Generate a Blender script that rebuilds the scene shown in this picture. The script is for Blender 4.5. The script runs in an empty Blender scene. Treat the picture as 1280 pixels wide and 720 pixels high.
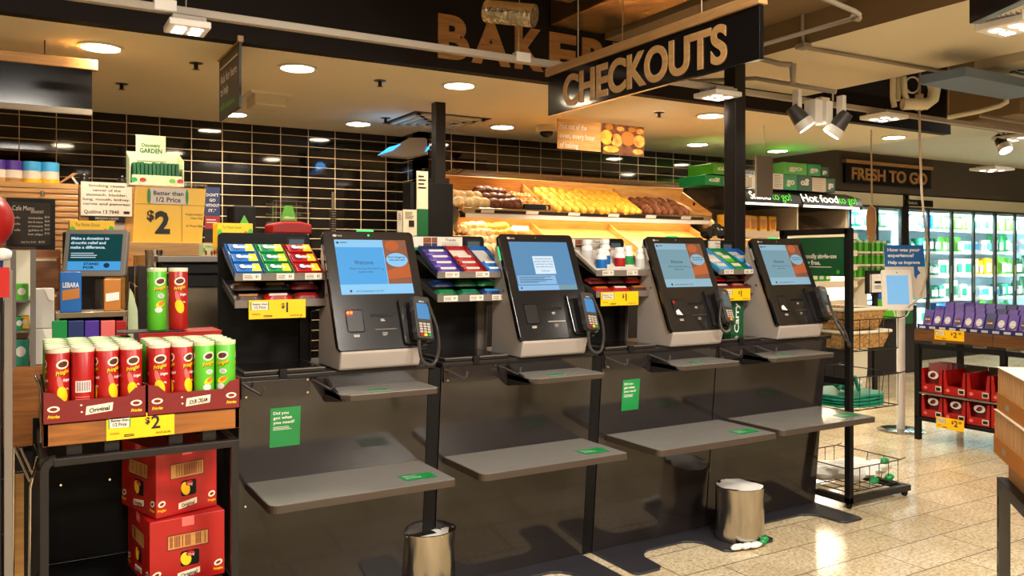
import bpy, bmesh, math, random
from mathutils import Vector, Matrix
random.seed(7)
SC = bpy.context.scene
COL = SC.collection
PI = math.pi

# ------------------------------------------------------------------ camera geometry
F = 1037.0; CX = 640.0; HY = 323.5; H = 1.45; YAW = 0.536
CR, SR = math.cos(YAW), math.sin(YAW)
def ray(px, py):
    a = (px-CX)/F; b = (HY-py)/F
    return Vector((a*CR+SR, -a*SR+CR, b))
CAM = Vector((0, 0, H))
def PY(px, py, y):
    d = ray(px, py); return CAM + d*(y/d.y)
def PX(px, py, x):
    d = ray(px, py); return CAM + d*(x/d.x)
def PZ(px, py, z):
    d = ray(px, py); return CAM + d*((z-H)/d.z)
def PD(px, py, dep):
    return CAM + ray(px, py)*dep

# ------------------------------------------------------------------ materials
def lin(h):
    h = h.lstrip('#'); r = [int(h[i:i+2], 16)/255 for i in (0, 2, 4)]
    return tuple((c/12.92 if c <= .04045 else ((c+.055)/1.055)**2.4) for c in r) + (1,)
MC = {}
def mat(name, col='#808080', rough=.5, metal=0, emit=None, es=1.0, spec=.5, noise=None, nscale=8, bump=0, bscale=60, trans=0, coat=0, alpha=1, stretch=(1, 1, 1)):
    if name in MC: return MC[name]
    m = bpy.data.materials.new(name); m.use_nodes = True
    nt = m.node_tree; b = nt.nodes['Principled BSDF']
    c = lin(col) if isinstance(col, str) else tuple(col)+(1,)
    b.inputs['Base Color'].default_value = c
    b.inputs['Roughness'].default_value = rough
    b.inputs['Metallic'].default_value = metal
    b.inputs['Specular IOR Level'].default_value = spec
    if coat: b.inputs['Coat Weight'].default_value = coat; b.inputs['Coat Roughness'].default_value = .08
    if trans: b.inputs['Transmission Weight'].default_value = trans
    if alpha < 1: b.inputs['Alpha'].default_value = alpha
    if emit:
        b.inputs['Emission Color'].default_value = lin(emit); b.inputs['Emission Strength'].default_value = es
    if noise or bump:
        tc = nt.nodes.new('ShaderNodeTexCoord'); mp = nt.nodes.new('ShaderNodeMapping')
        mp.inputs['Scale'].default_value = stretch
        nt.links.new(tc.outputs['Object'], mp.inputs['Vector'])
    if noise:
        n = nt.nodes.new('ShaderNodeTexNoise'); n.inputs['Scale'].default_value = nscale; n.inputs['Detail'].default_value = 6
        nt.links.new(mp.outputs[0], n.inputs['Vector'])
        r = nt.nodes.new('ShaderNodeValToRGB'); r.color_ramp.elements[0].position = .35; r.color_ramp.elements[1].position = .65
        r.color_ramp.elements[0].color = lin(noise); r.color_ramp.elements[1].color = c
        nt.links.new(n.outputs['Fac'], r.inputs[0]); nt.links.new(r.outputs[0], b.inputs['Base Color'])
    if bump:
        n2 = nt.nodes.new('ShaderNodeTexNoise'); n2.inputs['Scale'].default_value = bscale; n2.inputs['Detail'].default_value = 3
        nt.links.new(mp.outputs[0], n2.inputs['Vector'])
        bp = nt.nodes.new('ShaderNodeBump'); bp.inputs['Strength'].default_value = bump; bp.inputs['Distance'].default_value = .01
        nt.links.new(n2.outputs['Fac'], bp.inputs['Height']); nt.links.new(bp.outputs[0], b.inputs['Normal'])
    MC[name] = m; return m

def brickmat(name, c1, c2, mortar, bw, bh, ms, off, rough, plane='xy', speck=None, bump=.0, mrough=.8, rot=0):
    m = bpy.data.materials.new(name); m.use_nodes = True; nt = m.node_tree; b = nt.nodes['Principled BSDF']
    geo = nt.nodes.new('ShaderNodeNewGeometry'); sp = nt.nodes.new('ShaderNodeSeparateXYZ'); cb = nt.nodes.new('ShaderNodeCombineXYZ')
    nt.links.new(geo.outputs['Position'], sp.inputs[0])
    ax = {'x': 0, 'y': 1, 'z': 2}
    nt.links.new(sp.outputs[ax[plane[0]]], cb.inputs[0]); nt.links.new(sp.outputs[ax[plane[1]]], cb.inputs[1])
    mp = nt.nodes.new('ShaderNodeMapping'); mp.inputs['Rotation'].default_value = (0, 0, rot)
    nt.links.new(cb.outputs[0], mp.inputs[0])
    br = nt.nodes.new('ShaderNodeTexBrick'); br.offset = off; br.squash = 1
    br.inputs['Scale'].default_value = 1; br.inputs['Brick Width'].default_value = bw; br.inputs['Row Height'].default_value = bh
    br.inputs['Mortar Size'].default_value = ms; br.inputs['Mortar Smooth'].default_value = .1
    br.inputs['Color1'].default_value = lin(c1); br.inputs['Color2'].default_value = lin(c2); br.inputs['Mortar'].default_value = lin(mortar)
    nt.links.new(mp.outputs[0], br.inputs['Vector'])
    out = br.outputs['Color']
    if speck:
        n = nt.nodes.new('ShaderNodeTexNoise'); n.inputs['Scale'].default_value = 55; n.inputs['Detail'].default_value = 8; n.inputs['Roughness'].default_value = .75
        nt.links.new(mp.outputs[0], n.inputs['Vector'])
        r = nt.nodes.new('ShaderNodeValToRGB'); r.color_ramp.elements[0].position = .36; r.color_ramp.elements[1].position = .56
        r.color_ramp.elements[0].color = lin(speck); r.color_ramp.elements[1].color = (1, 1, 1, 1)
        nt.links.new(n.outputs['Fac'], r.inputs[0])
        n3 = nt.nodes.new('ShaderNodeTexNoise'); n3.inputs['Scale'].default_value = 3; n3.inputs['Detail'].default_value = 4
        nt.links.new(mp.outputs[0], n3.inputs['Vector'])
        r3 = nt.nodes.new('ShaderNodeValToRGB'); r3.color_ramp.elements[0].position = .3; r3.color_ramp.elements[1].position = .7
        r3.color_ramp.elements[0].color = lin('#e0d6c8'); r3.color_ramp.elements[1].color = (1, 1, 1, 1)
        nt.links.new(n3.outputs['Fac'], r3.inputs[0])
        for src in (r, r3):
            mx = nt.nodes.new('ShaderNodeMix'); mx.data_type = 'RGBA'; mx.blend_type = 'MULTIPLY'; mx.inputs[0].default_value = .8
            nt.links.new(out, mx.inputs[6]); nt.links.new(src.outputs[0], mx.inputs[7]); out = mx.outputs[2]
    nt.links.new(out, b.inputs['Base Color'])
    rr = nt.nodes.new('ShaderNodeMapRange'); rr.inputs[3].default_value = rough; rr.inputs[4].default_value = mrough
    nt.links.new(br.outputs['Fac'], rr.inputs[0]); nt.links.new(rr.outputs[0], b.inputs['Roughness'])
    if bump:
        bp = nt.nodes.new('ShaderNodeBump'); bp.inputs['Strength'].default_value = bump; bp.inputs['Distance'].default_value = .004; bp.invert = True
        nt.links.new(br.outputs['Fac'], bp.inputs['Height']); nt.links.new(bp.outputs[0], b.inputs['Normal'])
    MC[name] = m; return m

def woodmat(name, c1, c2, axis='x', rough=.45, scale=1.0, knots=False):
    m = bpy.data.materials.new(name); m.use_nodes = True; nt = m.node_tree; b = nt.nodes['Principled BSDF']
    geo = nt.nodes.new('ShaderNodeNewGeometry'); mp = nt.nodes.new('ShaderNodeMapping')
    s = {'x': (1.2, 14, 14), 'y': (14, 1.2, 14), 'z': (14, 14, 1.2)}[axis]
    mp.inputs['Scale'].default_value = [v*scale for v in s]
    nt.links.new(geo.outputs['Position'], mp.inputs[0])
    n = nt.nodes.new('ShaderNodeTexNoise'); n.inputs['Scale'].default_value = 2.2; n.inputs['Detail'].default_value = 7; n.inputs['Distortion'].default_value = 1.6
    nt.links.new(mp.outputs[0], n.inputs['Vector'])
    r = nt.nodes.new('ShaderNodeValToRGB'); r.color_ramp.elements[0].position = .32; r.color_ramp.elements[1].position = .66
    r.color_ramp.elements[0].color = lin(c1); r.color_ramp.elements[1].color = lin(c2)
    nt.links.new(n.outputs['Fac'], r.inputs[0]); nt.links.new(r.outputs[0], b.inputs['Base Color'])
    b.inputs['Roughness'].default_value = rough
    MC[name] = m; return m

M = {}
def defmats():
    M['floor'] = brickmat('floor_stone', '#e3d4b4', '#d8c6a2', '#4a3c2c', .52, .26, .0032, .5, .16, 'xy', speck='#a08664', bump=.15, mrough=.6, rot=0)
    M['tile'] = brickmat('tile_black', '#0e0b09', '#15100d', '#b9a384', .245, .0905, .0035, 0, .06, 'xz', bump=.4, mrough=.7)
    M['tile_side'] = brickmat('tile_black_side', '#0e0b09', '#15100d', '#b9a384', .245, .0905, .0035, 0, .06, 'yz', bump=.4, mrough=.7)
    M['wood'] = woodmat('wood_counter', '#6b3d16', '#95591f', 'x')
    M['woody'] = woodmat('wood_counter_y', '#4a2c14', '#6e4620', 'y')
    M['oak'] = woodmat('wood_oak', '#a5763c', '#c08d4c', 'x')
    M['oakslat'] = woodmat('wood_slat', '#9c6c38', '#b98546', 'x', rough=.3)
    M['pine'] = woodmat('wood_pine', '#c98d4a', '#e0ab62', 'x', rough=.4)
    M['pinez'] = woodmat('wood_pine_y', '#b97a38', '#d59a52', 'y', rough=.4)
    M['sign_wood'] = woodmat('wood_sign', '#9d7547', '#b98f5c', 'y', rough=.4)
    M['sign_woodx'] = woodmat('wood_sign_x', '#9a6a3c', '#b5824d', 'x', rough=.4)
D_ = [
 ('black','#16130f',.4),('blackgloss','#141110',.12),('panel','#37302b',.2),('matblack','#0d0b0a',.6),('darkgrey','#3a3633',.4),('charcoal','#231f1d',.35),
 ('steel_dark','#6b6259',.35),('casing','#a0958c',.45),('bezel','#1d1a19',.18),('white','#e8e2d8',.5),('paper','#d9cdbd',.6),('creamboard','#c9b69c',.6),
 ('green','#12833f',.35),('dkgreen','#0a4f27',.45),('brightgreen','#4ea51f',.4),('red','#9c100e',.35),('dkred','#6e0f12',.45),('yellow','#f0b90a',.4),('textblack','#15110f',.6),
 ('brown','#4a1c10',.5),('cream','#e5d3b8',.5),('pink','#d8605a',.4),('blue','#0e5fa8',.35),('navy','#1a2a60',.4),('purple','#4a2a8c',.35),('orange','#b8701f',.5),
 ('carton_brown','#a87a48',.7),('fascia','#1b1310',.7),('ceiling','#e8dcc0',.85),('ceiling2','#d8cdb2',.85),('greywall','#4b4139',.8),('lightgrey','#a79b8c',.5),('white_plastic','#d8d4cc',.35),
 ('cablewhite','#b9a58c',.5),('rubber','#2a2624',.6),('wire','#1a1512',.4),('teal','#0d7a5c',.5),('wicker','#b98b52',.8),('dirtywhite','#b8b0a2',.7),('lid','#d6c9ae',.3),('lidgreen','#b9c59b',.3),
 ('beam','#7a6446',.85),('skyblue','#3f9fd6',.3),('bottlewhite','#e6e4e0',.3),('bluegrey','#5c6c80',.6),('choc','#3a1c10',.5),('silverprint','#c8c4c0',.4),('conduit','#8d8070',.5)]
defmats()
for n, c, r in D_: M[n] = mat(n, c, r)
M['panel'] = mat('panel_coat', '#262120', .09, spec=.6)
M['shelf'] = mat('shelf_brushed', '#a39d94', .27, metal=.5, bump=.03, bscale=90, stretch=(1, 12, 1))
for k_ in ('matblack', 'charcoal', 'fascia'): M[k_].node_tree.nodes['Principled BSDF'].inputs['Specular IOR Level'].default_value = .22
M['shelfedge'] = mat('shelf_edge', '#3c3128', .4)
M['baseplate'] = mat('baseplate', '#2c2a2e', .4, spec=.6)
M['steel'] = mat('brushed_steel', '#c4bcb0', .13, metal=1, bump=.03, bscale=120, stretch=(1, 1, 14))
M['steelx'] = mat('brushed_steel_x', '#a89880', .3, metal=1)
M['chrome'] = mat('chrome', '#cfc7bb', .12, metal=1)
M['foil'] = mat('foil', '#b89868', .28, metal=.9, bump=.8, bscale=9)
M['foilpipe'] = mat('foil_crinkled', '#d0c0a0', .25, metal=.95, bump=1.0, bscale=30)
M['glass'] = mat('clear_acrylic', '#ffffff', .03, trans=1.0, alpha=.25)
M['door_glass'] = mat('door_glass', '#e6f6ff', .02, trans=1.0, alpha=.12)
M['scr_blue'] = mat('screen_blue', '#1f4a6a', .12, emit='#4aa0e0', es=.62)
M['scr_pale'] = mat('screen_pale', '#3a5a70', .12, emit='#84bce6', es=.68)
M['scr_grey'] = mat('screen_greyblue', '#2c3c44', .12, emit='#7ba4b4', es=.58)
M['scr_greylt'] = mat('screen_greyblue_light', '#34464e', .12, emit='#8fb6ca', es=.64)
M['scr_mid'] = mat('screen_midblue', '#24384a', .12, emit='#5f93c0', es=.58)
M['scr_midlt'] = mat('screen_midblue_light', '#34485a', .12, emit='#8cb8e2', es=.66)
M['scr_white'] = mat('screen_white', '#5a646c', .12, emit='#c8dcec', es=.7)
M['scr_brown'] = mat('screen_brown', '#5a3a2c', .12, emit='#7a4c3c', es=.45)
M['scr_orange'] = mat('screen_orange', '#4a2414', .12, emit='#c8683c', es=.55)
M['scr_text'] = mat('screen_text', '#102030', .2, emit='#20364c', es=.3)
M['scr_teal'] = mat('screen_teal', '#0c2a2c', .12, emit='#123c3e', es=.5)
M['lcdblue'] = mat('lcd_blue', '#1c3c58', .45, emit='#3f86c0', es=.6)
M['scr_lcd'] = mat('lcd_dim', '#3c4a50', .2, emit='#46565c', es=.3)
M['redled'] = mat('red_led', '#ff2010', .3, emit='#ff2408', es=30)
M['greenled'] = mat('green_light', '#20c060', .3, emit='#1fbf62', es=1.0)
M['lamp'] = mat('lamp_glow', '#ffffff', .3, emit='#ffe9c4', es=14)
M['ledlamp'] = mat('led_glow', '#ffffff', .3, emit='#fff4e6', es=12)
M['fridgelamp'] = mat('fridge_glow', '#ffffff', .3, emit='#c8f0ff', es=3)
M['neonwhite'] = mat('backlit_white', '#ffffff', .3, emit='#fff6dc', es=1.5)
M['neongreen'] = mat('backlit_green', '#40d020', .3, emit='#48d020', es=.5)
M['fridge_in'] = mat('fridge_interior', '#cfe6ea', .5)
M['bread'] = mat('bread_crust', '#eab050', .6, noise='#b86a20', nscale=18)
M['breadd'] = mat('bread_dark', '#8a4a20', .6, noise='#4c240e', nscale=25)
M['breadw'] = mat('bread_pale', '#f4e2b4', .6, noise='#dca458', nscale=22)
M['bready'] = mat('bread_yellow', '#f6c040', .5, noise='#dc951c', nscale=12)
M['woodframe'] = M['oak']

# ------------------------------------------------------------------ mesh builder
TXT = {}
def text_data(s, bold=.0, ext=0.0):
    k = (s, bold, ext)
    if k in TXT: return TXT[k]
    cu = bpy.data.curves.new('t', 'FONT'); cu.body = s; cu.size = 1; cu.offset = bold; cu.extrude = ext; cu.resolution_u = 7 if ext > 0 else 2
    o = bpy.data.objects.new('t', cu); COL.objects.link(o)
    dg = bpy.context.evaluated_depsgraph_get(); me = bpy.data.meshes.new_from_object(o.evaluated_get(dg))
    vs = [tuple(v.co) for v in me.vertices]; fs = [tuple(p.vertices) for p in me.polygons]
    bpy.data.objects.remove(o); bpy.data.curves.remove(cu); bpy.data.meshes.remove(me)
    if vs:
        x0 = min(v[0] for v in vs); x1 = max(v[0] for v in vs)
    else: x0 = x1 = 0
    TXT[k] = (vs, fs, x0, x1); return TXT[k]
CAP = .70
class MB:
    def __init__(s): s.v = []; s.f = []; s.m = []; s.T = None
    def av(s, p): s.v.append(tuple(s.T @ Vector(p)) if s.T else tuple(p)); return len(s.v)-1
    def af(s, idx, m=0): s.f.append(tuple(idx)); s.m.append(m)
    def quad(s, a, b, c, d, m=0): s.af([s.av(a), s.av(b), s.av(c), s.av(d)], m); return s
    def poly(s, pts, m=0): s.af([s.av(p) for p in pts], m); return s
    def box(s, x0, x1, y0, y1, z0, z1, m=0):
        i = [s.av((x, y, z)) for z in (z0, z1) for y in (y0, y1) for x in (x0, x1)]
        for q in ((0,2,3,1),(4,5,7,6),(0,1,5,4),(2,6,7,3),(0,4,6,2),(1,3,7,5)): s.af([i[k] for k in q], m)
        return s
    def cbox(s, c, sz, m=0): return s.box(c[0]-sz[0]/2, c[0]+sz[0]/2, c[1]-sz[1]/2, c[1]+sz[1]/2, c[2]-sz[2]/2, c[2]+sz[2]/2, m)
    def hexa(s, pts, m=0):   # 8 points: bottom 4 (ccw) then top 4
        i = [s.av(p) for p in pts]
        for q in ((3,2,1,0),(4,5,6,7),(0,1,5,4),(1,2,6,5),(2,3,7,6),(3,0,4,7)): s.af([i[k] for k in q], m)
        return s
    def prism(s, poly, vec, m=0):   # poly: 3d points, extruded by vec
        n = len(poly); a = [s.av(p) for p in poly]; b = [s.av(Vector(p)+Vector(vec)) for p in poly]
        s.af(a[::-1], m); s.af(b, m)
        for i in range(n): j = (i+1) % n; s.af([a[i], a[j], b[j], b[i]], m)
        return s
    def cyl(s, p0, p1, r0, r1=None, n=16, m=0, cap=True):
        r1 = r0 if r1 is None else r1; p0 = Vector(p0); p1 = Vector(p1); d = (p1-p0).normalized()
        u = d.orthogonal().normalized(); w = d.cross(u)
        A = []; B = []
        for i in range(n):
            t = 2*PI*i/n; o = u*math.cos(t)+w*math.sin(t); A.append(s.av(p0+o*r0)); B.append(s.av(p1+o*r1))
        for i in range(n): j = (i+1) % n; s.af([A[i], A[j], B[j], B[i]], m)
        if cap: s.af(A[::-1], m); s.af(B, m)
        return s
    def tube(s, pts, r, n=8, m=0):
        pts = [Vector(p) for p in pts]; rings = []; u = None
        for i, p in enumerate(pts):
            d = (pts[min(i+1, len(pts)-1)]-pts[max(i-1, 0)]).normalized()
            if u is None: u = d.orthogonal().normalized()
            else:
                u = (u-d*u.dot(d)); u = u.normalized() if u.length > 1e-6 else d.orthogonal().normalized()
            w = d.cross(u)
            rings.append([s.av(p+(u*math.cos(2*PI*k/n)+w*math.sin(2*PI*k/n))*r) for k in range(n)])
        for a, b in zip(rings, rings[1:]):
            for k in range(n): j = (k+1) % n; s.af([a[k], a[j], b[j], b[k]], m)
        s.af(rings[0][::-1], m); s.af(rings[-1], m); return s
    def lathe(s, prof, c=(0, 0, 0), n=24, m=0, sx=1, sy=1):
        rings = []
        for r, z in prof: rings.append([s.av((c[0]+r*math.cos(2*PI*k/n)*sx, c[1]+r*math.sin(2*PI*k/n)*sy, c[2]+z)) for k in range(n)])
        for a, b in zip(rings, rings[1:]):
            for k in range(n): j = (k+1) % n; s.af([a[k], a[j], b[j], b[k]], m)
        if prof[0][0] > 1e-5: s.af(rings[0][::-1], m)
        if prof[-1][0] > 1e-5: s.af(rings[-1], m)
        return s
    def sph(s, c, r, n=10, m=0, sc=(1, 1, 1), jit=0):
        k = max(5, n//2+1)
        prof = [(math.sin(PI*i/k)*r+1e-6, -math.cos(PI*i/k)*r) for i in range(k+1)]
        st = len(s.v)
        T = s.T; s.T = None; s.lathe([(p, z) for p, z in prof], (0, 0, 0), n, m)
        for i in range(st, len(s.v)):
            x, y, z = s.v[i]; q = Vector((c[0]+x*sc[0]*(1+random.uniform(-jit, jit)), c[1]+y*sc[1]*(1+random.uniform(-jit, jit)), c[2]+z*sc[2]))
            s.v[i] = tuple(T @ q if T else q)
        s.T = T; return s
    def rrect(s, o, ux, uy, w, h, r, th, m=0, seg=5, corners=(1, 1, 1, 1)):  # rounded plate, o=lower-left, thickness along -n... n=ux x uy
        o = Vector(o); ux = Vector(ux); uy = Vector(uy); nn = ux.cross(uy)
        P = []
        for ci, (cx, cy, a0) in enumerate(((w-r, r, -PI/2), (w-r, h-r, 0), (r, h-r, PI/2), (r, r, PI))):
            if corners[ci]:
                for k in range(seg+1): t = a0+PI/2*k/seg; P.append(o+ux*(cx+r*math.cos(t))+uy*(cy+r*math.sin(t)))
            else:
                P.append(o+ux*(w if ci < 2 else 0)+uy*(0 if ci in (0, 3) else h))
        return s.prism([p-nn*th for p in P], nn*th, m)
    def text(s, t, o, ux, uy, size, m=0, align='l', bold=.0, ext=0, xs=1.0, off=.0008, fit=None):
        # size = cap height ; o = baseline point
        vs, fs, x0, x1 = text_data(t, bold, ext)
        if not vs: return s
        ux = Vector(ux); uy = Vector(uy); nn = ux.cross(uy); k = size/CAP
        if fit: xs = fit/((x1-x0)*k)
        sh = {'l': -x0, 'c': -(x0+x1)/2, 'r': -x1}[align]
        st = len(s.v); o = Vector(o)
        for x, y, z in vs: s.av(o+ux*((x+sh)*k*xs)+uy*(y*k)+nn*(off+(z+ext)*k))
        for f in fs: s.af([st+i for i in f], m)
        return s
    def lines(s, o, ux, uy, w, h, n, m=0, fill=.35, ragged=.3, off=.0008):   # fine print drawn as short bars, stand in for unreadable small print
        o = Vector(o); ux = Vector(ux); uy = Vector(uy); nn = ux.cross(uy)
        for i in range(n):
            y1 = h-(i+.2)*h/n; y0 = y1-fill*h/n; ww = w*(1-random.random()*ragged)
            s.quad(o+uy*y0+nn*off, o+ux*ww+uy*y0+nn*off, o+ux*ww+uy*y1+nn*off, o+uy*y1+nn*off, m)
        return s
    def ell(s, o, ux, uy, rx, ry, m=0, off=.0006, n=20, rot=0):
        o = Vector(o); ux = Vector(ux); uy = Vector(uy); nn = ux.cross(uy); c, q = math.cos(rot), math.sin(rot)
        s.poly([o+nn*off+ux*(rx*math.cos(2*PI*k/n)*c-ry*math.sin(2*PI*k/n)*q)+uy*(rx*math.cos(2*PI*k/n)*q+ry*math.sin(2*PI*k/n)*c) for k in range(n)], m); return s
    def build(s, name, mats, parent=None, bevel=0, smooth=None, sub=0, world=True):
        me = bpy.data.meshes.new(name)
        vs = s.v
        if parent is not None and world:
            inv = Matrix(parent['_m']).inverted() if '_m' in parent else None
            inv = MATS[parent.name].inverted()
            vs = [tuple(inv @ Vector(p)) for p in s.v]
        me.from_pydata(vs, [], s.f); 
        if not isinstance(mats, (list, tuple)): mats = [mats]
        for mm in mats: me.materials.append(M[mm] if isinstance(mm, str) else mm)
        for p, k in zip(me.polygons, s.m): p.material_index = min(k, len(mats)-1)
        me.update()
        bm = bmesh.new(); bm.from_mesh(me); bmesh.ops.recalc_face_normals(bm, faces=bm.faces) if s.__dict__.get('recalc', True) else None; bm.to_mesh(me); bm.free()
        if smooth:
            for p in me.polygons: p.use_smooth = True
            me.set_sharp_from_angle(angle=math.radians(smooth))
        o = bpy.data.objects.new(name, me); COL.objects.link(o)
        if parent is not None: o.parent = parent
        MATS[o.name] = MATS[parent.name] if parent is not None else Matrix.Identity(4)
        if bevel:
            b = o.modifiers.new('b', 'BEVEL'); b.width = bevel; b.segments = 2; b.limit_method = 'ANGLE'; b.angle_limit = .6; b.harden_normals = False
            if not smooth: pass
        return o
MATS = {}
def flat(mb): mb.recalc = False; return mb
def thing(name, label, cat, loc=(0, 0, 0), rz=0, group=None):
    o = bpy.data.objects.new(name, None); COL.objects.link(o); o.empty_display_size = .05
    o.location = loc; o.rotation_euler = (0, 0, rz)
    o['label'] = label; o['category'] = cat
    if group: o['group'] = group
    MATS[o.name] = Matrix.Translation(Vector(loc)) @ Matrix.Rotation(rz, 4, 'Z')
    return o
def tag(o, label, cat, group=None, kind=None):
    o['label'] = label; o['category'] = cat
    if group: o['group'] = group
    if kind: o['kind'] = kind
    return o
def centre(o):      # put the origin of a single-mesh thing at its base
    me = o.data; xs = [v.co for v in me.vertices]
    lo = Vector((min(c[i] for c in xs) for i in range(3))); hi = Vector((max(c[i] for c in xs) for i in range(3)))
    c = Vector(((lo.x+hi.x)/2, (lo.y+hi.y)/2, lo.z)); me.transform(Matrix.Translation(-c)); o.location = c; return o
def struct(mb, name, m, **k):
    o = mb.build(name, m, **k); o['kind'] = 'structure'; return o
def dup(o, loc=None, rz=None, label=None, parent=None, group=None, rot=None, scale=None):
    c = o.copy(); COL.objects.link(c)
    if parent is not None: c.parent = parent
    if loc is not None: c.location = loc
    if rz is not None: c.rotation_euler = (0, 0, rz)
    if rot is not None: c.rotation_euler = rot
    if scale is not None: c.scale = (scale,)*3 if not hasattr(scale, '__len__') else scale
    if label: c['label'] = label
    if group: c['group'] = group
    for ch in list(o.children): dup(ch, parent=c)
    return c
X = Vector((1, 0, 0)); Y = Vector((0, 1, 0)); Z = Vector((0, 0, 1))
#==SECTIONS==
defmats_done = True
# ================================================================== THE SETTING
ZC = 2.6
struct(MB().quad((-9, -5, 0), (16, -5, 0), (16, 9, 0), (-9, 9, 0)), 'floor', 'floor')
# back walls: left part, return, right part, all black stacked tiles
struct(MB().box(-6, 3.1, 7.25, 7.4, 0, 3.0), 'wall_back_left', 'tile')
struct(MB().box(3.1, 3.2, 6.87, 7.3, 0, 3.0), 'wall_return', 'tile_side')
struct(MB().box(3.1, 7.4, 6.87, 7.0, 0, 3.0), 'wall_back', 'tile')
struct(MB().box(7.4, 16, 7.95, 8.1, 0, 3.2), 'wall_back_right', 'greywall')
struct(MB().box(7.4, 16, 7.2, 7.96, 2.36, 3.2), 'wall_over_fridges', 'greywall')
struct(MB().box(15.9, 16, -5, 8, 0, 3.6), 'wall_right', 'greywall')
struct(MB().box(-6.1, -6, -5, 7.4, 0, 3.6), 'wall_left', 'creamboard')
struct(MB().box(-6, 16, -5.1, -5, 0, 3.6), 'wall_front', 'creamboard')
# low bakery ceiling, the black bulkhead in front of it, open ceiling above
struct(MB().box(-6, 7.4, 4.6, 7.4, ZC, ZC+.12), 'ceiling_bakery', 'ceiling')
struct(MB().box(7.4, 16, 4.2, 8.0, 2.88, 3.0), 'ceiling_far', 'ceiling2')
struct(MB().box(-6, 7.4, 4.52, 4.6, ZC, 3.7), 'trim_bulkhead', 'fascia')
struct(MB().box(-6, 16, -5, 8, 3.6, 3.7), 'ceiling_open', 'matblack')
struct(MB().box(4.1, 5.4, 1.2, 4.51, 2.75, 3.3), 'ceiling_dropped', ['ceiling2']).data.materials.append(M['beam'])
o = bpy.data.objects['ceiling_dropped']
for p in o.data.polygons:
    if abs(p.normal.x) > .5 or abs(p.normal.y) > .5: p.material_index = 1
q = PZ(1218, 88, 2.72)
struct(MB().box(q.x, 12, .4, q.y, 2.72, 3.0), 'ceiling_dropped_side', 'ceiling2')
mb = MB()
for k in range(9): mb.box(q.x+.25, q.x+.75, q.y-.12-.05*k, q.y-.095-.05*k, 2.712, 2.72)
g = mb.build('ceiling_vent', 'charcoal'); tag(g, 'slatted vent in the dropped ceiling at the top right', 'vent')
# big exposed beams and foil-wrapped ducts over the checkouts
def boxpx(name, px, z0, z1, m, label=None, cat=None, kind=None, bev=.01):
    pass
t = thing('foil_duct', 'large foil-wrapped air duct above the bakery letters', 'duct', (3.35, 3.7, 2.95))
MB().box(2.96, 3.38, 1.6, 4.5, 2.96, 3.3).build('duct_body', 'foil', t, bevel=.01)
MB().box(2.955, 3.385, 3.3, 3.33, 2.955, 3.305).build('duct_strap', 'steel_dark', t)
g = MB().box(3.40, 4.095, 1.2, 4.5, 2.93, 3.3).build('ceiling_beam', 'beam', bevel=.004); g['kind'] = 'structure'
t = thing('foil_duct', 'second foil-wrapped duct, left of the first and above the letters B and A', 'duct', (3.3, 2.7, 2.95))
MB().box(1.7, 2.84, 1.6, 4.1, 2.98, 3.3).build('duct_body', 'foil', t, bevel=.01)
mb = MB(); a = PD(608, 14, 4.4); b = PD(668, 20, 4.3); pts = [a.lerp(b, k/8) for k in range(9)]
mb.tube(pts, .06, 14); g = mb.build('flexible_duct', 'foilpipe', smooth=40); tag(g, 'crinkled silver flexible duct end above the letter A', 'duct')
t = thing('sprinkler_pipe', 'thin bent sprinkler pipe hanging in front of the big black post', 'pipe', PD(1010, 40, 3.6))
mb = MB(); P = [PD(930, 62, 4.2), PD(960, 54, 4.1), PD(1070, 22, 3.7), PD(1074, 18, 3.6), PD(1068, 14, 3.6), PD(1025, -4, 3.4)]
mb.tube(P, .011, 8); mb.build('pipe', 'conduit', t, smooth=60)
MB().cyl(PD(1070, 22, 3.66)-X*.02, PD(1070, 22, 3.66)+X*.02, .016).build('elbow', 'conduit', t, smooth=40)
t = thing('sprinkler_pipe', 'long grey pipe with a sprinkler head under the dropped ceiling', 'pipe', PD(990, 90, 5.0))
mb = MB(); mb.tube([PD(945, 72, 5.1), PD(975, 80, 5.0), PD(990, 81, 5.0)], .016, 8); mb.build('pipe', 'conduit', t, smooth=60)
mb = MB(); a = PD(991, 80, 5.0); mb.cyl(a, a-Z*.09, .022, .016, 10); mb.cyl(a-Z*.09, a-Z*.12, .012, .02, 10); mb.build('sprinkler_head', 'conduit', t, smooth=40)
t = thing('cable_conduit', 'thin conduit clipped across the dropped beige ceiling', 'conduit', PZ(1100, 72, 2.74))
mb = MB(); mb.tube([PX(1003, -10, 4.08), PX(1003, 40, 4.08), PZ(1004, 58, 2.735), PZ(1010, 60, 2.735), PZ(1100, 76, 2.735), PZ(1180, 90, 2.735)], .012, 8); mb.build('pipe', 'conduit', t, smooth=60)
MB().cbox(PZ(1004, 58, 2.735), (.07, .07, .03)).build('junction_box', 'conduit', t, bevel=.004)
t = thing('pipe_bundle', 'white insulated pipes bending down in the dark ceiling opening', 'pipe', PD(1140, 120, 6.0))
for i, P in enumerate(([PD(1116, 96, 6), PD(1116, 122, 6), PD(1118, 134, 6)], [PD(1123, 94, 6.05), PD(1123, 126, 6.05)], [PD(1130, 96, 6), PD(1131, 118, 6), PD(1136, 130, 6)],
                       [PD(1165, 98, 6), PD(1168, 112, 6), PD(1166, 124, 6), PD(1158, 130, 6), PD(1140, 130, 6), PD(1128, 130, 6)])):
    MB().tube(P, .02 if i < 3 else .042, 10).build('pipe', 'ceiling2', t, smooth=60)
g = MB().box(*(lambda a, b: (a.x, b.x, a.y-.3, a.y, a.z, a.z+.06))(PD(1150, 106, 5.3), PD(1238, 112, 5.9))).build('ceiling_panel_blue', 'bluegrey', bevel=.004); g['kind'] = 'structure'
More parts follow.
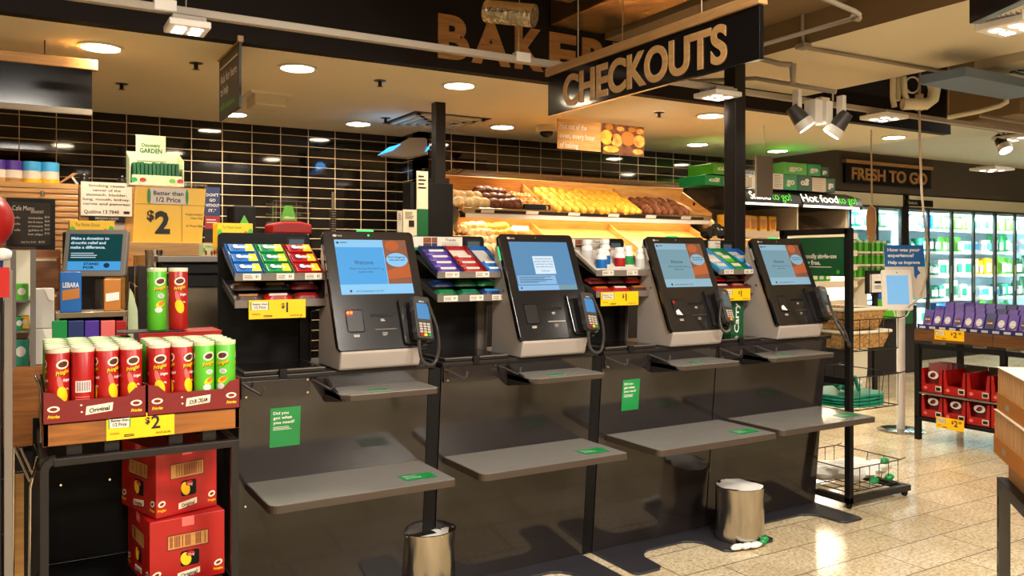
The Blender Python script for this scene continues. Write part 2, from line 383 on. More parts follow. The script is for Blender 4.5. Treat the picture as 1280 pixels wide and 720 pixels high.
t = thing('air_handler', 'boxed brown air unit with pipes high on the right', 'air unit', PD(1230, 130, 6.6))
a = PD(1183, 112, 6.9); b = PD(1275, 156, 6.9)
MB().box(a.x, a.x+1.9, a.y-.6, a.y, b.z, a.z+.3).build('casing', 'beam', t, bevel=.01)
MB().tube([PD(1184, 147, 6.0), PD(1225, 139, 5.9), PD(1250, 132, 5.8), PD(1258, 128, 5.8), PD(1258, 118, 5.8), PD(1250, 117, 5.8), PD(1246, 121, 5.8)], .018, 8).build('pipe', 'ceiling2', t, smooth=60)
MB().tube([PD(1225, 145, 5.9), PD(1290, 155, 5.6)], .012, 8).build('pipe', 'conduit', t, smooth=60)
# posts
t = thing('ceiling_post', 'black square steel post rising from the black partition beside the bread display', 'post', (2.66, 5.54, 2.0))
g = MB().box(2.40, 2.74, 5.46, 5.6, 0, 2.0).build('partition_wall', 'matblack', bevel=.004); g['kind'] = 'structure'
MB().box(2.62, 2.70, 5.5, 5.58, 2.04, ZC).build('shaft', 'charcoal', t, bevel=.004); MB().box(2.60, 2.715, 5.47, 5.6, 2.0, 2.04).build('base_plate', 'charcoal', t)
t = thing('ceiling_post', 'thick black square post between the last two terminals', 'post', (3.92, 3.82, 0))
MB().box(3.875, 3.965, 3.77, 3.87, 0, 2.75).build('shaft', 'charcoal', t, bevel=.004); MB().box(3.82, 4.02, 3.70, 3.92, 0, .02).build('base_plate', 'charcoal', t)

# ------------------------------------------------------------------ ceiling fittings
for px, py, lab in ((126,58,'round downlight nearest the hanging dark panel'),(372,84,'round downlight left of the big wooden letters'),(574,106,'round downlight below the big wooden letters'),
                    (292,142,'round downlight behind the small hanging help sign'),(448,154,'round downlight in the rear row left of the ceiling post'),(628,158,'round downlight in the rear row right of the ceiling post'),
                    (888,144,'round downlight just left of the thick black post'),(872,180,'round downlight behind the bakery posters'),(972,188,'round downlight above the green cartons'),(1117,171,'round downlight near the end of the black bulkhead')):
    c = PZ(px, py, ZC); t = thing('ceiling_downlight', lab, 'downlight', c, group='recessed downlights in the bakery ceiling')
    MB().lathe([(.095, 0), (.115, -.002), (.118, -.010), (.098, -.012), (.095, 0)], c, 28).build('trim_ring', 'white', t, smooth=40)
    MB().lathe([(.001, -.006), (.094, -.006)], c, 28).build('lamp', 'lamp', t)
    L = bpy.data.lights.new('downlight', 'SPOT'); L.energy = (28 if px in (972, 872) else 90); L.spot_size = 2.6; L.spot_blend = .9; L.color = (1, .87, .66); L.shadow_soft_size = .09
    lo = bpy.data.objects.new('downlight_lamp', L); lo.location = c-Z*.02; COL.objects.link(lo)
for px, py, lab in ((152, 102, 'tiny sprinkler head beside the hanging dark panel'), (245, 76, 'tiny sprinkler head left of the help sign'), (482, 145, 'tiny sprinkler head left of the ceiling post'), (475, 98, 'tiny sprinkler head under the bulkhead'), (824, 138, 'tiny sprinkler head under the checkout sign')):
    c = PZ(px, py+2, ZC); t = thing('ceiling_sprinkler', lab, 'sprinkler', c, group='sprinkler heads in the bakery ceiling')
    MB().lathe([(.04, 0), (.04, -.006), (.012, -.008), (.012, -.04), (.022, -.042), (.001, -.045)], c, 12).build('nozzle', 'charcoal', t)
    MB().lathe([(.045, 0.001), (.045, -.004)], c, 14).build('flange', 'ceiling', t)
t = thing('ceiling_diffuser', 'square slatted air diffuser in the ceiling at the post', 'vent', PZ(540, 150, ZC))
c = PZ(545, 151, ZC); mb = MB()
for k in range(5):
    s = .30-.06*k
    for (a, b, d, e) in ((-s, s, -s, -s+.03), (-s, s, s-.03, s), (-s, -s+.03, -s, s), (s-.03, s, -s, s)): mb.box(c.x+a, c.x+b, c.y+d, c.y+e, c.z-.02-.005*k, c.z-.004)
mb.build('louvre', 'ceiling', t)
MB().box(c.x-.34, c.x+.34, c.y-.34, c.y+.34, c.z-.004, c.z-.001).build('duct_opening', 'charcoal', t)
t = thing('ceiling_unit', 'small square white unit on the ceiling behind the help sign', 'ceiling unit', PZ(332, 122, ZC))
c = PZ(330, 120, ZC); MB().box(c.x-.1, c.x+.12, c.y-.15, c.y+.1, c.z-.09, c.z).build('body', 'ceiling2', t, bevel=.01); MB().box(c.x-.13, c.x+.15, c.y-.18, c.y+.13, c.z-.015, c.z).build('plate', 'white', t)
c = PZ(683, 157, ZC); t = thing('security_camera', 'black dome security camera on the ceiling left of the bakery poster', 'camera', c)
MB().lathe([(.09, 0), (.09, -.05), (.06, -.055)], c, 18).build('housing', 'ceiling2', t, smooth=40); MB().sph(c-Z*.055, .06, 16, sc=(1, 1, .8)).build('dome', 'blackgloss', t, smooth=60)

# lighting rails with their fittings
def led_fitting(c, lab, w=.17, dpt=.17, aim=None):
    t = thing('led_floodlight', lab, 'light fitting', c, group='square four-lens track floodlights')
    MB().box(c.x-w/2, c.x+w/2, c.y-dpt/2, c.y+dpt/2, c.z-.03, c.z).build('housing', 'white', t, bevel=.006)
    mb = MB()
    for k in range(8): mb.box(c.x-w*.4, c.x+w*.4, c.y-dpt*.4+k*dpt*.1, c.y-dpt*.4+k*dpt*.1+.004, c.z, c.z+.02)
    mb.build('heat_sink', 'lightgrey', t)
    for i in (-1, 1):
        for j in (-1, 1): MB().box(c.x+i*w*.2-.022, c.x+i*w*.2+.022, c.y+j*dpt*.2-.02, c.y+j*dpt*.2+.02, c.z-.033, c.z-.0295).build('lens', 'ledlamp', t)
    L = bpy.data.lights.new('track', 'SPOT'); L.energy = 60; L.spot_size = 2.2; L.spot_blend = .8; L.color = (1, .92, .8); L.shadow_soft_size = .08
    lo = bpy.data.objects.new('track_lamp', L); lo.location = c-Z*.05; COL.objects.link(lo)
    if aim is not None: lo.rotation_euler = (Vector(aim)-lo.location).to_track_quat('-Z', 'Y').to_euler(); L.spot_size = 1.1; L.energy = 260
RZ = 2.5
t = thing('lighting_rail', 'long pale lighting rail crossing in front of the big wooden letters', 'lighting rail', (3.5, 3.8, RZ))
MB().box(.08, 8.2, 3.785, 3.825, RZ, RZ+.035).build('rail', 'lightgrey', t, bevel=.004)
for px, py in ((205, 18), (660, 76), (1040, 130)):
    a = PZ(px, py, RZ); MB().cbox((a.x, 3.805, RZ+.03), (.09, .05, .05)).build('coupler', 'white', t, bevel=.004)
for x in (.55, .62, 2.3, 3.0, 6.2): MB().tube([(x, 3.805, RZ+.03), (x+.02, 3.805, 3.6)], .0025, 5).build('hanger_wire', 'cablewhite', t)
led_fitting(PZ(234, 30, RZ-.03)+Y*-.0, 'square four-lens floodlight on the rail above the help sign')
led_fitting(PZ(897, 116, RZ-.02), 'square four-lens floodlight on the rail just left of the thick black post', .22, .2, (4.6, 5.95, 1.7))
led_fitting(PZ(1105, 144, RZ-.03), 'square four-lens floodlight on the rail right of the twin spotlights', .25, .22)
led_fitting(PD(1265, 28, 3.4), 'square four-lens floodlight below the dark hanging screen at the top right', .2, .2)
led_fitting(PD(1240, 210, 9.5), 'square lit fitting hanging low in front of the grey wall', .4, .3)
led_fitting(PD(1272, 170, 7.4), 'square lit fitting at the far end of the rail', .3, .3)
def spotlight(c, d, lab):
    d = Vector(d).normalized(); t = thing('track_spotlight', lab, 'spotlight', c, group='cylindrical track spotlights')
    MB().cyl(c-d*.09, c+d*.02, .04, .055, 18).build('can', 'darkgrey', t, smooth=40)
    MB().cyl(c+d*.02, c+d*.075, .06, .062, 18).build('collar', 'white_plastic', t, smooth=40)
    MB().cyl(c+d*.0755, c+d*.077, .052, .052, 18).build('lamp', 'ledlamp', t)
    MB().cbox(c+Z*.09-d*.03, (.035, .05, .14)).build('bracket', 'white_plastic', t, bevel=.004)
spotlight(PD(1000, 148, 5.3), (.25, -.25, -.5), 'track spotlight shining towards us, left one of the pair')
spotlight(PD(1048, 156, 5.3), (-.25, .35, -.6), 'track spotlight pointing down, right one of the pair')
spotlight(PD(1253, 180, 7.4), (-.1, -.3, -.5), 'lone white spotlight near the right end of the rail')
MB_ = MB(); c = PD(1018, 140, 5.32); MB_.cbox(c, (.09, .09, .15)); c = PD(1030, 142, 5.32); MB_.cbox(c, (.06, .09, .15))
g = MB_.build('spotlight_driver', 'white_plastic', bevel=.004); tag(centre(g), 'white driver boxes hanging between the two track spotlights', 'driver box')
t = thing('ceiling_conduit', 'second thin grey conduit under the ceiling right of the checkout sign', 'conduit', PD(1000, 105, 5.2))
MB().tube([PD(860, 84+18, 5.6), PD(945, 98, 5.3), PD(1045, 115, 5.0)], .014, 8).build('pipe', 'conduit', t, smooth=60)
MB().tube([PD(1041, 115, 5.0), PD(1041, 126, 5.0)], .006, 6).build('hanger_wire', 'conduit', t)
# hanging cables
def hang(pts, name, lab, r=.006, m='cablewhite', plug=None):
    t = thing(name, lab, 'cable', pts[-1]); MB().tube(pts, r, 6).build('cable', m, t, smooth=60)
    return t
t = hang([PD(1150, 150-60, 6.2), PD(1149, 135, 6.2), PD(1150, 180, 6.2), PD(1152, 240, 6.2), PD(1156, 280, 6.3), PD(1160, 310, 6.5), PD(1158, 345, 6.7), PD(1150, 372, 6.75), PD(1135, 384, 6.8)], 'hanging_cable', 'white power cable hanging from the ceiling to the survey tablet', .009)
MB().cyl(PD(1149, 118, 6.2), PD(1149, 138, 6.2), .03).build('plug', 'cablewhite', t, bevel=.004)
pts = []
for k in range(40):
    an = k*2*PI/13; pts.append(PD(1140+9*math.cos(an)+k*.03, 106+10*math.sin(an), 6.2+.01*k/10))
MB().tube(pts, .007, 6).build('cable_coil', 'white', t, smooth=60)
t = hang([PD(1089, 100, 7.4), PD(1089, 180, 7.4), PD(1090, 255, 7.4)], 'hanging_cable', 'straight cord hanging with a beige pull at its end', .008)
MB().lathe([(.004, .14), (.035, .11), (.045, .0), (.03, -.16), (.01, -.2)], PD(1089, 262, 7.4)-Z*.1, 14).build('cord_pull', 'carton_brown', t, smooth=50)
MB().tube([PD(1089, 280, 7.4)-Z*.02, PD(1089, 370, 7.4)], .004, 5).build('cord', 'charcoal', t)

# ------------------------------------------------------------------ signs
def plane_text(mb, s, o, ux, uy, size, **k): mb.text(s, o, ux, uy, size, **k)
# CHECKOUTS sign, faces -x, text runs towards -y
t = thing('checkout_sign', 'long black hanging board with the word CHECKOUTS in wooden letters', 'sign', (2.46, 3.02, 2.22))
MB().box(2.463, 2.487, 2.271, 3.765, 2.223, 2.436).build('board', 'blackgloss', t, bevel=.002)
MB().box(2.45, 2.50, 2.262, 3.775, 2.437, 2.48).build('wooden_top_rail', 'sign_wood', t, bevel=.003)
MB().text('CHECKOUTS', (2.463, 3.614, 2.252), -Y, Z, .152, bold=.03, ext=.012, fit=1.172, off=0).build('lettering', 'sign_wood', t)
for y in (2.6, 3.5): MB().tube([(2.475, y, 2.48), (2.475, y, 3.6)], .0025, 5).build('hanger_wire', 'cablewhite', t)
# BAKERY letters, each one a piece of timber fixed to the bulkhead
t = thing('bakery_lettering', 'big wooden letters spelling BAKERY on the black bulkhead', 'sign', (3.0, 4.5, 2.67))
xx = [(2.164, 2.387), (2.392, 2.68), (2.703, 2.93), (2.963, 3.19), (3.225, 3.47), (3.48, 3.74)]
for ch, (a, b) in zip('BAKERY', xx): MB().text(ch, (a, 4.52, 2.675), X, Z, .243, bold=.045, ext=.015, fit=b-a-.012, off=0).build('letter', 'sign_woodx', t)
# small hanging help sign
t = thing('help_sign', 'small dark green hanging sign seen edge-on beside the lighting rail', 'sign', (1.05, 3.3, 2.1))
a = PX(274, 150, 1.0); b = PX(299, 136, 1.0)
a0 = PX(274, 75, 1.0); b0 = PX(299, 55, 1.0)
yb_, ya_ = min(a.y, b.y), max(a.y, b.y); zt = (a0.z+b0.z)/2; zb = (a.z+b.z)/2
MB().box(1.0, 1.012, yb_, ya_, zb, zt).build('board', 'charcoal', t)
MB().box(.99, 1.022, yb_-.01, ya_+.01, zt, zt+.035).build('wooden_top_rail', 'sign_wood', t, bevel=.003)
w = ya_-yb_; hh = zt-zb
mb = MB()
for i, s_ in enumerate(('Ask for here', 'to help')): mb.text(s_, (1.0, ya_-.04, zb+hh*(.58-.2*i)), -Y, Z, .05, fit=(w-.1)*(1 if i == 0 else .5), bold=.01)
mb.quad((.999, ya_-.03, zt-.06), (.999, yb_+.03, zt-.06), (.999, yb_+.03, zt-.05), (.999, ya_-.03, zt-.05))
mb.build('lettering', 'paper', t)
MB().text('self checkout', (1.0, ya_-.04, zb+.05), -Y, Z, .035, fit=w*.7).build('small_lettering', 'brightgreen', t)
for y in (yb_+.03, yb_+.06, ya_-.06, ya_-.03): MB().tube([(1.005, y, zt+.03), (1.005, y, 3.6)], .0018, 5).build('hanger_wire', 'cablewhite', t)
# dark panel with lit wooden top rail at the top left
t = thing('hanging_sign', 'dark blank hanging panel with a lit wooden top rail at the upper left', 'sign', (0.0, 4.9, 1.9))
a = PY(115, 80+8, 5.0); b = PY(115, 137, 5.0); a2 = PY(-60, 80, 5.0)
MB().box(-1.2, a.x, 5.0, 5.02, b.z, a.z).build('board', 'blackgloss', t)
c = PY(122, 92, 5.0)
MB().box(-1.2, c.x, 4.985, 5.035, a.z, a.z+.055).build('wooden_top_rail', 'oak', t, bevel=.003)
MB().box(-1.2, a.x, 4.995, 5.025, b.z-.03, b.z).build('bottom_strip', 'lightgrey', t)
for x in (PY(56, 70, 5.0).x, -.9): MB().tube([(x, 5.01, a.z+.05), (x, 5.01, ZC)], .003, 5).build('hanger_wire', 'charcoal', t)
# bakery posters hung from a rail
t = thing('bakery_poster', 'hanging wood-print poster about hot bread, glowing from the downlight', 'poster', (3.9, 5.6, 2.0))
yb = 5.5
a = PY(697, 148, yb); b = PY(751, 188, yb)
MB().box(a.x, b.x, yb, yb+.008, b.z-.012, a.z).build('panel', 'pine', t)
mb = MB(); w = b.x-a.x
for i, (s_, f_) in enumerate((('Hot out of the', .62), ('oven, every hour', .82), ('of baking', .42))): mb.text(s_, (a.x+.02, yb, a.z-.075-.075*i), X, Z, .042, fit=w*f_, bold=.015)
mb.build('lettering', 'white', t)
t = thing('bakery_poster', 'hanging photo poster of round loaves beside the wood-print poster', 'poster', (4.4, 5.6, 2.0))
a2 = PY(753.5, 150, yb); b2 = PY(805, 196, yb)
MB().box(a2.x, b2.x, yb, yb+.008, b.z-.02, a.z).build('panel', 'breadd', t)
mb = MB(); w = b2.x-a2.x; hh = a.z-b.z
for (u, v, r1, r2, k) in ((.07, .5, .16, .3, 0), (.33, .42, .15, .27, 1), (.6, .52, .18, .3, 2), (.88, .45, .15, .26, 1), (.2, .08, .2, .13, 0), (.85, .06, .14, .18, 1), (.58, .05, .13, .14, 3), (.15, .88, .1, .13, 2), (.42, .85, .1, .1, 1), (.7, .86, .1, .1, 2), (.9, .82, .1, .12, 1)):
    u = min(max(u, r1*.55), 1-r1*.55)
    mb.ell((a2.x+u*w, yb, b.z+max(v, r2*.3)*hh), X, Z, w*r1*.95, min(hh*r2*.9, hh*max(v, r2*.3)*.98+.01), m=k, n=14)
flat(mb).build('loaf_print', ['bready', 'bread', 'orange', 'breadd'], t)
t = thing('poster_rail', 'thin metal rail that carries the bakery posters', 'rail', (4.2, 5.6, 2.4))
a = PY(700, 140, 5.5); b = PY(815, 151, 5.5)
MB().cyl((a.x-.3, 5.5, a.z+.02), (b.x, 5.5, a.z+.02), .008, .008, 8).build('bar', 'charcoal', t)
for x in (a.x+.1, b.x-.08): MB().tube([(x, 5.5, a.z+.02), (x, 5.5, ZC)], .004, 5).build('hanger', 'charcoal', t)
# dark hanging screen, top right corner
t = thing('hanging_screen', 'back of a large black screen hanging in the top right corner', 'screen', PD(1245, 10, 3.4))
a = PD(1206, -30, 3.3); b = PD(1211, 30, 3.3); c = PD(1300, 10, 2.9)
d = (c-b); d.z = 0; d.normalize(); n_ = Vector((-d.y, d.x, 0))
MB().prism([b, b+d*.7, b+d*.7+Z*.4, b+Z*.4], n_*.05).build('casing', 'blackgloss', t, bevel=.005)
MB().cyl(b+d*.35+n_*.03+Z*.3, Vector((b.x+d.x*.35+n_.x*.03, b.y+d.y*.35+n_.y*.03, 3.6)), .02).build('hanger_pole', 'charcoal', t)

# ================================================================== CHECKOUT UNITS
def yp_(z): return 3.30-.087*z            # leaning front panels
UN = [  # panel x0,x1, shelf L,R, kiosk x0,x1, rack x0,x1, upper shelf x0,x1
 dict(p=(.715, 1.497), s=(.745, 1.468), k=(1.08, 1.485), r=(.714, 1.101), u=(1.045, 1.445), y=2.895, w='first (nearest) checkout'),
 dict(p=(1.560, 2.357), s=(1.581, 2.319), k=(1.922, 2.335), r=(1.59, 1.977), u=(1.885, 2.275), y=2.895, w='second checkout from the left'),
 dict(p=(2.42, 3.165), s=(2.462, 3.215), k=(2.805, 3.21), r=(2.466, 2.853), u=(2.72, 3.12), y=2.85, w='third checkout from the left'),
 dict(p=(3.172, 4.04), s=(3.275, 4.01), k=(3.575, 3.985), r=(3.304, 3.691), u=(3.35, 3.84), y=2.87, w='last (farthest) checkout')]
ORD = ['first', 'second', 'third', 'last']
def sticker(parent, o, ux, uy, w, h, big=True):
    s = flat(MB().poly([Vector(o)+Vector(ux)*a+Vector(uy)*b+Vector(ux).cross(Vector(uy))*.0012 for a, b in ((0, 0), (w, 0), (w, h), (0, h))])).build('sticker', 'green', parent)
    mb = flat(MB())
    if big:
        for i, tx in enumerate(('Did you', 'got what', 'you need?')): mb.text(tx, Vector(o)+Vector(ux)*w*.1+Vector(uy)*h*(.83-.12*i), ux, uy, h*.07, fit=w*(.5, .62, .7)[i], bold=.02, off=.0018)
        mb.lines(Vector(o)+Vector(ux)*w*.1+Vector(uy)*h*.42, ux, uy, w*.62, h*.1, 3, off=.0018)
    else:
        mb.text('Did you', Vector(o)+Vector(ux)*w*.1+Vector(uy)*h*.62, ux, uy, h*.2, fit=w*.4, off=.0018)
        mb.text('got what', Vector(o)+Vector(ux)*w*.1+Vector(uy)*h*.32, ux, uy, h*.2, fit=w*.48, off=.0018)
    mb.build('lettering', 'white', s); return s
for i, U in enumerate(UN):
    x0, x1 = U['p']
    t = thing('checkout_counter', 'dark glossy self-checkout counter with two bagging shelves, %s' % U['w'], 'checkout counter', ((x0+x1)/2, 3.4, 0), group='self-checkout counters')
    # leaning front panel and cabinet behind
    MB().prism([(x0, yp_(0), .012), (x0, yp_(.985), .985), (x0, yp_(.985)+.018, .985), (x0, yp_(0)+.018, .012)], X*(x1-x0)).build('front_panel', 'panel', t, bevel=.001)
    MB().prism([(x0+.03, 3.33, .02), (x0+.03, 3.25, .98), (x0+.03, 3.66, .98), (x0+.03, 3.66, .02)], X*(x1-x0-.06)).build('cabinet', 'matblack', t)
    MB().box(x0, (x1+.03 if i != 2 else x1+.004), 3.205, 3.68, .985, 1.003).build('counter_top', 'charcoal', t, bevel=.003)
    if i in (0, 1):
        MB().prism([(x1+.004, yp_(0)+.004, .012), (x1+.004, yp_(.98)+.004, .98), (x1+.004, yp_(.98)+.07, .98), (x1+.004, yp_(0)+.07, .012)], X*(UN[i+1]['p'][0]-x1-.008)).build('divider_post', 'matblack', t)
    # floor plate with two feet
    fw = .17; r0 = .03
    P = [(x0, 3.33), (x0, 2.99), (x0+.02, 2.965), (x0+fw-.03, 2.965), (x0+fw, 2.99)]
    P += [(x0+fw+.01, 3.12), (x0+fw+.04, 3.165), (x0+fw+.09, 3.19), (x1-fw-.09, 3.19), (x1-fw-.04, 3.165), (x1-fw-.01, 3.12)]
    P += [(x1-fw, 2.99), (x1-fw+.03, 2.965), (x1-.02, 2.965), (x1, 2.99), (x1, 3.33)]
    MB().prism([(a, b, 0) for a, b in P], Z*.012).build('foot_plate', 'baseplate', t, bevel=.003)
    # main bagging shelf
    s0, s1 = U['s']; yf = U['y']; yb = yp_(.59)-.001; zs = .59; r = .035
    P = [(s0, yb), (s0, yf+r)]+[(s0+r-r*math.cos(a*PI/10), yf+r-r*math.sin(a*PI/10)) for a in range(6)]+[(s1-r*.4+r*.4*math.sin(a*PI/10), yf+r*.4-r*.4*math.cos(a*PI/10)) for a in range(6)]+[(s1, yb)]
    sh = MB().prism([(a, b, zs-.028) for a, b in P], Z*.028).build('bagging_shelf', 'shelfedge', t, bevel=.0015)
    Q = [(a+(.004 if a < (s0+s1)/2 else -.004), max(b, yf+.004)) for a, b in P]
    MB().prism([(a, b, zs-.0005) for a, b in Q], Z*.0015).build('steel_top', 'shelf', sh)
    sticker(sh, (s1-.185, yf+.065, zs+.001), X, Y, .135, .085, False)
    # small upper shelf
    a, b = U['u']; yr = yp_(.93)-.002
    P = [(a, yr), (a, 3.03), (a+.03, 3.0), (b-.012, 3.0), (b, 3.012), (b, yr)]
    us = MB().prism([(p, q, .912) for p, q in P], Z*.022).build('upper_shelf', 'shelfedge', t, bevel=.0015)
    MB().prism([(p, q, .9335) for p, q in P], Z*.0015).build('steel_top', 'shelf', us)
    MB().prism([(a, yr, .978), (a, yr-.05, .955), (a, 3.03, .925), (a, 3.005, .912), (a, yr, .88)], X*.012).build('shelf_arm', 'charcoal', t)
    flat(MB().box(a+.13, a+.21, 3.06, 3.09, .935, .9362)).build('small_label', 'green', us)
    # bracket plate with bolts and two hooks
    pl = MB().box(x0+.004, x0+.265, 3.203, 3.213, .917, .985).build('bracket_plate', 'panel', t, bevel=.001)
    for bx, bz in ((x0+.255, .978), (x0+.255, .928), (x0+.02, .928)): MB().cyl((bx, 3.203, bz), (bx, 3.198, bz), .0045, n=10).build('bolt', 'chrome', pl)
    for hx in (x0+.01, x0+.275):
        MB().tube([(hx, 3.205, .975), (hx+.03, 3.15, .955), (hx+.045, 3.115, .945), (hx+.055, 3.11, .955), (hx+.058, 3.112, .975)], .0045, 8).build('bag_hook', 'darkgrey', t, smooth=50)
    # weighing plate beside the terminal
    wp = MB().box(x0+.015, x0+.33, 3.215, 3.5, 1.004, 1.02).build('scanner_plate', 'charcoal', t, bevel=.003)
    MB().box(x0+.03, x0+.315, 3.24, 3.48, 1.02, 1.0215).build('glass_window', 'blackgloss', wp)
    MB().box(x0+.015, x0+.33, 3.2125, 3.2155, 1.0175, 1.0215).build('steel_edge', 'steel_dark', wp)
    MB().box(x0+.145, x0+.175, 3.195, 3.213, .992, 1.025).build('edge_clip', 'matblack', wp, bevel=.003)
    if i in (0, 2):
        # green customer notice low on the panel
        pa, pb = ((337, 560), (373, 511)) if i == 0 else ((777, 514), (801, 475))
        A = PY(*pa, yp_(.75)); B = PY(*pb, yp_(.8)); uy = Vector((0, -.087, 1)).normalized()
        w = .118 if i == 0 else .108; h = .155
        sticker(t, (A.x, yp_(A.z), A.z), X, uy, w, h, True)
    # tiny floor-level screws in the panel
    for bx in (x0+.03, x1-.03): MB().cyl((bx, yp_(.5)-.0005, .5), (bx, yp_(.5)-.003, .5), .004, n=8).build('screw', 'chrome', t)

# ------------------------------------------------------------------ terminals
BU = Vector((0, .396, .918)).normalized()       # up the sloping face
BN = Vector((0, -BU.z, BU.y))                    # out of the sloping face
def screen_welcome(t, o, w, h, k):
    A, B_, C_ = (('scr_blue', 'scr_pale', 'scr_white') if k == 0 else ('scr_grey', 'scr_greylt', 'scr_greylt'))
    sc = flat(MB().poly([o, o+X*w, o+X*w+BU*h, o+BU*h])).build('screen', B_, t)
    mb = flat(MB()); e = BN*.0008
    def rect(a, b, c, d, m): p = o+e*(1+m*.1); mb.poly([p+X*w*a+BU*h*c, p+X*w*b+BU*h*c, p+X*w*b+BU*h*d, p+X*w*a+BU*h*d], m)
    rect(0, .655, .18, .86, 0); rect(.665, 1, .18, 1, 1)
    mb.poly([o+e*2+X*w*.665+BU*h*.26, o+e*2+X*w+BU*h*.3, o+e*2+X*w+BU*h*.55, o+e*2+X*w*.8+BU*h*.48, o+e*2+X*w*.665+BU*h*.42], 2)
    mb.ell(o+X*w*.79+BU*h*.89, X, BU, w*.10, h*.1, m=2, off=.002)
    mb.ell(o+X*w*.83+BU*h*.62, X, BU, w*.155, h*.13, m=3, off=.003)
    mb.build('screen_picture', [A, 'scr_brown', 'scr_orange', 'scr_pale' if k == 0 else 'scr_greylt'], sc)
    mb = flat(MB())
    mb.text('Welcome', o+X*w*.36+BU*h*.54, X, BU, h*.075, align='c', fit=w*.26, off=.0015)
    mb.text('Please scan your first item or', o+X*w*.37+BU*h*.45, X, BU, h*.035, align='c', fit=w*.42, off=.0015)
    mb.text('touch to start', o+X*w*.37+BU*h*.39, X, BU, h*.035, align='c', fit=w*.2, off=.0015)
    mb.text('>', o+X*w*.6+BU*h*.42, X, BU, h*.05, off=.0015)
    mb.text("Don't forget to", o+X*w*.83+BU*h*.655, X, BU, h*.032, align='c', fit=w*.24, off=.004, bold=.02)
    mb.text('scan your card', o+X*w*.83+BU*h*.605, X, BU, h*.032, align='c', fit=w*.22, off=.004, bold=.02)
    mb.text('add the shopping bags for this order', o+X*w*.2+BU*h*.045, X, BU, h*.03, fit=w*.38, off=.0015)
    mb.ell(o+X*w*.13+BU*h*.06, X, BU, w*.018, h*.025, off=.0015, n=10)
    mb.ell(o+X*w*.04+BU*h*.94, X, BU, w*.02, h*.02, off=.0015, n=10); mb.lines(o+X*w*.07+BU*h*.92, X, BU, w*.1, h*.04, 1, off=.0015)
    mb.build('screen_text', 'scr_text', sc)
def screen_message(t, o, w, h):
    sc = flat(MB().poly([o, o+X*w, o+X*w+BU*h, o+BU*h])).build('screen', 'scr_mid', t)
    mb = flat(MB())
    p = o+BN*.001
    mb.poly([p, p+X*w*.68, p+X*w*.68+BU*h*.1, p+BU*h*.1], 0)
    mb.poly([p+X*w*.02+BU*h*.12, p+X*w*.66+BU*h*.12, p+X*w*.66+BU*h*.3, p+X*w*.02+BU*h*.3], 0)
    mb.poly([p+X*w*.68, p+X*w*.99, p+X*w*.99+BU*h*.1, p+X*w*.68+BU*h*.1], 1)
    mb.poly([p+X*w*.34+BU*h*.33, p+X*w*.69+BU*h*.33, p+X*w*.69+BU*h*.7, p+X*w*.34+BU*h*.7], 2)
    mb.build('screen_picture', ['scr_midlt', 'scr_grey', 'scr_white'], sc)
    mb = flat(MB())
    for j, (s_, f_) in enumerate((('Unexpected item', .28), ('please wait for an', .31), ('assistant to help', .3), ('you with this item', .3), ('Thank you', .14))): mb.text(s_, o+X*w*.515+BU*h*(.63-.055*j-(.03 if j == 4 else 0)), X, BU, h*.03, align='c', fit=w*f_, off=.002)
    mb.lines(o+X*w*.04+BU*h*.14, X, BU, w*.6, h*.14, 5, off=.002, ragged=.5); mb.ell(o+X*w*.05+BU*h*.05, X, BU, w*.014, h*.02, off=.002, n=10)
    mb.build('screen_text', 'scr_text', sc)
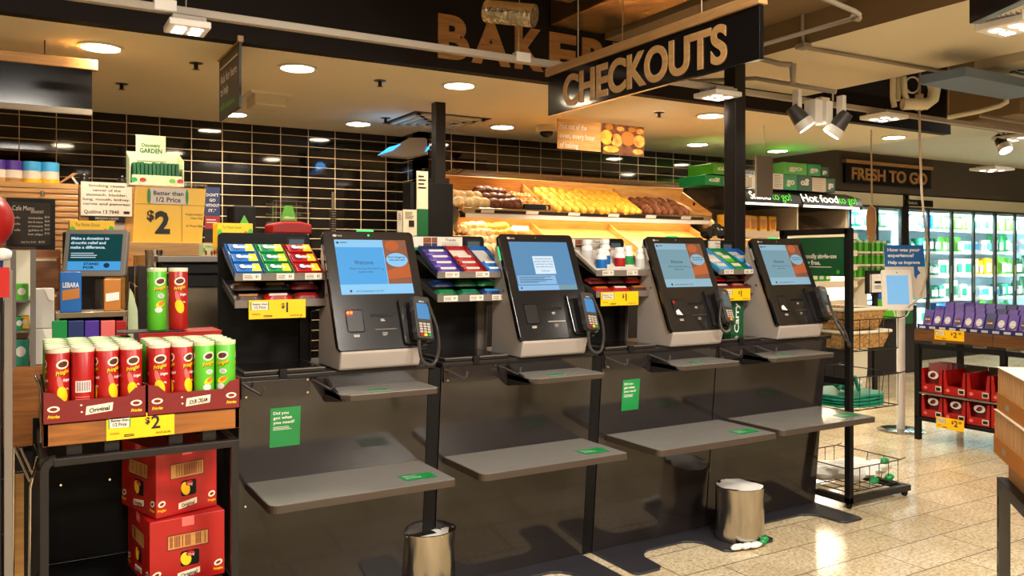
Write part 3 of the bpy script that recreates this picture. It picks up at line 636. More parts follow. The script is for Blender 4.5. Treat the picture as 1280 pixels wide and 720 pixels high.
def terminal(i, U):
    x0, x1 = U['k']; lab = ('self-checkout terminal with a bright blue welcome screen and green top light, nearest one', 'self-checkout terminal showing a white message box on its blue screen',
        'self-checkout terminal with a grey-blue welcome screen, third from the left', 'self-checkout terminal with a grey-blue welcome screen, farthest one in front of the green bag notice')[i]
    t = thing('self_checkout_terminal', lab, 'checkout terminal', ((x0+x1)/2, 3.3, 1.003), group='self-checkout terminals')
    bx0, bx1 = x0+.012, x1-.045
    prof = [(3.19, 1.004), (3.18, 1.01), (3.158, 1.075), (3.165, 1.088), (3.362, 1.545), (3.40, 1.545), (3.425, 1.46), (3.405, 1.40), (3.44, 1.27), (3.45, 1.004)]
    MB().prism([(bx0, a, b) for a, b in prof], X*(bx1-bx0)).build('casing', 'casing', t, bevel=.006, smooth=30)
    # perforated strip
    mb = MB()
    for r in range(3):
        for c in range(34): 
            px = bx0+.03+c*.009; pz = 1.045+r*.009; mb.cyl((px, 3.1785-.0335*(pz-1.03)/.05*.62-.0015, pz), (px, 3.1785-.0335*(pz-1.03)/.05*.62+.003, pz), .0016, n=5)
    mb.build('speaker_grille', 'darkgrey', t)
    O = Vector((x0, 3.158, 1.083))
    bz = MB().rrect(O-BN*(-.0)+BN*.004, X, BU, x1-x0, .525, .018, .03).build('bezel', 'bezel', t, bevel=.002)
    MB().rrect(O-BN*.012, X, BU, x1-x0, .525, .018, .012).build('bezel_rim', 'casing' if i == 0 else 'darkgrey', t)
    S = O+X*.045+BU*.238+BN*.0052; w = (x1-x0)-.085; h = .247
    if i == 1: screen_message(bz, S, w, h)
    else: screen_welcome(bz, S, w, h, 0 if i == 0 else 1)
    mb = flat(MB()).ell(O+X*.05+BU*.503, X, BU, .009, .006, off=.0055, n=12); mb.text('NCR', O+X*.062+BU*.499, X, BU, .007, off=.0055, bold=.02); mb.build('maker_mark', 'lightgrey', bz)
    MB().cyl(O+X*.2+BU*.506+BN*.004, O+X*.2+BU*.506+BN*.006, .0045, n=12).build('camera_lens', 'greenled' if i == 0 else 'chrome', bz)
    # scanner window
    sw = MB().rrect(O+X*.048+BU*.075+BN*.004, X, BU, .075, .098, .01, .001).build('scanner_window', 'blackgloss', bz)
    mb = flat(MB()).rrect(O+X*.052+BU*.079+BN*.0062, X, BU, .067, .090, .008, .001); mb.build('window_glass', 'charcoal', sw)
    if i in (0,):
        for k in (0, 1): MB().sph(O+X*(.058+.014*k)+BU*.158+BN*.0105, .0055, 8).build('scan_light', 'redled', sw)
    if i == 2: MB().box(0, .02, 0, .001, 0, .004).build('scan_light', 'redled', sw) if False else flat(MB().poly([O+X*.056+BU*.15+BN*.0075, O+X*.07+BU*.15+BN*.0075, O+X*.066+BU*.165+BN*.0075, O+X*.056+BU*.165+BN*.0075])).build('scan_light', 'red', sw)
    if i >= 2: flat(MB().poly([O+X*.06+BU*.09+BN*.0075, O+X*.1+BU*.085+BN*.0075, O+X*.08+BU*.118+BN*.0075, O+X*.06+BU*.108+BN*.0075])).build('window_white_patch', 'white', sw)  # irregular white patch on the scanner glass
    mb = flat(MB()).lines(O+X*.072+BU*.055, X, BU, .026, .012, 2, off=.0052, fill=.7, ragged=.1); mb.lines(O+X*.195+BU*.118, X, BU, .022, .012, 2, off=.0052, fill=.6, ragged=.3); mb.lines(O+X*.195+BU*.055, X, BU, .024, .016, 3, off=.0052, ragged=.3)
    mb.build('printed_caption', 'lightgrey', bz)
    MB().rrect(O+X*.155+BU*.14+BN*.0062, X, BU, .1, .012, .003, .004).build('coupon_slot', 'matblack', bz)
    MB().rrect(O+X*.165+BU*.082+BN*.0056, X, BU, .095, .004, .001, .001).build('receipt_slot', 'lightgrey' if i == 1 else 'darkgrey', bz)
    # top status light and side details
    if i != 1: MB().rrect(O+X*.155+BU*.524-BN*.004, X, BU, .075, .012, .004, .012).build('status_light', 'greenled', t)
    MB().rrect(O+BU*.40-X*.003-BN*.016, X, BU, .006, .07, .002, .01).build('side_light', 'greenled' if i == 1 else 'lightgrey', t)
    MB().cyl((bx0-.004, 3.33, 1.30), (bx0, 3.33, 1.30), .006, n=10).build('side_lock', 'chrome', t)
    # plate that carries the payment reader
    MB().rrect(O+X*(x1-x0-.125)+BU*.012+BN*.02, X, BU, .135, .2, .014, .016).build('reader_plate', 'bezel', t, bevel=.002)
    return O
def payment_reader(i, U):
    x0, x1 = U['k']; lab = 'handheld card payment reader with coiled cord on the %s terminal' % ('first', 'second', 'third', 'fourth')[i]
    O = Vector((x1-.05, 3.158, 1.083))+BU*.105+BN*.075
    t = thing('card_reader', lab, 'card reader', O, group='card payment readers')
    # tilt a little more upright than the sloping face and turned slightly to the right
    ux = Vector((1, .22, 0)).normalized(); uy = (BU-ux*BU.dot(ux)).normalized(); ux, uy = (ux*math.cos(.14)-uy*math.sin(.14)).normalized(), (uy*math.cos(.14)+ux*math.sin(.14)*-1).normalized(); uy = (uy-ux*uy.dot(ux)).normalized(); n = ux.cross(uy)
    w, h = .082, .185; P = O-ux*w/2-uy*h/2
    body = MB().rrect(P, ux, uy, w, h, .014, .03).build('body', 'rubber', t, bevel=.003, smooth=35)
    MB().rrect(P+ux*.004+uy*.072+n*.0015, ux, uy, w-.008, h-.078, .008, .002).build('screen_frame', 'darkgrey', body)
    MB().rrect(P+ux*.011+uy*.084+n*.002, ux, uy, w-.022, .068, .003, .0008).build('display', ('lcdblue', 'lcdblue', 'scr_lcd', 'scr_lcd')[i], body)
    flat(MB().text('VERIFONE', P+ux*.037+uy*.158+n*.002, ux, uy, .004, align='c', bold=.02)).build('maker_mark', 'white', body)
    ks = MB()
    for r in range(4):
        for c in range(3): ks.rrect(P+ux*(.014+c*.019)+uy*(.024+r*.0115)+n*.003, ux, uy, .0145, .0085, .002, .003)
    ks.build('keypad', 'lightgrey', body)
    for c, m in enumerate(('red', 'yellow', 'green')): MB().rrect(P+ux*(.014+c*.019)+uy*.010+n*.003, ux, uy, .0145, .0105, .002, .003).build('key', m, body)
    MB().rrect(P+ux*.002-n*.03+uy*.01, ux, uy, w-.01, h-.03, .01, .034).build('cradle', 'matblack', t, bevel=.003)
    for s_ in (.04, .13): MB().cyl(P+uy*s_-n*.018, P+uy*s_-n*.018-ux*.003, .012, n=14).build('cradle_screw', 'darkgrey', t)
    # coiled cord
    b = P+ux*.02-n*.02
    if i < 2: pts = [b, b-Z*.03, b-Z*.075+X*.008, b-Z*.10+X*.03, b-Z*.105+X*.055, b-Z*.085+X*.078, b-Z*.03+X*.088, b+Z*.04+X*.085+Y*.01, b+Z*.10+X*.072+Y*.03, b+Z*.15+X*.06+Y*.05]
    elif i == 2: pts = [b+ux*.03, b+ux*.03-Z*.02, b-Z*.04+X*.02, b-Z*.045-X*.01, b-Z*.02-X*.04, b+Z*.03-X*.05, b+Z*.09-X*.04, b+Z*.12-X*.03]
    else: pts = [b+Z*.13-X*.03-Y*.03, b+Z*.06-X*.02-Y*.04, b+X*.0-Y*.05, b-Z*.06+X*.03-Y*.06, b-Z*.12+X*.09-Y*.05, b-Z*.155+X*.16-Y*.03, b-Z*.17+X*.19, b-Z*.11+X*.17, b-Z*.04+X*.12, b+Z*.0+X*.06]
    # smooth path
    sp = []
    for j in range(len(pts)-1):
        p0, p1, p2, p3 = pts[max(j-1, 0)], pts[j], pts[j+1], pts[min(j+2, len(pts)-1)]
        for q in range(8):
            u = q/8; sp.append(.5*((2*p1)+(p2-p0)*u+(2*p0-5*p1+4*p2-p3)*u*u+(3*p1-p0-3*p2+p3)*u**3))
    sp.append(pts[-1])
    MB().tube(sp, .0045, 8).build('cord', 'rubber', t, smooth=60)
    # coils
    hel = []; tot = 0; N = len(sp)*7
    for j in range(N):
        f = j/(N-1)*(len(sp)-1); a = int(min(f, len(sp)-2)); u = f-a; c = sp[a].lerp(sp[a+1], u); d = (sp[a+1]-sp[a]).normalized()
        e = d.orthogonal().normalized() if j == 0 else (e-d*e.dot(d)).normalized(); g = d.cross(e); an = j*1.25
        hel.append(c+(e*math.cos(an)+g*math.sin(an))*.0058)
    MB().tube(hel, .0022, 5).build('coil', 'darkgrey', t, smooth=60)
for i, U in enumerate(UN): terminal(i, U); payment_reader(i, U)

# ------------------------------------------------------------------ snack racks between the terminals
def price_ticket(mb, x, y, z, w=.062, h=.024):
    pass
def rack(i, U):
    x0, x1 = U['r']; w = x1-x0
    lab = ('black snack rack with chewing gum cartons at the near end of the row', 'black snack rack with purple, red and blue bar cartons between the first two terminals', 'black snack rack with small white-capped gum bottles', 'black snack rack with blue and green mint cartons beside the thick black post')[i]
    t = thing('snack_rack', lab, 'snack rack', ((x0+x1)/2, 3.6, 1.003), group='snack racks on the checkout counters')
    MB().rrect((x0, 3.60, 1.004), X, Z, w, .556, .02, .02, corners=(0, 1, 1, 0)).build('back_panel', 'matblack', t, bevel=.001)
    for k, (z0, z1, yf) in enumerate(((1.365, 1.50 if i == 0 else 1.468, 3.35), (1.258, 1.36, 3.35))):
        sx0, sx1 = x0+.012, x1-.01
        tr = MB().hexa([(sx0, yf, z0), (sx1, yf, z0), (sx1, 3.598, z1-.004), (sx0, 3.598, z1-.004), (sx0, yf, z0+.003), (sx1, yf, z0+.003), (sx1, 3.598, z1), (sx0, 3.598, z1)]).build('tray', 'darkgrey', t)
        MB().box(sx0, sx1, yf-.003, yf, z0-.002, z0+.028).build('price_rail', 'steel_dark', tr)
        for s in (sx0, sx1-.003):
            MB().prism([(s, yf, z0), (s, 3.598, z1-.02), (s, 3.598, z1+.012), (s, yf, z0+.03)], X*.003).build('tray_side', 'glass' if k == 0 else 'darkgrey', tr)
        if not (k == 1 and i in (0, 2, 3)):
            for j, f in enumerate((.08, .42, .72) if (k == 1 or i == 0) else (.1, .5)):
                a = sx0+w*f; tk = MB().box(a, a+.07, yf-.0045, yf-.003, z0+.001, z0+.026).build('price_ticket', 'paper', tr)
                mb = flat(MB()).lines((a+.004, yf-.0045, z0+.004), X, Z, .035, .016, 3, off=.0008, ragged=.2); mb.text('$'+('1.49', '2', '1')[j % 3][0], (a+.048, yf-.0045, z0+.010), X, Z, .01, bold=.02); mb.build('lettering', 'textblack', tk)
    # side bracket plate
    MB().prism([(x1-.012, 3.36, 1.36), (x1-.012, 3.6, 1.44), (x1-.012, 3.6, 1.004), (x1-.012, 3.56, 1.004), (x1-.012, 3.55, 1.22), (x1-.012, 3.36, 1.25)], X*.006).build('side_bracket', 'steel_dark' if i in (1, 2) else 'charcoal', t)
    MB().box(x1-.05, x1-.012, 3.575, 3.6, 1.004, 1.25).build('upright', 'steel_dark' if i == 1 else 'charcoal', t)
    d = MB().rrect((x1-.10, 3.5995, 1.503), X, Z, .08, .042, .004, .004).build('price_display', 'charcoal', t)
    MB().rrect((x1-.093, 3.5955, 1.511), X, Z, .066, .024, .002, .0008).build('display_window', 'scr_lcd', d)
    if i > 0:
        hx = x0+.01 if i < 3 else x0+.18; hw = .26 if i < 3 else .09
        hx = x1-.125-hw
        h = MB().box(hx, hx+hw, 3.590, 3.5995, 1.49, 1.555).build('header_card', 'paper', t)
        flat(MB().quad((hx, 3.5895, 1.49), (hx+hw, 3.5895, 1.49), (hx+hw, 3.5895, 1.505), (hx, 3.5895, 1.505))).build('green_strip', 'green', h)
        if i < 3:
            mb = flat(MB())
            for a, b, c, e, m in ((.2, .36, .55, .95, 0), (.2, .36, .27, .53, 1), (.37, .48, .27, .53, 2), (.37, .48, .55, .95, 0)): mb.quad((hx+hw*a, 3.5894, 1.49+.065*c), (hx+hw*b, 3.5894, 1.49+.065*c), (hx+hw*b, 3.5894, 1.49+.065*e), (hx+hw*a, 3.5894, 1.49+.065*e), m)
            mb.build('photo_print', ['breadd', 'brown', 'navy'], h)
        mb = flat(MB()).text('Thanks', (hx+hw*.75, 3.5898, 1.535), X, Z, .012, align='c', fit=hw*.22 if i < 3 else hw*.5, bold=.01)
        mb.lines((hx+hw*.58, 3.5898, 1.508), X, Z, hw*.36, .02, 3, ragged=.1, fill=.2); mb.build('lettering', 'charcoal', h)
    return t
for i, U in enumerate(UN): rack(i, U)
def card_at(o, ux, w, h, price, lab, save=True, cat='price card'):
    o = Vector(o); ux = Vector(ux); n = ux.cross(Z)
    t = thing('price_card', lab, cat, o+ux*w/2)
    MB().prism([o, o+ux*w, o+ux*w+Z*h, o+Z*h], -n*.0015).build('card', 'yellow', t)
    def P(a, b, e): return o+ux*w*a+Z*h*b+n*e
    mb = flat(MB()); mb.rrect(P(.04, .48, .001), ux, Z, w*.3, h*.42, h*.1, .0005, m=0)
    for s_ in (0, 1): mb.poly([P(.03+.30*s_, .48, .0018), P(.045+.30*s_, .48, .0018), P(.045+.30*s_, .9, .0018), P(.03+.30*s_, .9, .0018)], 1)
    mb.build('offer_badge', ['paper', 'green'], t)
    mb = flat(MB()); mb.text('Better than', P(.19, .74, .001), ux, Z, h*.1, align='c', fit=w*.25, bold=.02); mb.text('1/2 Price', P(.19, .55, .001), ux, Z, h*.14, align='c', fit=w*.2, bold=.02)
    mb.text('$', P(.56, .55, 0), ux, Z, h*.26, bold=.03, off=.0012); mb.text(price[0], P(.65, .33, 0), ux, Z, h*.52, bold=.02, off=.0012)
    if len(price) > 1: mb.text(price[1:], P(.81, .64, 0), ux, Z, h*.2, bold=.03)
    mb.lines(P(.05, .2, 0), ux, Z, w*.16, h*.1, 2, ragged=.2); mb.lines(P(.25, .08, 0), ux, Z, w*.16, h*.12, 2, fill=.6, ragged=.1)
    if save: mb.text(save if isinstance(save, str) else 'SAVE $1.00', P(.72, .1, 0), ux, Z, h*.08, fit=w*.22, bold=.02)
    mb.build('lettering', 'textblack', t); return t
def price_card(px0, px1, y, z1, h, price, lab, save=True):
    a = PY(px0, 380, y).x; b = PY(px1, 380, y).x
    return card_at((a, y, z1-h), X, b-a, h, price, lab, save)
price_card(311, 382, 3.34, 1.286, .075, '1', 'yellow one dollar price card hanging under the gum cartons')
price_card(751, 798, 3.34, 1.283, .07, '1', 'yellow one dollar price card hanging under the gum bottles')
price_card(903, 938, 3.34, 1.283, .066, '1', 'yellow one dollar price card hanging beside the farthest terminal')

# cartons, packets, bars and bottles on the racks
def sl(i, f, u, dz=0):   # point on a tray: f across 0..1, u up the slope 0..1 (tray 0 upper)
    x0, x1 = UN[i]['r']; return Vector((x0+.014+(x1-x0-.028)*f, 3.352+.236*u, 1.369+(.131 if i == 0 else .099)*u+dz))
SUu = (Vector((0, .236, .131))).normalized(); SUn = Vector((0, -SUu.z, SUu.y))
def carton(i, f0, f1, m, lab, depth=.9, hgt=.03, empty=False, inner='paper'):
    a = sl(i, f0, .02); b = sl(i, f1, .02); w = b.x-a.x-.003; L = .27*depth
    t = thing('snack_carton', lab, 'carton', a+X*w/2)
    a = a+SUn*.001
    mb = MB(); th = .002
    def plate(o, ux, uy, wx, wy, m=0): o = Vector(o); n = ux.cross(uy)*th; mb.prism([o, o+ux*wx, o+ux*wx+uy*wy, o+uy*wy], n, m)
    plate(a, X, SUu, w, L, 0)
    mb2 = MB()
    plate2 = lambda o, ux, uy, wx, wy: mb2.prism([Vector(o), Vector(o)+ux*wx, Vector(o)+ux*wx+uy*wy, Vector(o)+uy*wy], ux.cross(uy)*th)
    plate2(a, X, SUn, w, hgt*.55); plate2(a+SUu*L, X, SUn, w, hgt*.8)
    plate2(a, SUu, SUn, L, hgt*.9); plate2(a+X*(w-th), SUu, SUn, L, hgt*.9)
    mb.build('carton_base', 'paper', t); mb2.build('carton_wall', [m], t)
    return t, a, w, L
PROTO = {}
def gum(i, f0, f1, m, acc, lab, group):
    t, a, w, L = carton(i, f0, f1, m, lab)
    for k in range(3):
        o = a+SUu*(.012+.072*k)+SUn*(.012+.006*k)+X*.008
        g = thing('gum_packet', '', 'gum packet', o, group=group)
        g['label'] = '%s gum packet, %s of the three in its carton' % ({'blue': 'blue and yellow', 'green': 'green and yellow', 'red': 'red and yellow'}[m], ('lowest', 'middle', 'uppermost')[k])
        ww = w-.018
        MB().prism([o, o+X*ww, o+X*ww+SUu*.062, o+SUu*.062], SUn*.014).build('packet', m, g, bevel=.002)
        flat(MB().prism([o+X*ww*.6+SUn*.0146, o+X*ww*.99+SUn*.0146, o+X*ww*.99+SUu*.06+SUn*.0146, o+X*ww*.72+SUu*.06+SUn*.0146], SUn*.0004)).build('yellow_flash', 'yellow', g)
        mb = flat(MB()); mb.ell(o+X*ww*.28+SUu*.034+SUn*.0155, X, SUu, ww*.16, .02, m=1); mb.ell(o+X*ww*.28+SUu*.036+SUn*.0162, X, SUu, ww*.11, .014, m=0)
        mb.text('Extra', o+X*ww*.22+SUu*.022+SUn*.0165, X, SUu, .026, m=0, fit=ww*.58, bold=.03); mb.build('lettering', ['white', 'navy'], g)
gum(0, .0, .33, 'blue', 'yellow', 'open carton of blue and yellow gum packets', 'blue gum packets')
gum(0, .34, .66, 'green', 'yellow', 'open carton of green and yellow gum packets', 'green gum packets')
gum(0, .67, 1.0, 'red', 'yellow', 'open carton of red and yellow gum packets', 'red gum packets')
def bar(o, ux, uy, n, L, W, m, acc, lab, group, T=.012, tilt=0):
    g = thing('snack_bar', lab, 'snack bar', o, group=group); o = Vector(o)
    mb = MB(); N = 6
    # pillow wrapper with crimped ends
    secs = []
    for k in range(N+1):
        f = k/N; th = T*(.15 if k in (0, N) else 1); wd = W*(1.0 if k in (0, N) else .92)
        c = o+ux*L*f+n*T*.5
        secs.append([mb.av(c-uy*wd/2-n*th*.1), mb.av(c-uy*wd*.3+n*th*.5), mb.av(c+uy*wd*.3+n*th*.5), mb.av(c+uy*wd/2-n*th*.1), mb.av(c-n*th*.5)])
    for a, b in zip(secs, secs[1:]):
        for q in range(5): r = (q+1) % 5; mb.af([a[q], a[r], b[r], b[q]])
    mb.af(secs[0][::-1]); mb.af(secs[-1])
    mb.build('wrapper', m, g, smooth=50)
    flat(MB().prism([o+ux*L*.15-uy*W*.2+n*(T+.0004), o+ux*L*.8-uy*W*.2+n*(T+.0004), o+ux*L*.85+uy*W*.2+n*(T+.0004), o+ux*L*.2+uy*W*.2+n*(T+.0004)], n*.0004)).build('printed_flash', acc, g)
    return g
for f0, f1, m, acc, lab, cnt in ((0, .36, 'navy', 'paper', 'purple', 4), (.37, .7, 'red', 'paper', 'red', 3), (.71, 1.0, 'blue', 'white', 'blue', 2)):
    t, a, w, L = carton(1, f0, f1, {'navy': 'navy', 'red': 'red', 'blue': 'blue'}[m], 'open carton of %s chocolate bars on the second rack' % lab)
    for k in range(cnt):
        bar(a+SUu*(.03+.05*k)+SUn*(.004+.003*k)+X*.006, X, SUu, SUn, w-.012, .045, {'navy': 'purple', 'red': 'red', 'blue': 'blue'}[m], acc, '%s wrapped bar, number %d up from the front of its carton' % (lab, k+1), '%s bars in the carton' % lab, .02)
# gum bottles
def bottle(i, f, u, m, lab, tilt=0):
    c = sl(i, f, u, .004); r = .0285
    t = thing('gum_bottle', lab, 'gum bottle', c, group='white-capped gum bottles')
    MB().lathe([(r*.9, 0), (r, .004), (r, .062), (r*.92, .070), (r*.7, .078), (r*.7, .082)], c, 20).build('bottle_body', 'bottlewhite', t, smooth=40)
    MB().lathe([(r+.0006, .007), (r+.0006, .052)], c, 20).build('label_wrap', m, t, smooth=40)
    MB().lathe([(r*.76, .081), (r*.82, .083), (r*.82, .103), (r*.74, .107), (.0005, .107)], c, 20).build('cap', 'bottlewhite', t, smooth=40)
for f, u, m, lab in ((.18, .7, 'silverprint', 'white gum bottle at the back left of the group'), (.2, .22, 'blue', 'gum bottle with a dark blue label, front left'), (.36, .42, 'blue', 'gum bottle with a blue label, second from left'),
                     (.53, .75, 'red', 'gum bottle with a red-tinted cap at the back'), (.57, .3, 'red', 'gum bottle with a dark red label'), (.77, .4, 'green', 'gum bottle with a green label'), (.93, .25, 'silverprint', 'white gum bottle at the right end')):
    bottle(2, f, u, m, lab)
carton(2, 0, 1, 'lightgrey', 'low grey carton holding the gum bottles', .95, .02)
for f0, f1, m, m2, lab in ((.0, .32, 'skyblue', 'paper', 'pale blue'), (.33, .63, 'green', 'brightgreen', 'green'), (.64, 1, 'blue', 'skyblue', 'dark blue')):
    t, a, w, L = carton(3, f0, f1, m, 'open carton of %s mint bars on the farthest rack' % lab)
    for k in range(2):
        bar(a+SUu*(.05+.09*k)+SUn*.004+X*.006, X, SUu, SUn, w-.012, .085, m2 if k else m, 'paper', '%s mint bar, %s of two in its carton' % (lab, ('front', 'rear')[k]), '%s mint bars' % lab, .02)
# lower trays: loose chocolate bars
LU = (Vector((0, .25, .1))).normalized(); LN = Vector((0, -LU.z, LU.y))
cols = {0: [('choc', 'carton_brown'), ('red', 'paper'), ('dkred', 'red'), ('choc', 'orange'), ('matblack', 'yellow'), ('dkred', 'pink')], 1: [('dkgreen', 'green'), ('dkgreen', 'teal'), ('navy', 'skyblue'), ('navy', 'blue'), ('dkgreen', 'brightgreen'), ('green', 'dkgreen')],
        2: [('red', 'orange'), ('red', 'paper'), ('brown', 'orange'), ('dkred', 'carton_brown'), ('brown', 'carton_brown'), ('red', 'yellow')], 3: [('brown', 'paper'), ('dkred', 'carton_brown'), ('brown', 'orange'), ('red', 'paper'), ('brown', 'paper'), ('dkred', 'orange')]}
nm = {0: 'dark and red', 1: 'green and blue', 2: 'red and brown', 3: 'brown and red'}
for i in range(4):
    x0, x1 = UN[i]['r']; w = (x1-x0-.03)
    for k, (m, acc) in enumerate(cols[i]):
        c, r = k % 3, k//3
        o = Vector((x0+.016+w*c/3, 3.375, 1.262))+LU*(.025+.06*r)+LN*(.008+.022*r)
        bar(o, X, LU, LN, w/3-.006, .055, m, acc, 'wrapped bar in the %s lower tray of the %s rack' % (nm[i], ORD[i]), 'bars in the lower tray of the %s rack' % ORD[i], .028)
# green bag with lettering standing behind the third reader
a = PY(935, 430, 3.5); t = thing('upright_bag', 'dark green folded bag with a white word standing beside the farthest terminal', 'bag', a)
MB().box(3.46, 3.56, 3.40, 3.46, 1.005, 1.26).build('bag_body', 'dkgreen', t, bevel=.004)
flat(MB().text('Carry', (3.52, 3.40, 1.03), Z, -X, .035, fit=.17, bold=.02)).build('lettering', 'white', t)

# ------------------------------------------------------------------ bins
def bin_(c, lab, twisted):
    t = thing('waste_bin', lab, 'waste bin', c, group='small steel waste bins')
    r = .122; h = .27
    MB().lathe([(r*.97, 0), (r*.97, .006), (r, .01), (r, h), (r-.003, h), (r-.003, .012), (.0005, .01)], c, 44).build('steel_drum', 'steel', t, smooth=35)
    MB().lathe([(r-.001, h-.003), (r+.004, h), (r+.004, h+.004), (r-.004, h+.005), (r-.006, h)], c, 44).build('rim', 'chrome', t, smooth=40)
    mb = MB(); rnd = random.Random(3 if twisted else 5); prof = [(r-.004, h+.003), (r-.012, h-.02), (r-.016, h-.05), (r-.02, h-.085), (r*.5, h-.11), (.001, h-.1)]
    mb.lathe(prof, c, 40)
    mb.v = [(x+rnd.uniform(-.007, .007), y+rnd.uniform(-.007, .007), z+rnd.uniform(-.008, .004)) for x, y, z in mb.v]
    mb.build('bin_liner', 'white', t, smooth=60)
    return t
c1 = Vector((1.50, 3.075, .0)); PROTO
bin_(PZ(534, 738, 0), 'round brushed steel waste bin in front of the first divider', False)
c2 = Vector((3.19, 3.075, .012)); t = bin_(c2, 'round brushed steel waste bin on the foot plates by the third checkout', True)
t = thing('crumpled_bag', 'white and green crumpled bag on the floor under the far waste bin', 'bag', (3.15, 2.95, .012))
mb = MB(); rnd = random.Random(4)
for k in range(3): mb.sph((3.06+.05*k, 2.965-.012*k, .022), .035, 12, sc=(1.3, .6, .4), jit=.25)
mb.build('bag_body', 'white', t, smooth=60)
for a in ((3.215, 2.94), (3.255, 2.965)): MB().sph((a[0], a[1], .028), .022, 10, jit=.2, sc=(1, .8, .7)).build('knotted_handle', 'green', t, smooth=60)

# ================================================================== CHIP DISPLAY ON THE LEFT
YT = 2.75
t = thing('display_table', 'dark metal display table with a timber tray top holding chip cans', 'display table', (.33, 3.0, 0))
CRT = MB(); CRT.box(.058, .612, YT, YT+.016, .905, .98); CRT.box(.058, .612, 3.29, 3.306, .905, .98); CRT.box(.058, .074, YT, 3.306, .905, .98); CRT.box(.596, .612, YT, 3.306, .905, .98); CRT.box(.07, .60, YT+.01, 3.30, .955, .968)
CRT.build('timber_tray', 'wood', t, bevel=.002)
for y in (2.735, 3.27):
    fr = MB(); r = .03
    P = [(.062, y, 0)]+[(.062, y, .84)]+[(.062+.03*(1-math.cos(a*PI/8)), y, .84+.03*math.sin(a*PI/8)) for a in range(1, 5)]
    L = [Vector(p) for p in P]; fr.tube(L, .0155, 4)
    fr.build('leg', 'charcoal', t)
    MB().tube([(.592, y, 0), (.592, y, .86)], .0155, 4).build('leg', 'charcoal', t)
    MB().box(.085, .605, y-.012, y+.012, .85, .873).build('top_rail', 'charcoal', t, bevel=.003)
for x in (.062, .592): MB().box(x-.011, x+.011, 2.74, 3.27, .85, .873).build('side_rail', 'charcoal', t); MB().box(x-.011, x+.011, 2.74, 3.27, .375, .398).build('side_rail', 'charcoal', t)
MB().box(.06, .60, 2.74, 3.26, .385, .398).build('lower_shelf', 'matblack', t)
MB().box(.075, .58, 3.262, 3.28, .355, .40).build('back_rail', 'charcoal', t, bevel=.002)
for x in (.12, .22, .40, .50): MB().box(x, x+.04, 2.76, 2.80, .873, .905).build('tray_support', 'charcoal', t)
MB().box(.04, .62, 3.30, 3.315, .05, .90).build('back_sheet', 'matblack', t)
for px, py in ((76, 606), (137, 599)): p = PY(px, py, 3.30); MB().cyl((p.x, 3.30, p.z), (p.x, 3.294, p.z), .004, n=8).build('screw', 'chrome', t)
z1 = PY(133, 520, YT).z; z0 = PY(133, 551, YT).z
price_card(133, 218, YT-.002, z1, z1-z0, '2', 'yellow two dollar price card on the timber tray under the chip cans', save='SAVE $2.00')

CANR, CANH = .0313, .213
def wrap(p, c, rot, r):     # flat label coordinates (arc length, height) to the can's surface
    a = p[0]/CANR+rot-PI/2; return (c[0]+r*math.cos(a), c[1]+r*math.sin(a), c[2]+p[1])
def flatlabel(kind):
    """list of (verts2d, faces, material) for one face of a can"""
    out = []
    def ell(x, y, rx, ry, m, lv, rot=0):
        vs = [(x, y)]; fs = []; n = 14
        for k in range(1, 4):
            for q in range(n):
                t_ = 2*PI*q/n; ex, ey = rx*k/3*math.cos(t_), ry*k/3*math.sin(t_); vs.append((x+ex*math.cos(rot)-ey*math.sin(rot), y+ex*math.sin(rot)+ey*math.cos(rot)))
        for q in range(n): fs.append((0, 1+q, 1+(q+1) % n))
        for k in range(2):
            for q in range(n): a = 1+k*n+q; b = 1+k*n+(q+1) % n; fs.append((a, a+n, b+n, b))
        out.append((vs, fs, m, lv))
    def txt(s, x, y, size, fit, m, lv, slant=.12, bold=.03):
        vs, fs, x0, x1 = text_data(s, bold, 0); k = size/CAP; xs = fit/((x1-x0)*k)
        out.append(([(x+((v[0]-(x0+x1)/2)*k*xs), y+v[1]*k+slant*((v[0]-(x0+x1)/2)*k*xs)) for v in vs], fs, m, lv))
    ell(0, .168, .019, .0135, 'cream', 1, .2); ell(0, .168, .014, .009, 'brown', 2, .2)
    txt('Pringles', .001, .1385, .0125, .0385, 'matblack', 1, .25, .07); txt('Pringles', 0, .1395, .0125, .038, 'yellow', 2, .25, .02)
    if kind == 'red':
        ell(-.008, .112, .007, .024, 'pink', 1, .25)
        ell(-.001, .080, .0145, .024, 'yellow', 2, .25); ell(-.003, .069, .008, .015, 'orange', 3, .25) if False else None
        txt('Original', .011, .118, .008, .023, 'white', 2, .05, .02); txt('40g', .014, .093, .005, .009, 'white', 2, 0, .02)
    else:
        ell(.002, .118, .012, .008, 'silverprint', 1); ell(0, .090, .017, .010, 'yellow', 1, .5); ell(.004, .093, .012, .007, 'orange', 2, .5)
        ell(-.006, .070, .013, .010, 'silverprint', 1); ell(.009, .045, .008, .006, 'brightgreen', 2)
        txt('SOUR', .002, .119, .0035, .012, 'dkgreen', 3, 0, .02); txt('CREAM', .002, .1145, .003, .012, 'dkgreen', 3, 0, .02)
    return out
LAB = {}
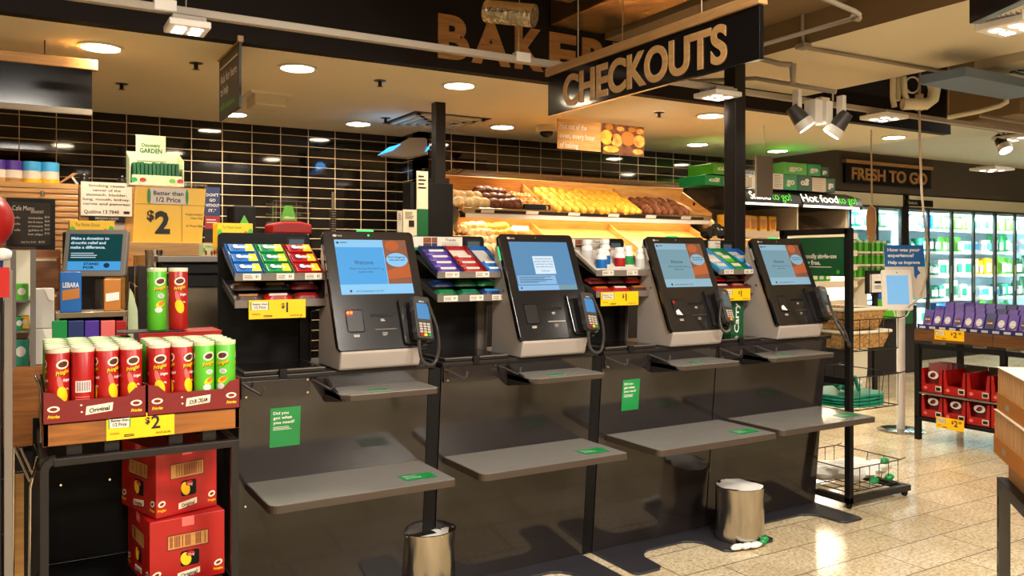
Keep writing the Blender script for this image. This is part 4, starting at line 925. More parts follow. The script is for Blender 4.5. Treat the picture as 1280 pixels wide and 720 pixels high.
def build_can(kind, c, rot, lab, group, full=True, back=False, lidm=None):
    t = thing('chip_can', lab, 'chip can', c, group=group)
    r = CANR
    MB().lathe([(r-.001, 0), (r, .002), (r, CANH-.006), (r-.0015, CANH-.004)], c, 28).build('can_body', 'red' if kind == 'red' else 'brightgreen', t, smooth=40)
    MB().lathe([(r+.0005, CANH-.012), (r+.001, CANH-.003), (r+.001, CANH), (r-.002, CANH+.001), (r-.004, CANH-.002), (.0005, CANH-.002)], c, 28).build('lid', lidm or ('lid' if kind == 'red' else 'lidgreen'), t, smooth=40)
    if full:
        ms = []; mb = flat(MB())
        seams = (0, 2.09, 4.19) if not back else (2.4, 3.9)
        for s0 in seams:
            for vs, fs, m, lv in flatlabel(kind):
                if m not in ms: ms.append(m)
                st = len(mb.v)
                for p in vs: mb.v.append(wrap(p, c, rot+s0, r+.0003+.0002*lv))
                for f in fs: mb.af([st+i for i in f], ms.index(m))
        mb.build('printed_label', ms, t)
        if back:
            mb = flat(MB())
            def pat(x0, x1, y0, y1, m, lv):
                N = 6
                for k in range(N):
                    a = x0+(x1-x0)*k/N; b = x0+(x1-x0)*(k+1)/N
                    i = [len(mb.v)+q for q in range(4)]
                    for p in ((a, y0), (b, y0), (b, y1), (a, y1)): mb.v.append(wrap(p, c, rot, r+.0003+.0002*lv))
                    mb.af(i, m)
            pat(-.022, .022, .082, .116, 0, 1)
            for k in range(18):
                if k % 3: pat(-.019+k*.0021, -.0178+k*.0021, .086, .113, 1, 2)
            for k in range(8): pat(-.022, .018, .018+k*.007, .021+k*.007, 2, 1)
            mb.build('back_print', ['silverprint', 'dkred', 'pink'], t)
    return t
def tray(x0, x1, lab, word):
    t = thing('display_carton', lab, 'display carton', ((x0+x1)/2, 3.0, .968))
    y0, y1 = YT-.003, 3.19
    z0 = .969; z1 = .969+.066; zc = z1+.03; w = x1-x0
    MB().box(x0, x1, y0, y1, z0, z0+.003).build('base', 'dkred', t)
    MB().prism([(x0, y0, z0), (x1, y0, z0), (x1, y0, zc), (x1-.03, y0, zc-.006), (x1-.055, y0, z1), (x0+.055, y0, z1), (x0+.03, y0, zc-.006), (x0, y0, zc)], Y*.002).build('front_wall', 'dkred', t)
    for x in (x0, x1-.002): MB().box(x, x+.002, y0, y1, z0, zc).build('side_wall', 'dkred', t)
    MB().box(x0, x1, y1-.002, y1, z0, zc).build('rear_wall', 'dkred', t)
    mb = flat(MB())
    for u in (.1, .9):
        mb.ell((x0+w*u, y0, z0+.044), X, Z, .016, .009, m=0); mb.ell((x0+w*u, y0, z0+.044), X, Z, .010, .005, m=1, off=.001)
        mb.text('Pringles', (x0+w*u, y0, z0+.018), X, Vector((.25, 0, 1)), .009, m=2, align='c', fit=.03, bold=.03)
    mb.poly([(x0+w*.40, y0-.0008, z0+.020), (x0+w*.66, y0-.0008, z0+.027), (x0+w*.67, y0-.0008, z0+.052), (x0+w*.41, y0-.0008, z0+.045)], 0)
    mb.text(word, (x0+w*.535, y0, z0+.028), X+Z*.1, Z, .013, m=3, align='c', fit=w*.2, bold=.03, off=.0016)
    for a, b in ((.36, .05), (.365, .03)): mb.ell((x0+w*a, y0, z0+b), X, Z, .003, .0025, m=0, n=10)
    mb.build('printed_label', ['cream', 'dkred', 'yellow', 'textblack'], t)
    return t
tray(.058, .333, 'dark red display carton marked Original, left half of the chip display', 'Original')
tray(.337, .612, 'dark red display carton, right half of the chip display, red and green cans', 'SOUR CREAM')
xs = [.097, .163, .229, .295, .376, .442, .508, .574]
kinds = ['red', 'red', 'red', 'red', 'red', 'red', 'green', 'green']
rots = [.45, 0, .55, .12, -.05, .6, .35, -.5]
labs = ['red chip can at the left end of the front row', 'red chip can showing its barcode side, second in the front row', 'red chip can third in the front row, its oval logo turned to the right', 'red chip can fourth in the front row, next to the carton join',
        'red chip can just right of the carton join, facing front', 'red chip can next to the green ones in the front row', 'left one of the two green chip cans in the front row', 'green chip can at the right end of the front row']
for i, x in enumerate(xs): build_can(kinds[i], Vector((x, YT+.036, .973)), rots[i], labs[i], 'front row of chip cans', True, i == 1)
rr = ['second', 'third', 'fourth', 'fifth', 'sixth']
src = {}
for r in range(1, 6):
    for i, x in enumerate(xs):
        if i >= 4 and r >= 4: continue
        k = 'green' if (r >= 2 or i >= 6) else 'red'
        c = Vector((x, YT+.036+.0655*r, .973)); lb = '%s-lidded chip can in the %s row, %s of the %s carton' % ('green' if k == 'green' else 'red', rr[r-1], ('first', 'second', 'third', 'fourth')[i % 4], 'left' if i < 4 else 'right')
        if k not in src: src[k] = build_can(k, c, 0, lb, 'chip cans behind the front row', False)
        else: dup(src[k], loc=c, label=lb)
# riser carton with two loose cans
t = thing('chip_carton', 'flat-topped red carton standing behind the right chip cans', 'carton', (.50, 3.13, .969))
MB().box(.345, .61, 3.025, 3.19, .975, 1.195).build('carton_body', 'red', t, bevel=.002)
MB().box(.343, .612, 3.022, 3.192, 1.195, 1.199).build('top_flap', 'red', t)
MB().box(.36, .47, 3.03, 3.15, 1.199, 1.2045).build('black_mat', 'charcoal', t) if False else None
m0 = thing('plastic_tray', 'thin dark tray under the two loose chip cans on the red carton', 'tray', (.37, 3.1, 1.2))
MB().rrect((.285, 3.04, 1.2035), X, Y, .21, .12, .02, .004).build('tray_plate', 'charcoal', m0, bevel=.001)
p = PD(196.5, 412, 2.87); build_can('green', Vector((p.x, 3.10, 1.2045)), .25, 'loose green chip can standing on top of the red carton', 'loose chip cans', True)
p2 = PD(224, 412, 2.89); build_can('red', Vector((p2.x, 3.10, 1.2045)), .05, 'loose red chip can standing on top of the red carton', 'loose chip cans', True)
# big cartons under the table
def shipcarton(loc, rz, lab, h=.237, w=.245, d=.30):
    t = thing('chip_carton', lab, 'carton', loc, rz)
    B = lambda: MB()
    def bb(mb, n, m, **k): return mb.build(n, m, t, world=False, **k)
    # body with window openings shown as recessed boxes
    bb(MB().box(0, w, 0, d, 0, h), 'carton_body', 'red', bevel=.002)
    for (o, ux, W) in (((0, 0, 0), X, w), ((0, d, 0), -Y, d)):
        o = Vector(o); n = ux.cross(Z)
        mb = flat(MB()); P = lambda a, b, e: o+ux*W*a+Z*h*b+n*e
        mb.poly([P(.22, .52, .0006), P(.78, .52, .0006), P(.78, .76, .0006), P(.22, .76, .0006)], 1)
        mb.poly([P(.235, .54, .001), P(.765, .54, .001), P(.765, .74, .001), P(.235, .74, .001)], 0)
        for k in range(24):
            if random.random() < .62: u = .26+k*.02; mb.poly([P(u, .56, .0014), P(u+.012, .56, .0014), P(u+.012, .73, .0014), P(u, .73, .0014)], 1)
        bb(mb, 'barcode_print', ['oak', 'dkred'])
        mb = flat(MB()); mb.rrect(P(.40, .25, .0004), ux, Z, W*.25, h*.23, .008, .0005, m=0)
        mb.ell(P(.47, .36, .001), ux, Z, W*.07, h*.1, m=1, rot=.3); mb.ell(P(.53, .43, .0014), ux, Z, W*.06, h*.04, m=2); mb.text('Orig', P(.5, .4, .0016), ux, Z, .008, m=3, fit=W*.08)
        bb(mb, 'window_cutout', ['matblack', 'yellow', 'red', 'white'])
        mb = flat(MB()); mb.poly([P(.36, .07, .0006), P(.66, .11, .0006), P(.66, .20, .0006), P(.36, .16, .0006)], 0); mb.text('Original', P(.51, .1, .001), ux+Z*.1, Z, .012, m=2, align='c', fit=W*.22, bold=.02)
        for u in (.09, .91): mb.ell(P(u, .2, .0004), ux, Z, W*.06, h*.045, m=0, rot=.3); mb.ell(P(u, .2, .001), ux, Z, W*.035, h*.022, m=1, rot=.3); mb.text('Pringles', P(u, .09, .0006), ux, Z, .008, m=3, align='c', fit=W*.13, bold=.02)
        bb(mb, 'printed_label', ['cream', 'dkred', 'textblack', 'yellow'])
        mb = flat(MB()); mb.poly([P(.42, .86, .0006), P(.58, .86, .0006), P(.58, 1, .0006), P(.42, 1, .0006)]); bb(mb, 'sealing_tape', 'pink')
    return t
p = PD(195, 648, 2.66); shipcarton((p.x, p.y, .614), math.radians(17), 'red chip shipping carton, upper one of the stack under the table', .222, .208, .26)
p = PD(187, 655, 2.63); shipcarton((p.x, p.y, .3985), math.radians(7), 'red chip shipping carton, lower one of the stack under the table', .213, .237, .28)

# far-left fixture: post, mesh, chrome rails
t = thing('gondola_end', 'tall brown steel post and black mesh at the left edge of the picture', 'display fixture', PD(8, 700, 2.2))
a = PD(5, 340, 2.25); b = PD(14, 340, 2.25)
MB().box(a.x, a.x+.02, a.y-.0, a.y+.02, 0, PD(8, 338, 2.25).z).build('upright', 'steel_dark', t, bevel=.002)
mb = MB()
for k in range(7): z = .25+.15*k; mb.tube([(a.x, a.y+.01, z), (a.x-.25, a.y+.13, z)], .003, 5)
for k in range(5): mb.tube([(a.x-.05*k-.01, a.y+.01+.024*k, .1), (a.x-.05*k-.01, a.y+.01+.024*k, 1.3)], .003, 5)
mb.build('wire_grid', 'wire', t)
MB().box(a.x-.27, a.x-.012, a.y+.16, a.y+.18, 0, 1.38).build('back_sheet', 'matblack', t)
c = PD(12, 371, 2.2); d = PD(-20, 334, 2.2)
t = thing('round_logo_sign', 'red square sign with a round white emblem at the left edge', 'sign', c)
MB().box(min(c.x, d.x), c.x, c.y-.03, c.y-.026, c.z, d.z).build('board', 'red', t); flat(MB().ell(PD(3, 354, 2.17), X, Z, .014, .014, m=0).text('%', PD(-1, 358, 2.17), X, Z, .012, m=1)).build('emblem', ['white', 'dkred'], t)
t = thing('foil_balloon', 'red balloon in clear wrap at the left edge of the picture', 'balloon', PD(-10, 312, 3.0))
MB().sph(PD(-18, 276, 3.0), .10, 20, sc=(.9, .9, 1.05)).build('balloon_skin', 'red', t, smooth=60)
mb = MB(); mb.sph(PD(3, 318, 3.0), .026, 10, sc=(1.2, 1, .9), jit=.2); mb.build('clear_wrap', 'white', t, smooth=60)
MB().tube([PD(2, 320, 3.0), PD(1, 345, 3.0), PD(-4, 372, 3.0)], .006, 6).build('stick', 'navy', t)
MB().cyl(PD(-4, 372, 3.0), (PD(-4, 372, 3.0).x, PD(-4, 372, 3.0).y, 0), .02).build('stand_pole', 'charcoal', t)
# timber side of a display with chrome rail and glass top on the left
t = thing('glass_display_case', 'timber-fronted glass display case holding green packets at the left', 'display case', PD(30, 700, 3.4))
a = PD(10, 460, 3.35); b = PD(52, 458, 3.35); b.y = a.y
z0 = PD(20, 560, 3.35).z; CASEZ = a.z
MB().box(a.x-.3, b.x+.16, a.y, a.y+.5, z0, a.z).build('timber_panel', 'wood', t, bevel=.002)
MB().box(a.x-.3, b.x+.1, a.y+.02, a.y+.5, 0, z0-.02).build('plinth', 'charcoal', t)
MB().box(a.x-.3, b.x+.1, a.y-.003, a.y, z0-.012, z0).build('steel_edge', 'chrome', t)
zt = PD(30, 312, 3.35).z
for px in (13, 38): p = PD(px, 400, 3.35); MB().box(p.x, p.x+.02, a.y, a.y+.02, a.z, zt).build('upright', 'steel_dark', t)
p = PD(38, 400, 3.35)
MB().box(a.x-.3, p.x+.02, a.y, a.y+.45, zt, zt+.012).build('glass_lid', 'glass', t)
MB().box(a.x-.3, p.x+.02, a.y+.45, a.y+.46, a.z, zt).build('back_panel', 'ceiling2', t)
for k, py in enumerate((378, 416)): q = PD(20, py, 3.4); MB().box(a.x-.3, p.x+.02, a.y+.03, a.y+.44, q.z, q.z+.008).build('shelf', 'steel_dark', t)
for px, py, w_, h_, m, lb in ((27, 377, .05, .075, 'brightgreen', 'lime green packet on the top shelf of the glass case'), (24, 414, .035, .06, 'green', 'green and white packet on the middle shelf of the glass case'), (31, 412, .03, .055, 'yellow', 'yellow packet beside the green one in the glass case'), (26, 458, .06, .11, 'teal', 'patterned green box at the bottom of the glass case')):
    q = PD(px, py, 3.42); t = thing('packet', lb, 'packet', (q.x, a.y+.08, q.z))
    MB().box(q.x-w_/2, q.x+w_/2, a.y+.06, a.y+.11, q.z, q.z+h_).build('packet_body', m, t, bevel=.005)
    flat(MB().ell((q.x, a.y+.06, q.z+h_*.55), X, Z, w_*.3, h_*.2)).build('printed_label', 'paper', t)
# chrome trolley rails at the left of the table
t = thing('chrome_rack', 'folded chrome and black wire rack standing left of the chip table', 'rack', PD(35, 700, 2.6))
for pts in ([PD(44, 470, 2.6), PD(50, 482, 2.6), PD(52, 520, 2.6), PD(52, 580, 2.6), PD(56, 556, 2.6)], [PD(18, 558, 2.6), PD(38, 602, 2.6)], [PD(26, 560, 2.6), PD(42, 594, 2.6)], [PD(44, 555, 2.62), PD(50, 570, 2.6), PD(40, 598, 2.55)], [PD(17, 560, 2.6), PD(16, 720, 2.6)], [PD(47, 570, 2.6), PD(38, 610, 2.6), PD(37, 730, 2.6)]):
    MB().tube(pts, .005, 7).build('wire_bar', 'chrome', t, smooth=60)
q = PD(28, 590, 2.75); MB().box(q.x-.03, q.x+.05, q.y, q.y+.02, 0.0, q.z).build('side_panel', 'charcoal', t)
q = PD(21, 600, 2.7); MB().box(q.x-.008, q.x+.02, q.y-.02, q.y, .15, q.z+.02).build('cardboard_strip', 'oak', t)

# ================================================================== SERVICE COUNTER BEHIND
YS = 5.6
def rect_y(px0, py0, px1, py1, y): a = PY(px0, py1, y); b = PY(px1, py0, y); c = PY((px0+px1)/2, py0, y); d = PY((px0+px1)/2, py1, y); return a.x, b.x, d.z, c.z
t = thing('slat_cabinet', 'timber slatted tobacco cabinet behind the service counter', 'cabinet', (.3, 5.8, 0))
x0, x1, z0, z1 = rect_y(-60, 227, 98, 420, YS)
MB().box(x0, x1, YS+.012, YS+.4, 0, z1).build('cabinet_body', 'oak', t)
mb = MB(); k = 0; z = z1-.034
MB().box(x0, x1, YS-.004, YS+.012, z1-.032, z1).build('top_rail', 'oak', t, bevel=.002)
while z > 1.1:
    mb.box(x0, x1, YS, YS+.012, z-.026, z); z -= .035
mb.build('slat_panel', 'oakslat', t, bevel=.004)
x2 = PY(172, 300, YS).x
MB().box(x1+.005, x2, YS+.01, YS+.4, 0, PY(130, 232, YS).z).build('plain_panel', 'oak', t)
ztop = z1
def tin(px, m, m2, lb, w=20):
    c = PY(px, 226, YS+.12); c.z = ztop; r = .052
    t = thing('milk_powder_tin', lb, 'tin', c, group='tins on top of the slatted cabinet')
    MB().lathe([(r, 0), (r, .115)], c, 22).build('tin_body', 'paper', t, smooth=40)
    MB().lathe([(r+.001, .105), (r+.001, .13), (.001, .131)], c, 22).build('lid', m, t, smooth=40)
    MB().lathe([(r+.0006, .075), (r+.0006, .105)], c, 22).build('colour_band', m, t, smooth=40)
    MB().lathe([(r+.0006, .0), (r+.0006, .028)], c, 22).build('gold_band', m2, t, smooth=40)
tin(62, 'skyblue', 'yellow', 'blue-lidded tin, right one of the pair'); tin(40, 'skyblue', 'yellow', 'blue-lidded tin, left one of the pair'); tin(16, 'purple', 'oak', 'purple-lidded tin with a round dark emblem'); tin(-2, 'purple', 'oak', 'purple-lidded tin cut by the left edge of the picture')
a = PY(84, 226, YS+.1); a.z = ztop
t = thing('wooden_easel', 'small folded wooden stand lying on the slatted cabinet', 'stand', a)
MB().prism([a+X*-.06, a+X*-.05, a+X*.06+Z*.075, a+X*.03+Z*.075], Y*.03).build('arm', 'carton_brown', t); MB().prism([a+X*.02+Z*.05, a+X*.03+Z*.055, a+X*.07, a+X*.055], Y*.02).build('leg', 'paper', t)
for px, lb in ((105, 'dark glass jar left of the seed carton on the cabinet'), (153, 'dark glass jar touching the seed carton on the cabinet')):
    a = PY(px, 228, YS+.1); a.z = PY(130, 232, YS).z; t = thing('glass_jar', lb, 'jar', a)
    MB().lathe([(.025, 0), (.03, .01), (.03, .045), (.02, .06), (.001, .062)], a, 16).build('jar_body', 'charcoal', t, smooth=50); MB().sph(a+Z*.068, .01, 8).build('lid_knob', 'steel', t, smooth=60)
# blackboard menu
x0, x1, z0, z1 = rect_y(8, 248, 69, 312, YS-.03)
t = thing('menu_blackboard', 'black framed chalkboard cafe menu hung on the timber slats', 'blackboard', ((x0+x1)/2, YS-.04, z0))
MB().box(x0, x1, YS-.035, YS-.005, z0, z1).build('frame', 'matblack', t, bevel=.003); fr = .025
MB().box(x0+fr, x1-fr, YS-.037, YS-.034, z0+fr, z1-fr).build('slate', 'blackgloss', t)
mb = flat(MB()); w = x1-x0; h = z1-z0; o = Vector((x0, YS-.0372, z0))
mb.text('Cafe Menu', o+X*w*.12+Z*h*.76, X, Z, .028, fit=w*.44); mb.text('BREAKFAST', o+X*w*.5+Z*h*.71, X, Z, .016, fit=w*.26)
for k, (s_, p_) in enumerate((('toastie', '$5.50'), ('ham & cheese', '$6.50'), ('croissant', '$4.00'), ('egg & bacon roll', '$6.00'), ('hot chips', '$4.50'))):
    mb.text(s_, o+X*w*.44+Z*h*(.6-.08*k), X, Z, .013, fit=w*.3); mb.text(p_, o+X*w*.78+Z*h*(.62-.08*k), X, Z, .013, fit=w*.1)
for k in range(3): mb.text('coffee', o+X*w*.16+Z*h*(.6-.12*k), X, Z, .013, fit=w*.12)
mb.text('any hot drink   $4.50', o+X*w*.3+Z*h*.13, X, Z, .013, fit=w*.48)
mb.build('chalk_lettering', 'lightgrey', t)
MB().cyl((PY(53, 244, YS-.03).x, YS-.04, z1+.01), (PY(53, 244, YS-.03).x, YS-.04, z1+.045), .012).build('clip', 'chrome', t)
# smoking warning
x0, x1, z0, z1 = rect_y(101, 228, 165, 270, YS-.02)
t = thing('warning_sign', 'cream smoking warning sign in black print on the timber panel', 'sign', ((x0+x1)/2, YS-.02, z0))
MB().box(x0, x1, YS-.022, YS-.015, z0, z1).build('board', 'paper', t)
mb = flat(MB()); w = x1-x0; h = z1-z0
for k, (s_, f_) in enumerate((('Smoking causes', .7), ('cancer of the', .55), ('stomach, bladder,', .8), ('lung, mouth, kidney,', .92), ('cervix and pancreas', .92))): mb.text(s_, ((x0+x1)/2, YS-.0225, z1-h*(.14+.135*k)), X, Z, h*.075, align='c', fit=w*f_, bold=.012)
mb.text('Quitline 13 7848', (x0+w*.06, YS-.0225, z0+h*.07), X, Z, h*.1, fit=w*.68, bold=.015); mb.quad((x0+w*.83, YS-.0235, z0+h*.07), (x0+w*.95, YS-.0235, z0+h*.07), (x0+w*.95, YS-.0235, z0+h*.15), (x0+w*.83, YS-.0235, z0+h*.15))
mb.build('lettering', 'textblack', t)
x0, x1, z0, z1 = rect_y(111, 271, 156, 278, YS-.02); t = thing('warning_strip', 'narrow black notice under the smoking warning sign', 'sign', (x0, YS, z0))
MB().box(x0, x1, YS-.02, YS-.012, z0, z1).build('board', 'matblack', t); flat(MB().text('SMOKING CAUSES', ((x0+x1)/2, YS-.0205, z0+(z1-z0)*.55), X, Z, .012, align='c', fit=(x1-x0)*.66, bold=.02).text('LUNG CANCER', ((x0+x1)/2, YS-.0205, z0+(z1-z0)*.08), X, Z, .012, align='c', fit=(x1-x0)*.5, bold=.02)).build('lettering', 'lightgrey', t)
x0, x1, z0, z1 = rect_y(140, 278, 156, 300, YS-.01); g = MB().box(x0, x1, YS-.01, YS+.005, z0, z1).build('grey_plate', 'lightgrey'); tag(centre(g), 'plain grey plate under the black smoking notice', 'plate')
# ledge with the big price poster
YL = 4.9
x0, x1, z0, z1 = rect_y(155, 303, 276, 320, YL)
t = thing('timber_ledge', 'timber ledge shelf below the big yellow price poster', 'shelf', ((x0+x1)/2, YL+.15, 0))
MB().box(x0, x1, YL, YL+.28, z0, z1).build('ledge_board', 'oak', t, bevel=.003)
for x in (x0+.03, x1-.06): MB().box(x, x+.03, YL+.08, YL+.25, 0, z0).build('leg', 'charcoal', t)
zl = z1
x0, x1, _, _ = rect_y(168, 233, 257, 304, YL+.03); z0 = zl+.001; z1 = PY(212, 234, YL+.03).z
t = thing('price_poster', 'big yellow poster offering chips better than half price for two dollars', 'poster', ((x0+x1)/2, YL+.03, z0))
MB().prism([(x0-.01, YL+.03, z0), (x1-.02, YL+.03, z0), (x1+.004, YL+.04, z1), (x0+.008, YL+.04, z1)], Y*.004).build('sheet', 'yellow', t)
yt = YL+.0285; w = x1-x0; h = z1-z0; o = Vector((x0, yt, z0))
mb = flat(MB()); mb.rrect(o+X*w*.21+Z*h*.69, X, Z, w*.54, h*.29, h*.04, .001, m=0)
for s_ in (.20, .73): mb.ell(o+X*w*s_+Z*h*.83, X, Z, w*.022, h*.14, m=1, off=.002)
mb.build('offer_badge', ['paper', 'green'], t)
mb = flat(MB()); mb.text('Better than', o+X*w*.47+Z*h*.85, X, Z, h*.075, align='c', fit=w*.42, bold=.02); mb.text('1/2 Price', o+X*w*.47+Z*h*.73, X, Z, h*.085, align='c', fit=w*.34, bold=.02)
mb.text('$', o+X*w*.17+Z*h*.40, X, Z, h*.17, fit=w*.1, bold=.03); mb.text('2', o+X*w*.28+Z*h*.17, X, Z, h*.38, fit=w*.21, bold=.04)
mb.text('Pringles Original', o+X*w*.95+Z*h*.5, X, Z, h*.035, align='r', fit=w*.24); mb.text('Chips 134g', o+X*w*.95+Z*h*.43, X, Z, h*.035, align='r', fit=w*.17); mb.text('$1.49 per 100g', o+X*w*.95+Z*h*.29, X, Z, h*.035, align='r', fit=w*.23)
mb.quad(o+X*0+Z*h*.68-Y*.0005, o+X*w+Z*h*.68-Y*.0005, o+X*w+Z*h*.684-Y*.0005, o+Z*h*.684-Y*.0005); mb.quad(o+X*w*.655-Y*.0005, o+X*w*.66-Y*.0005, o+X*w*.66+Z*h*.68-Y*.0005, o+X*w*.655+Z*h*.68-Y*.0005)
mb.build('lettering', 'textblack', t)
MB().box(x0, x1+.01, YL+.028, YL+.042, z1-.002, z1+.028).build('clear_holder', 'glass', t)
# seed carton on top of the poster area
YQ = 5.2
x0, x1, z0, z1 = rect_y(162, 195, 230, 230, YQ); zq = PY(196, 212, YQ).z
t = thing('seed_carton', 'open pale display carton of green garden packets with a tall header', 'display carton', ((x0+x1)/2, YQ, z0))
w = x1-x0; h = z1-z0
MB().box(x0, x1, YQ, YQ+.16, z0-.01, z0).build('base', 'paper', t)
MB().box(x0+.012, x1-.012, YQ, YQ+.003, z0, z0+.05).build('front_wall', 'lidgreen', t)
for s_ in (x0, x1-.004): MB().prism([(s_, YQ, z0), (s_, YQ+.16, z0), (s_, YQ+.16, z0+.19), (s_, YQ, z0+.14)], X*.004).build('side_wall', 'lidgreen', t)
MB().box(x0, x1, YQ+.157, YQ+.16, z0, z0+.2).build('rear_wall', 'lidgreen', t)
hb = PY(196, 170, YQ+.16).z
he = MB().box(x0+w*.17, x1-w*.27, YQ+.152, YQ+.157, z0+.15, hb).build('header', 'lidgreen', t)
flat(MB().text('Discovery', (x0+w*.45, YQ+.151, hb-.07), X, Z, .022, align='c', fit=w*.35, bold=.02).text('GARDEN', (x0+w*.45, YQ+.151, hb-.105), X, Z, .026, align='c', fit=w*.42, bold=.03)).build('lettering', 'dkgreen', he)
for k, (a_, m) in enumerate(((.08, 'green'), (.24, 'red'), (.78, 'brightgreen'), (.93, 'red'))): flat(MB().ell((x0+w*a_, YQ, z0+.02), X, Z, .018, .014)).build('vegetable_print', m, t)
for k in range(12):
    xx = x0+.02+k*(w-.04)/12; g = MB().box(xx, xx+(w-.04)/12-.003, YQ+.03, YQ+.13, z0, z0+.125+random.uniform(-.004, .004)).build('seed_pot', 'dkgreen', bevel=.003)
    tag(centre(g), 'green garden pot packet in the pale display carton, one of twelve side by side', 'packet', 'garden packets in the display carton')
MB_ = MB().box(x0+.05, x1-.01, YQ+.02, YQ+.2, 0, z0-.011); g = MB_.build('back_cabinet', 'oak', bevel=.003); tag(centre(g), 'plain timber cabinet under the garden packets, mostly hidden by the price poster', 'cabinet')
# blue and red poster
x0, x1, z0, z1 = rect_y(256, 234, 275, 306, YQ-.1)
t = thing('promo_poster', 'narrow dark blue and red poster beside the yellow price poster', 'poster', ((x0+x1)/2, YQ, z0)); w = x1-x0; h = z1-z0
MB().box(x0, x1, YQ-.1, YQ-.095, z0, z1).build('sheet', 'navy', t); flat(MB().quad((x0, YQ-.101, z0+h*.28), (x1, YQ-.101, z0+h*.28), (x1, YQ-.101, z0+h*.5), (x0, YQ-.101, z0+h*.5))).build('red_band', 'red', t); flat(MB().quad((x0, YQ-.101, z0), (x1, YQ-.101, z0), (x1, YQ-.101, z0+h*.27), (x0, YQ-.101, z0+h*.27))).build('photo_print', 'charcoal', t)
mb = flat(MB())
for k, s_ in enumerate(("DON'T", 'GO', 'WITHOUT', 'IT.*')): mb.text(s_, ((x0+x1)/2, YQ-.1005, z0+h*(.84-.09*k)), X, Z, h*.05, align='c', fit=w*(.8, .4, .9, .5)[k], bold=.02)
mb.lines((x0+w*.1, YQ-.102, z0+h*.36), X, Z, w*.7, h*.09, 2); mb.build('lettering', 'white', t)
# muesli / flower cartons
for (a_, b_, c_, d_, y, lb) in ((87, 276, 143, 297, 4.72, 'yellow and green fruit-print carton just above the till screen'), (272, 279, 316, 300, 4.3, 'yellow and green fruit-print carton behind the first snack rack'), (254, 305, 275, 318, 4.5, 'small green and yellow carton on the end of the timber ledge')):
    x0, x1, z0, z1 = rect_y(a_, b_, c_, d_, y); t = thing('snack_carton', lb, 'carton', ((x0+x1)/2, y+.06, z0-.04)); w = x1-x0; h = z1-z0
    MB().box(x0, x1, y, y+.12, z0-.04, z1).build('carton_body', 'yellow' if a_ != 254 else 'lidgreen', t, bevel=.002)
    mb = flat(MB())
    for q, (u, v, m) in enumerate(((.06, .4, 0), (.16, .15, 1), (.5, .12, 1), (.66, .2, 1), (.8, .3, 2), (.93, .45, 0))): mb.ell((x0+w*u, y, z0+h*v), X, Z, w*.07, h*.25, m=m)
    mb.build('fruit_print', ['brightgreen', 'red', 'orange'], t); flat(MB().text('The Market Grocer', (x0+w*.4, y, z0+h*.66), X, Z, h*.2, align='c', fit=w*.55)).build('lettering', 'dkgreen', t)
    if b_ == 276: st = MB().box(x0+.05, x1-.05, y+.02, y+.1, 0, z0-.041).build('stand_column', 'charcoal', t)
    elif a_ == 272: st = MB().box(x0+.05, x1-.05, y+.02, y+.1, 0, z0-.041).build('stand_column', 'matblack', t)
# till screen on its stand
t = thing('till_screen', 'grey framed till screen showing a drought relief donation message', 'monitor', PD(120, 400, 4.0))
c = PD(119, 316, 3.95); ux = Vector((CR, -SR, 0)); ux = (ux+Vector((.25, 0, 0))).normalized(); nb = ux.cross(Z); uy = (Z+nb*-.22).normalized(); w, h = .285, .228; o = c-ux*w/2-uy*h/2
MB().rrect(o, ux, uy, w, h, .012, .035).build('housing', 'steel_dark', t, bevel=.003)
nn = ux.cross(uy)
s = flat(MB().poly([o+ux*.022+uy*.028+nn*.001, o+ux*(w-.022)+uy*.028+nn*.001, o+ux*(w-.022)+uy*(h-.022)+nn*.001, o+ux*.022+uy*(h-.022)+nn*.001])).build('screen', 'scr_teal', t)
flat(MB().poly([o+ux*.022+uy*.028+nn*.002, o+ux*(w-.022)+uy*.028+nn*.002, o+ux*(w-.022)+uy*.072+nn*.002, o+ux*.022+uy*.072+nn*.002])).build('screen_banner', 'scr_blue', s)
mb = flat(MB())
for k, (s_, f_) in enumerate((('Make a donation to', .72), ('drought relief and', .66), ('make a difference.', .66))): mb.text(s_, o+ux*.03+uy*(h-.05-.022*k)+nn*.002, ux, uy, .013, fit=w*.84*f_, bold=.03)
mb.lines(o+ux*.034+uy*.085+nn*.002, ux, uy, w*.5, .03, 3, ragged=.4); mb.build('screen_lettering', 'scr_white', s)
flat(MB().text('STAND', o+ux*.095+uy*.054+nn*.003, ux, uy, .011, fit=.07, bold=.04).text('FOR', o+ux*.095+uy*.037+nn*.003, ux, uy, .011, fit=.05, bold=.04).ell(o+ux*.2+uy*.052+nn*.003, ux, uy, .014, .012)).build('banner_lettering', 'scr_text', s)
p = c-nn*.05; MB().cyl((p.x, p.y, .98), p, .025).build('stand_pole', 'charcoal', t); MB().cyl((p.x, p.y, .97), (p.x, p.y, .985), .09, n=24).build('stand_foot', 'charcoal', t)
MB().prism([p-ux*.17-Z*.09, p-ux*.12-Z*.09, p-ux*.12+Z*.11, p-ux*.17+Z*.11], nb*-.1).build('rear_screen', 'charcoal', t, bevel=.004)
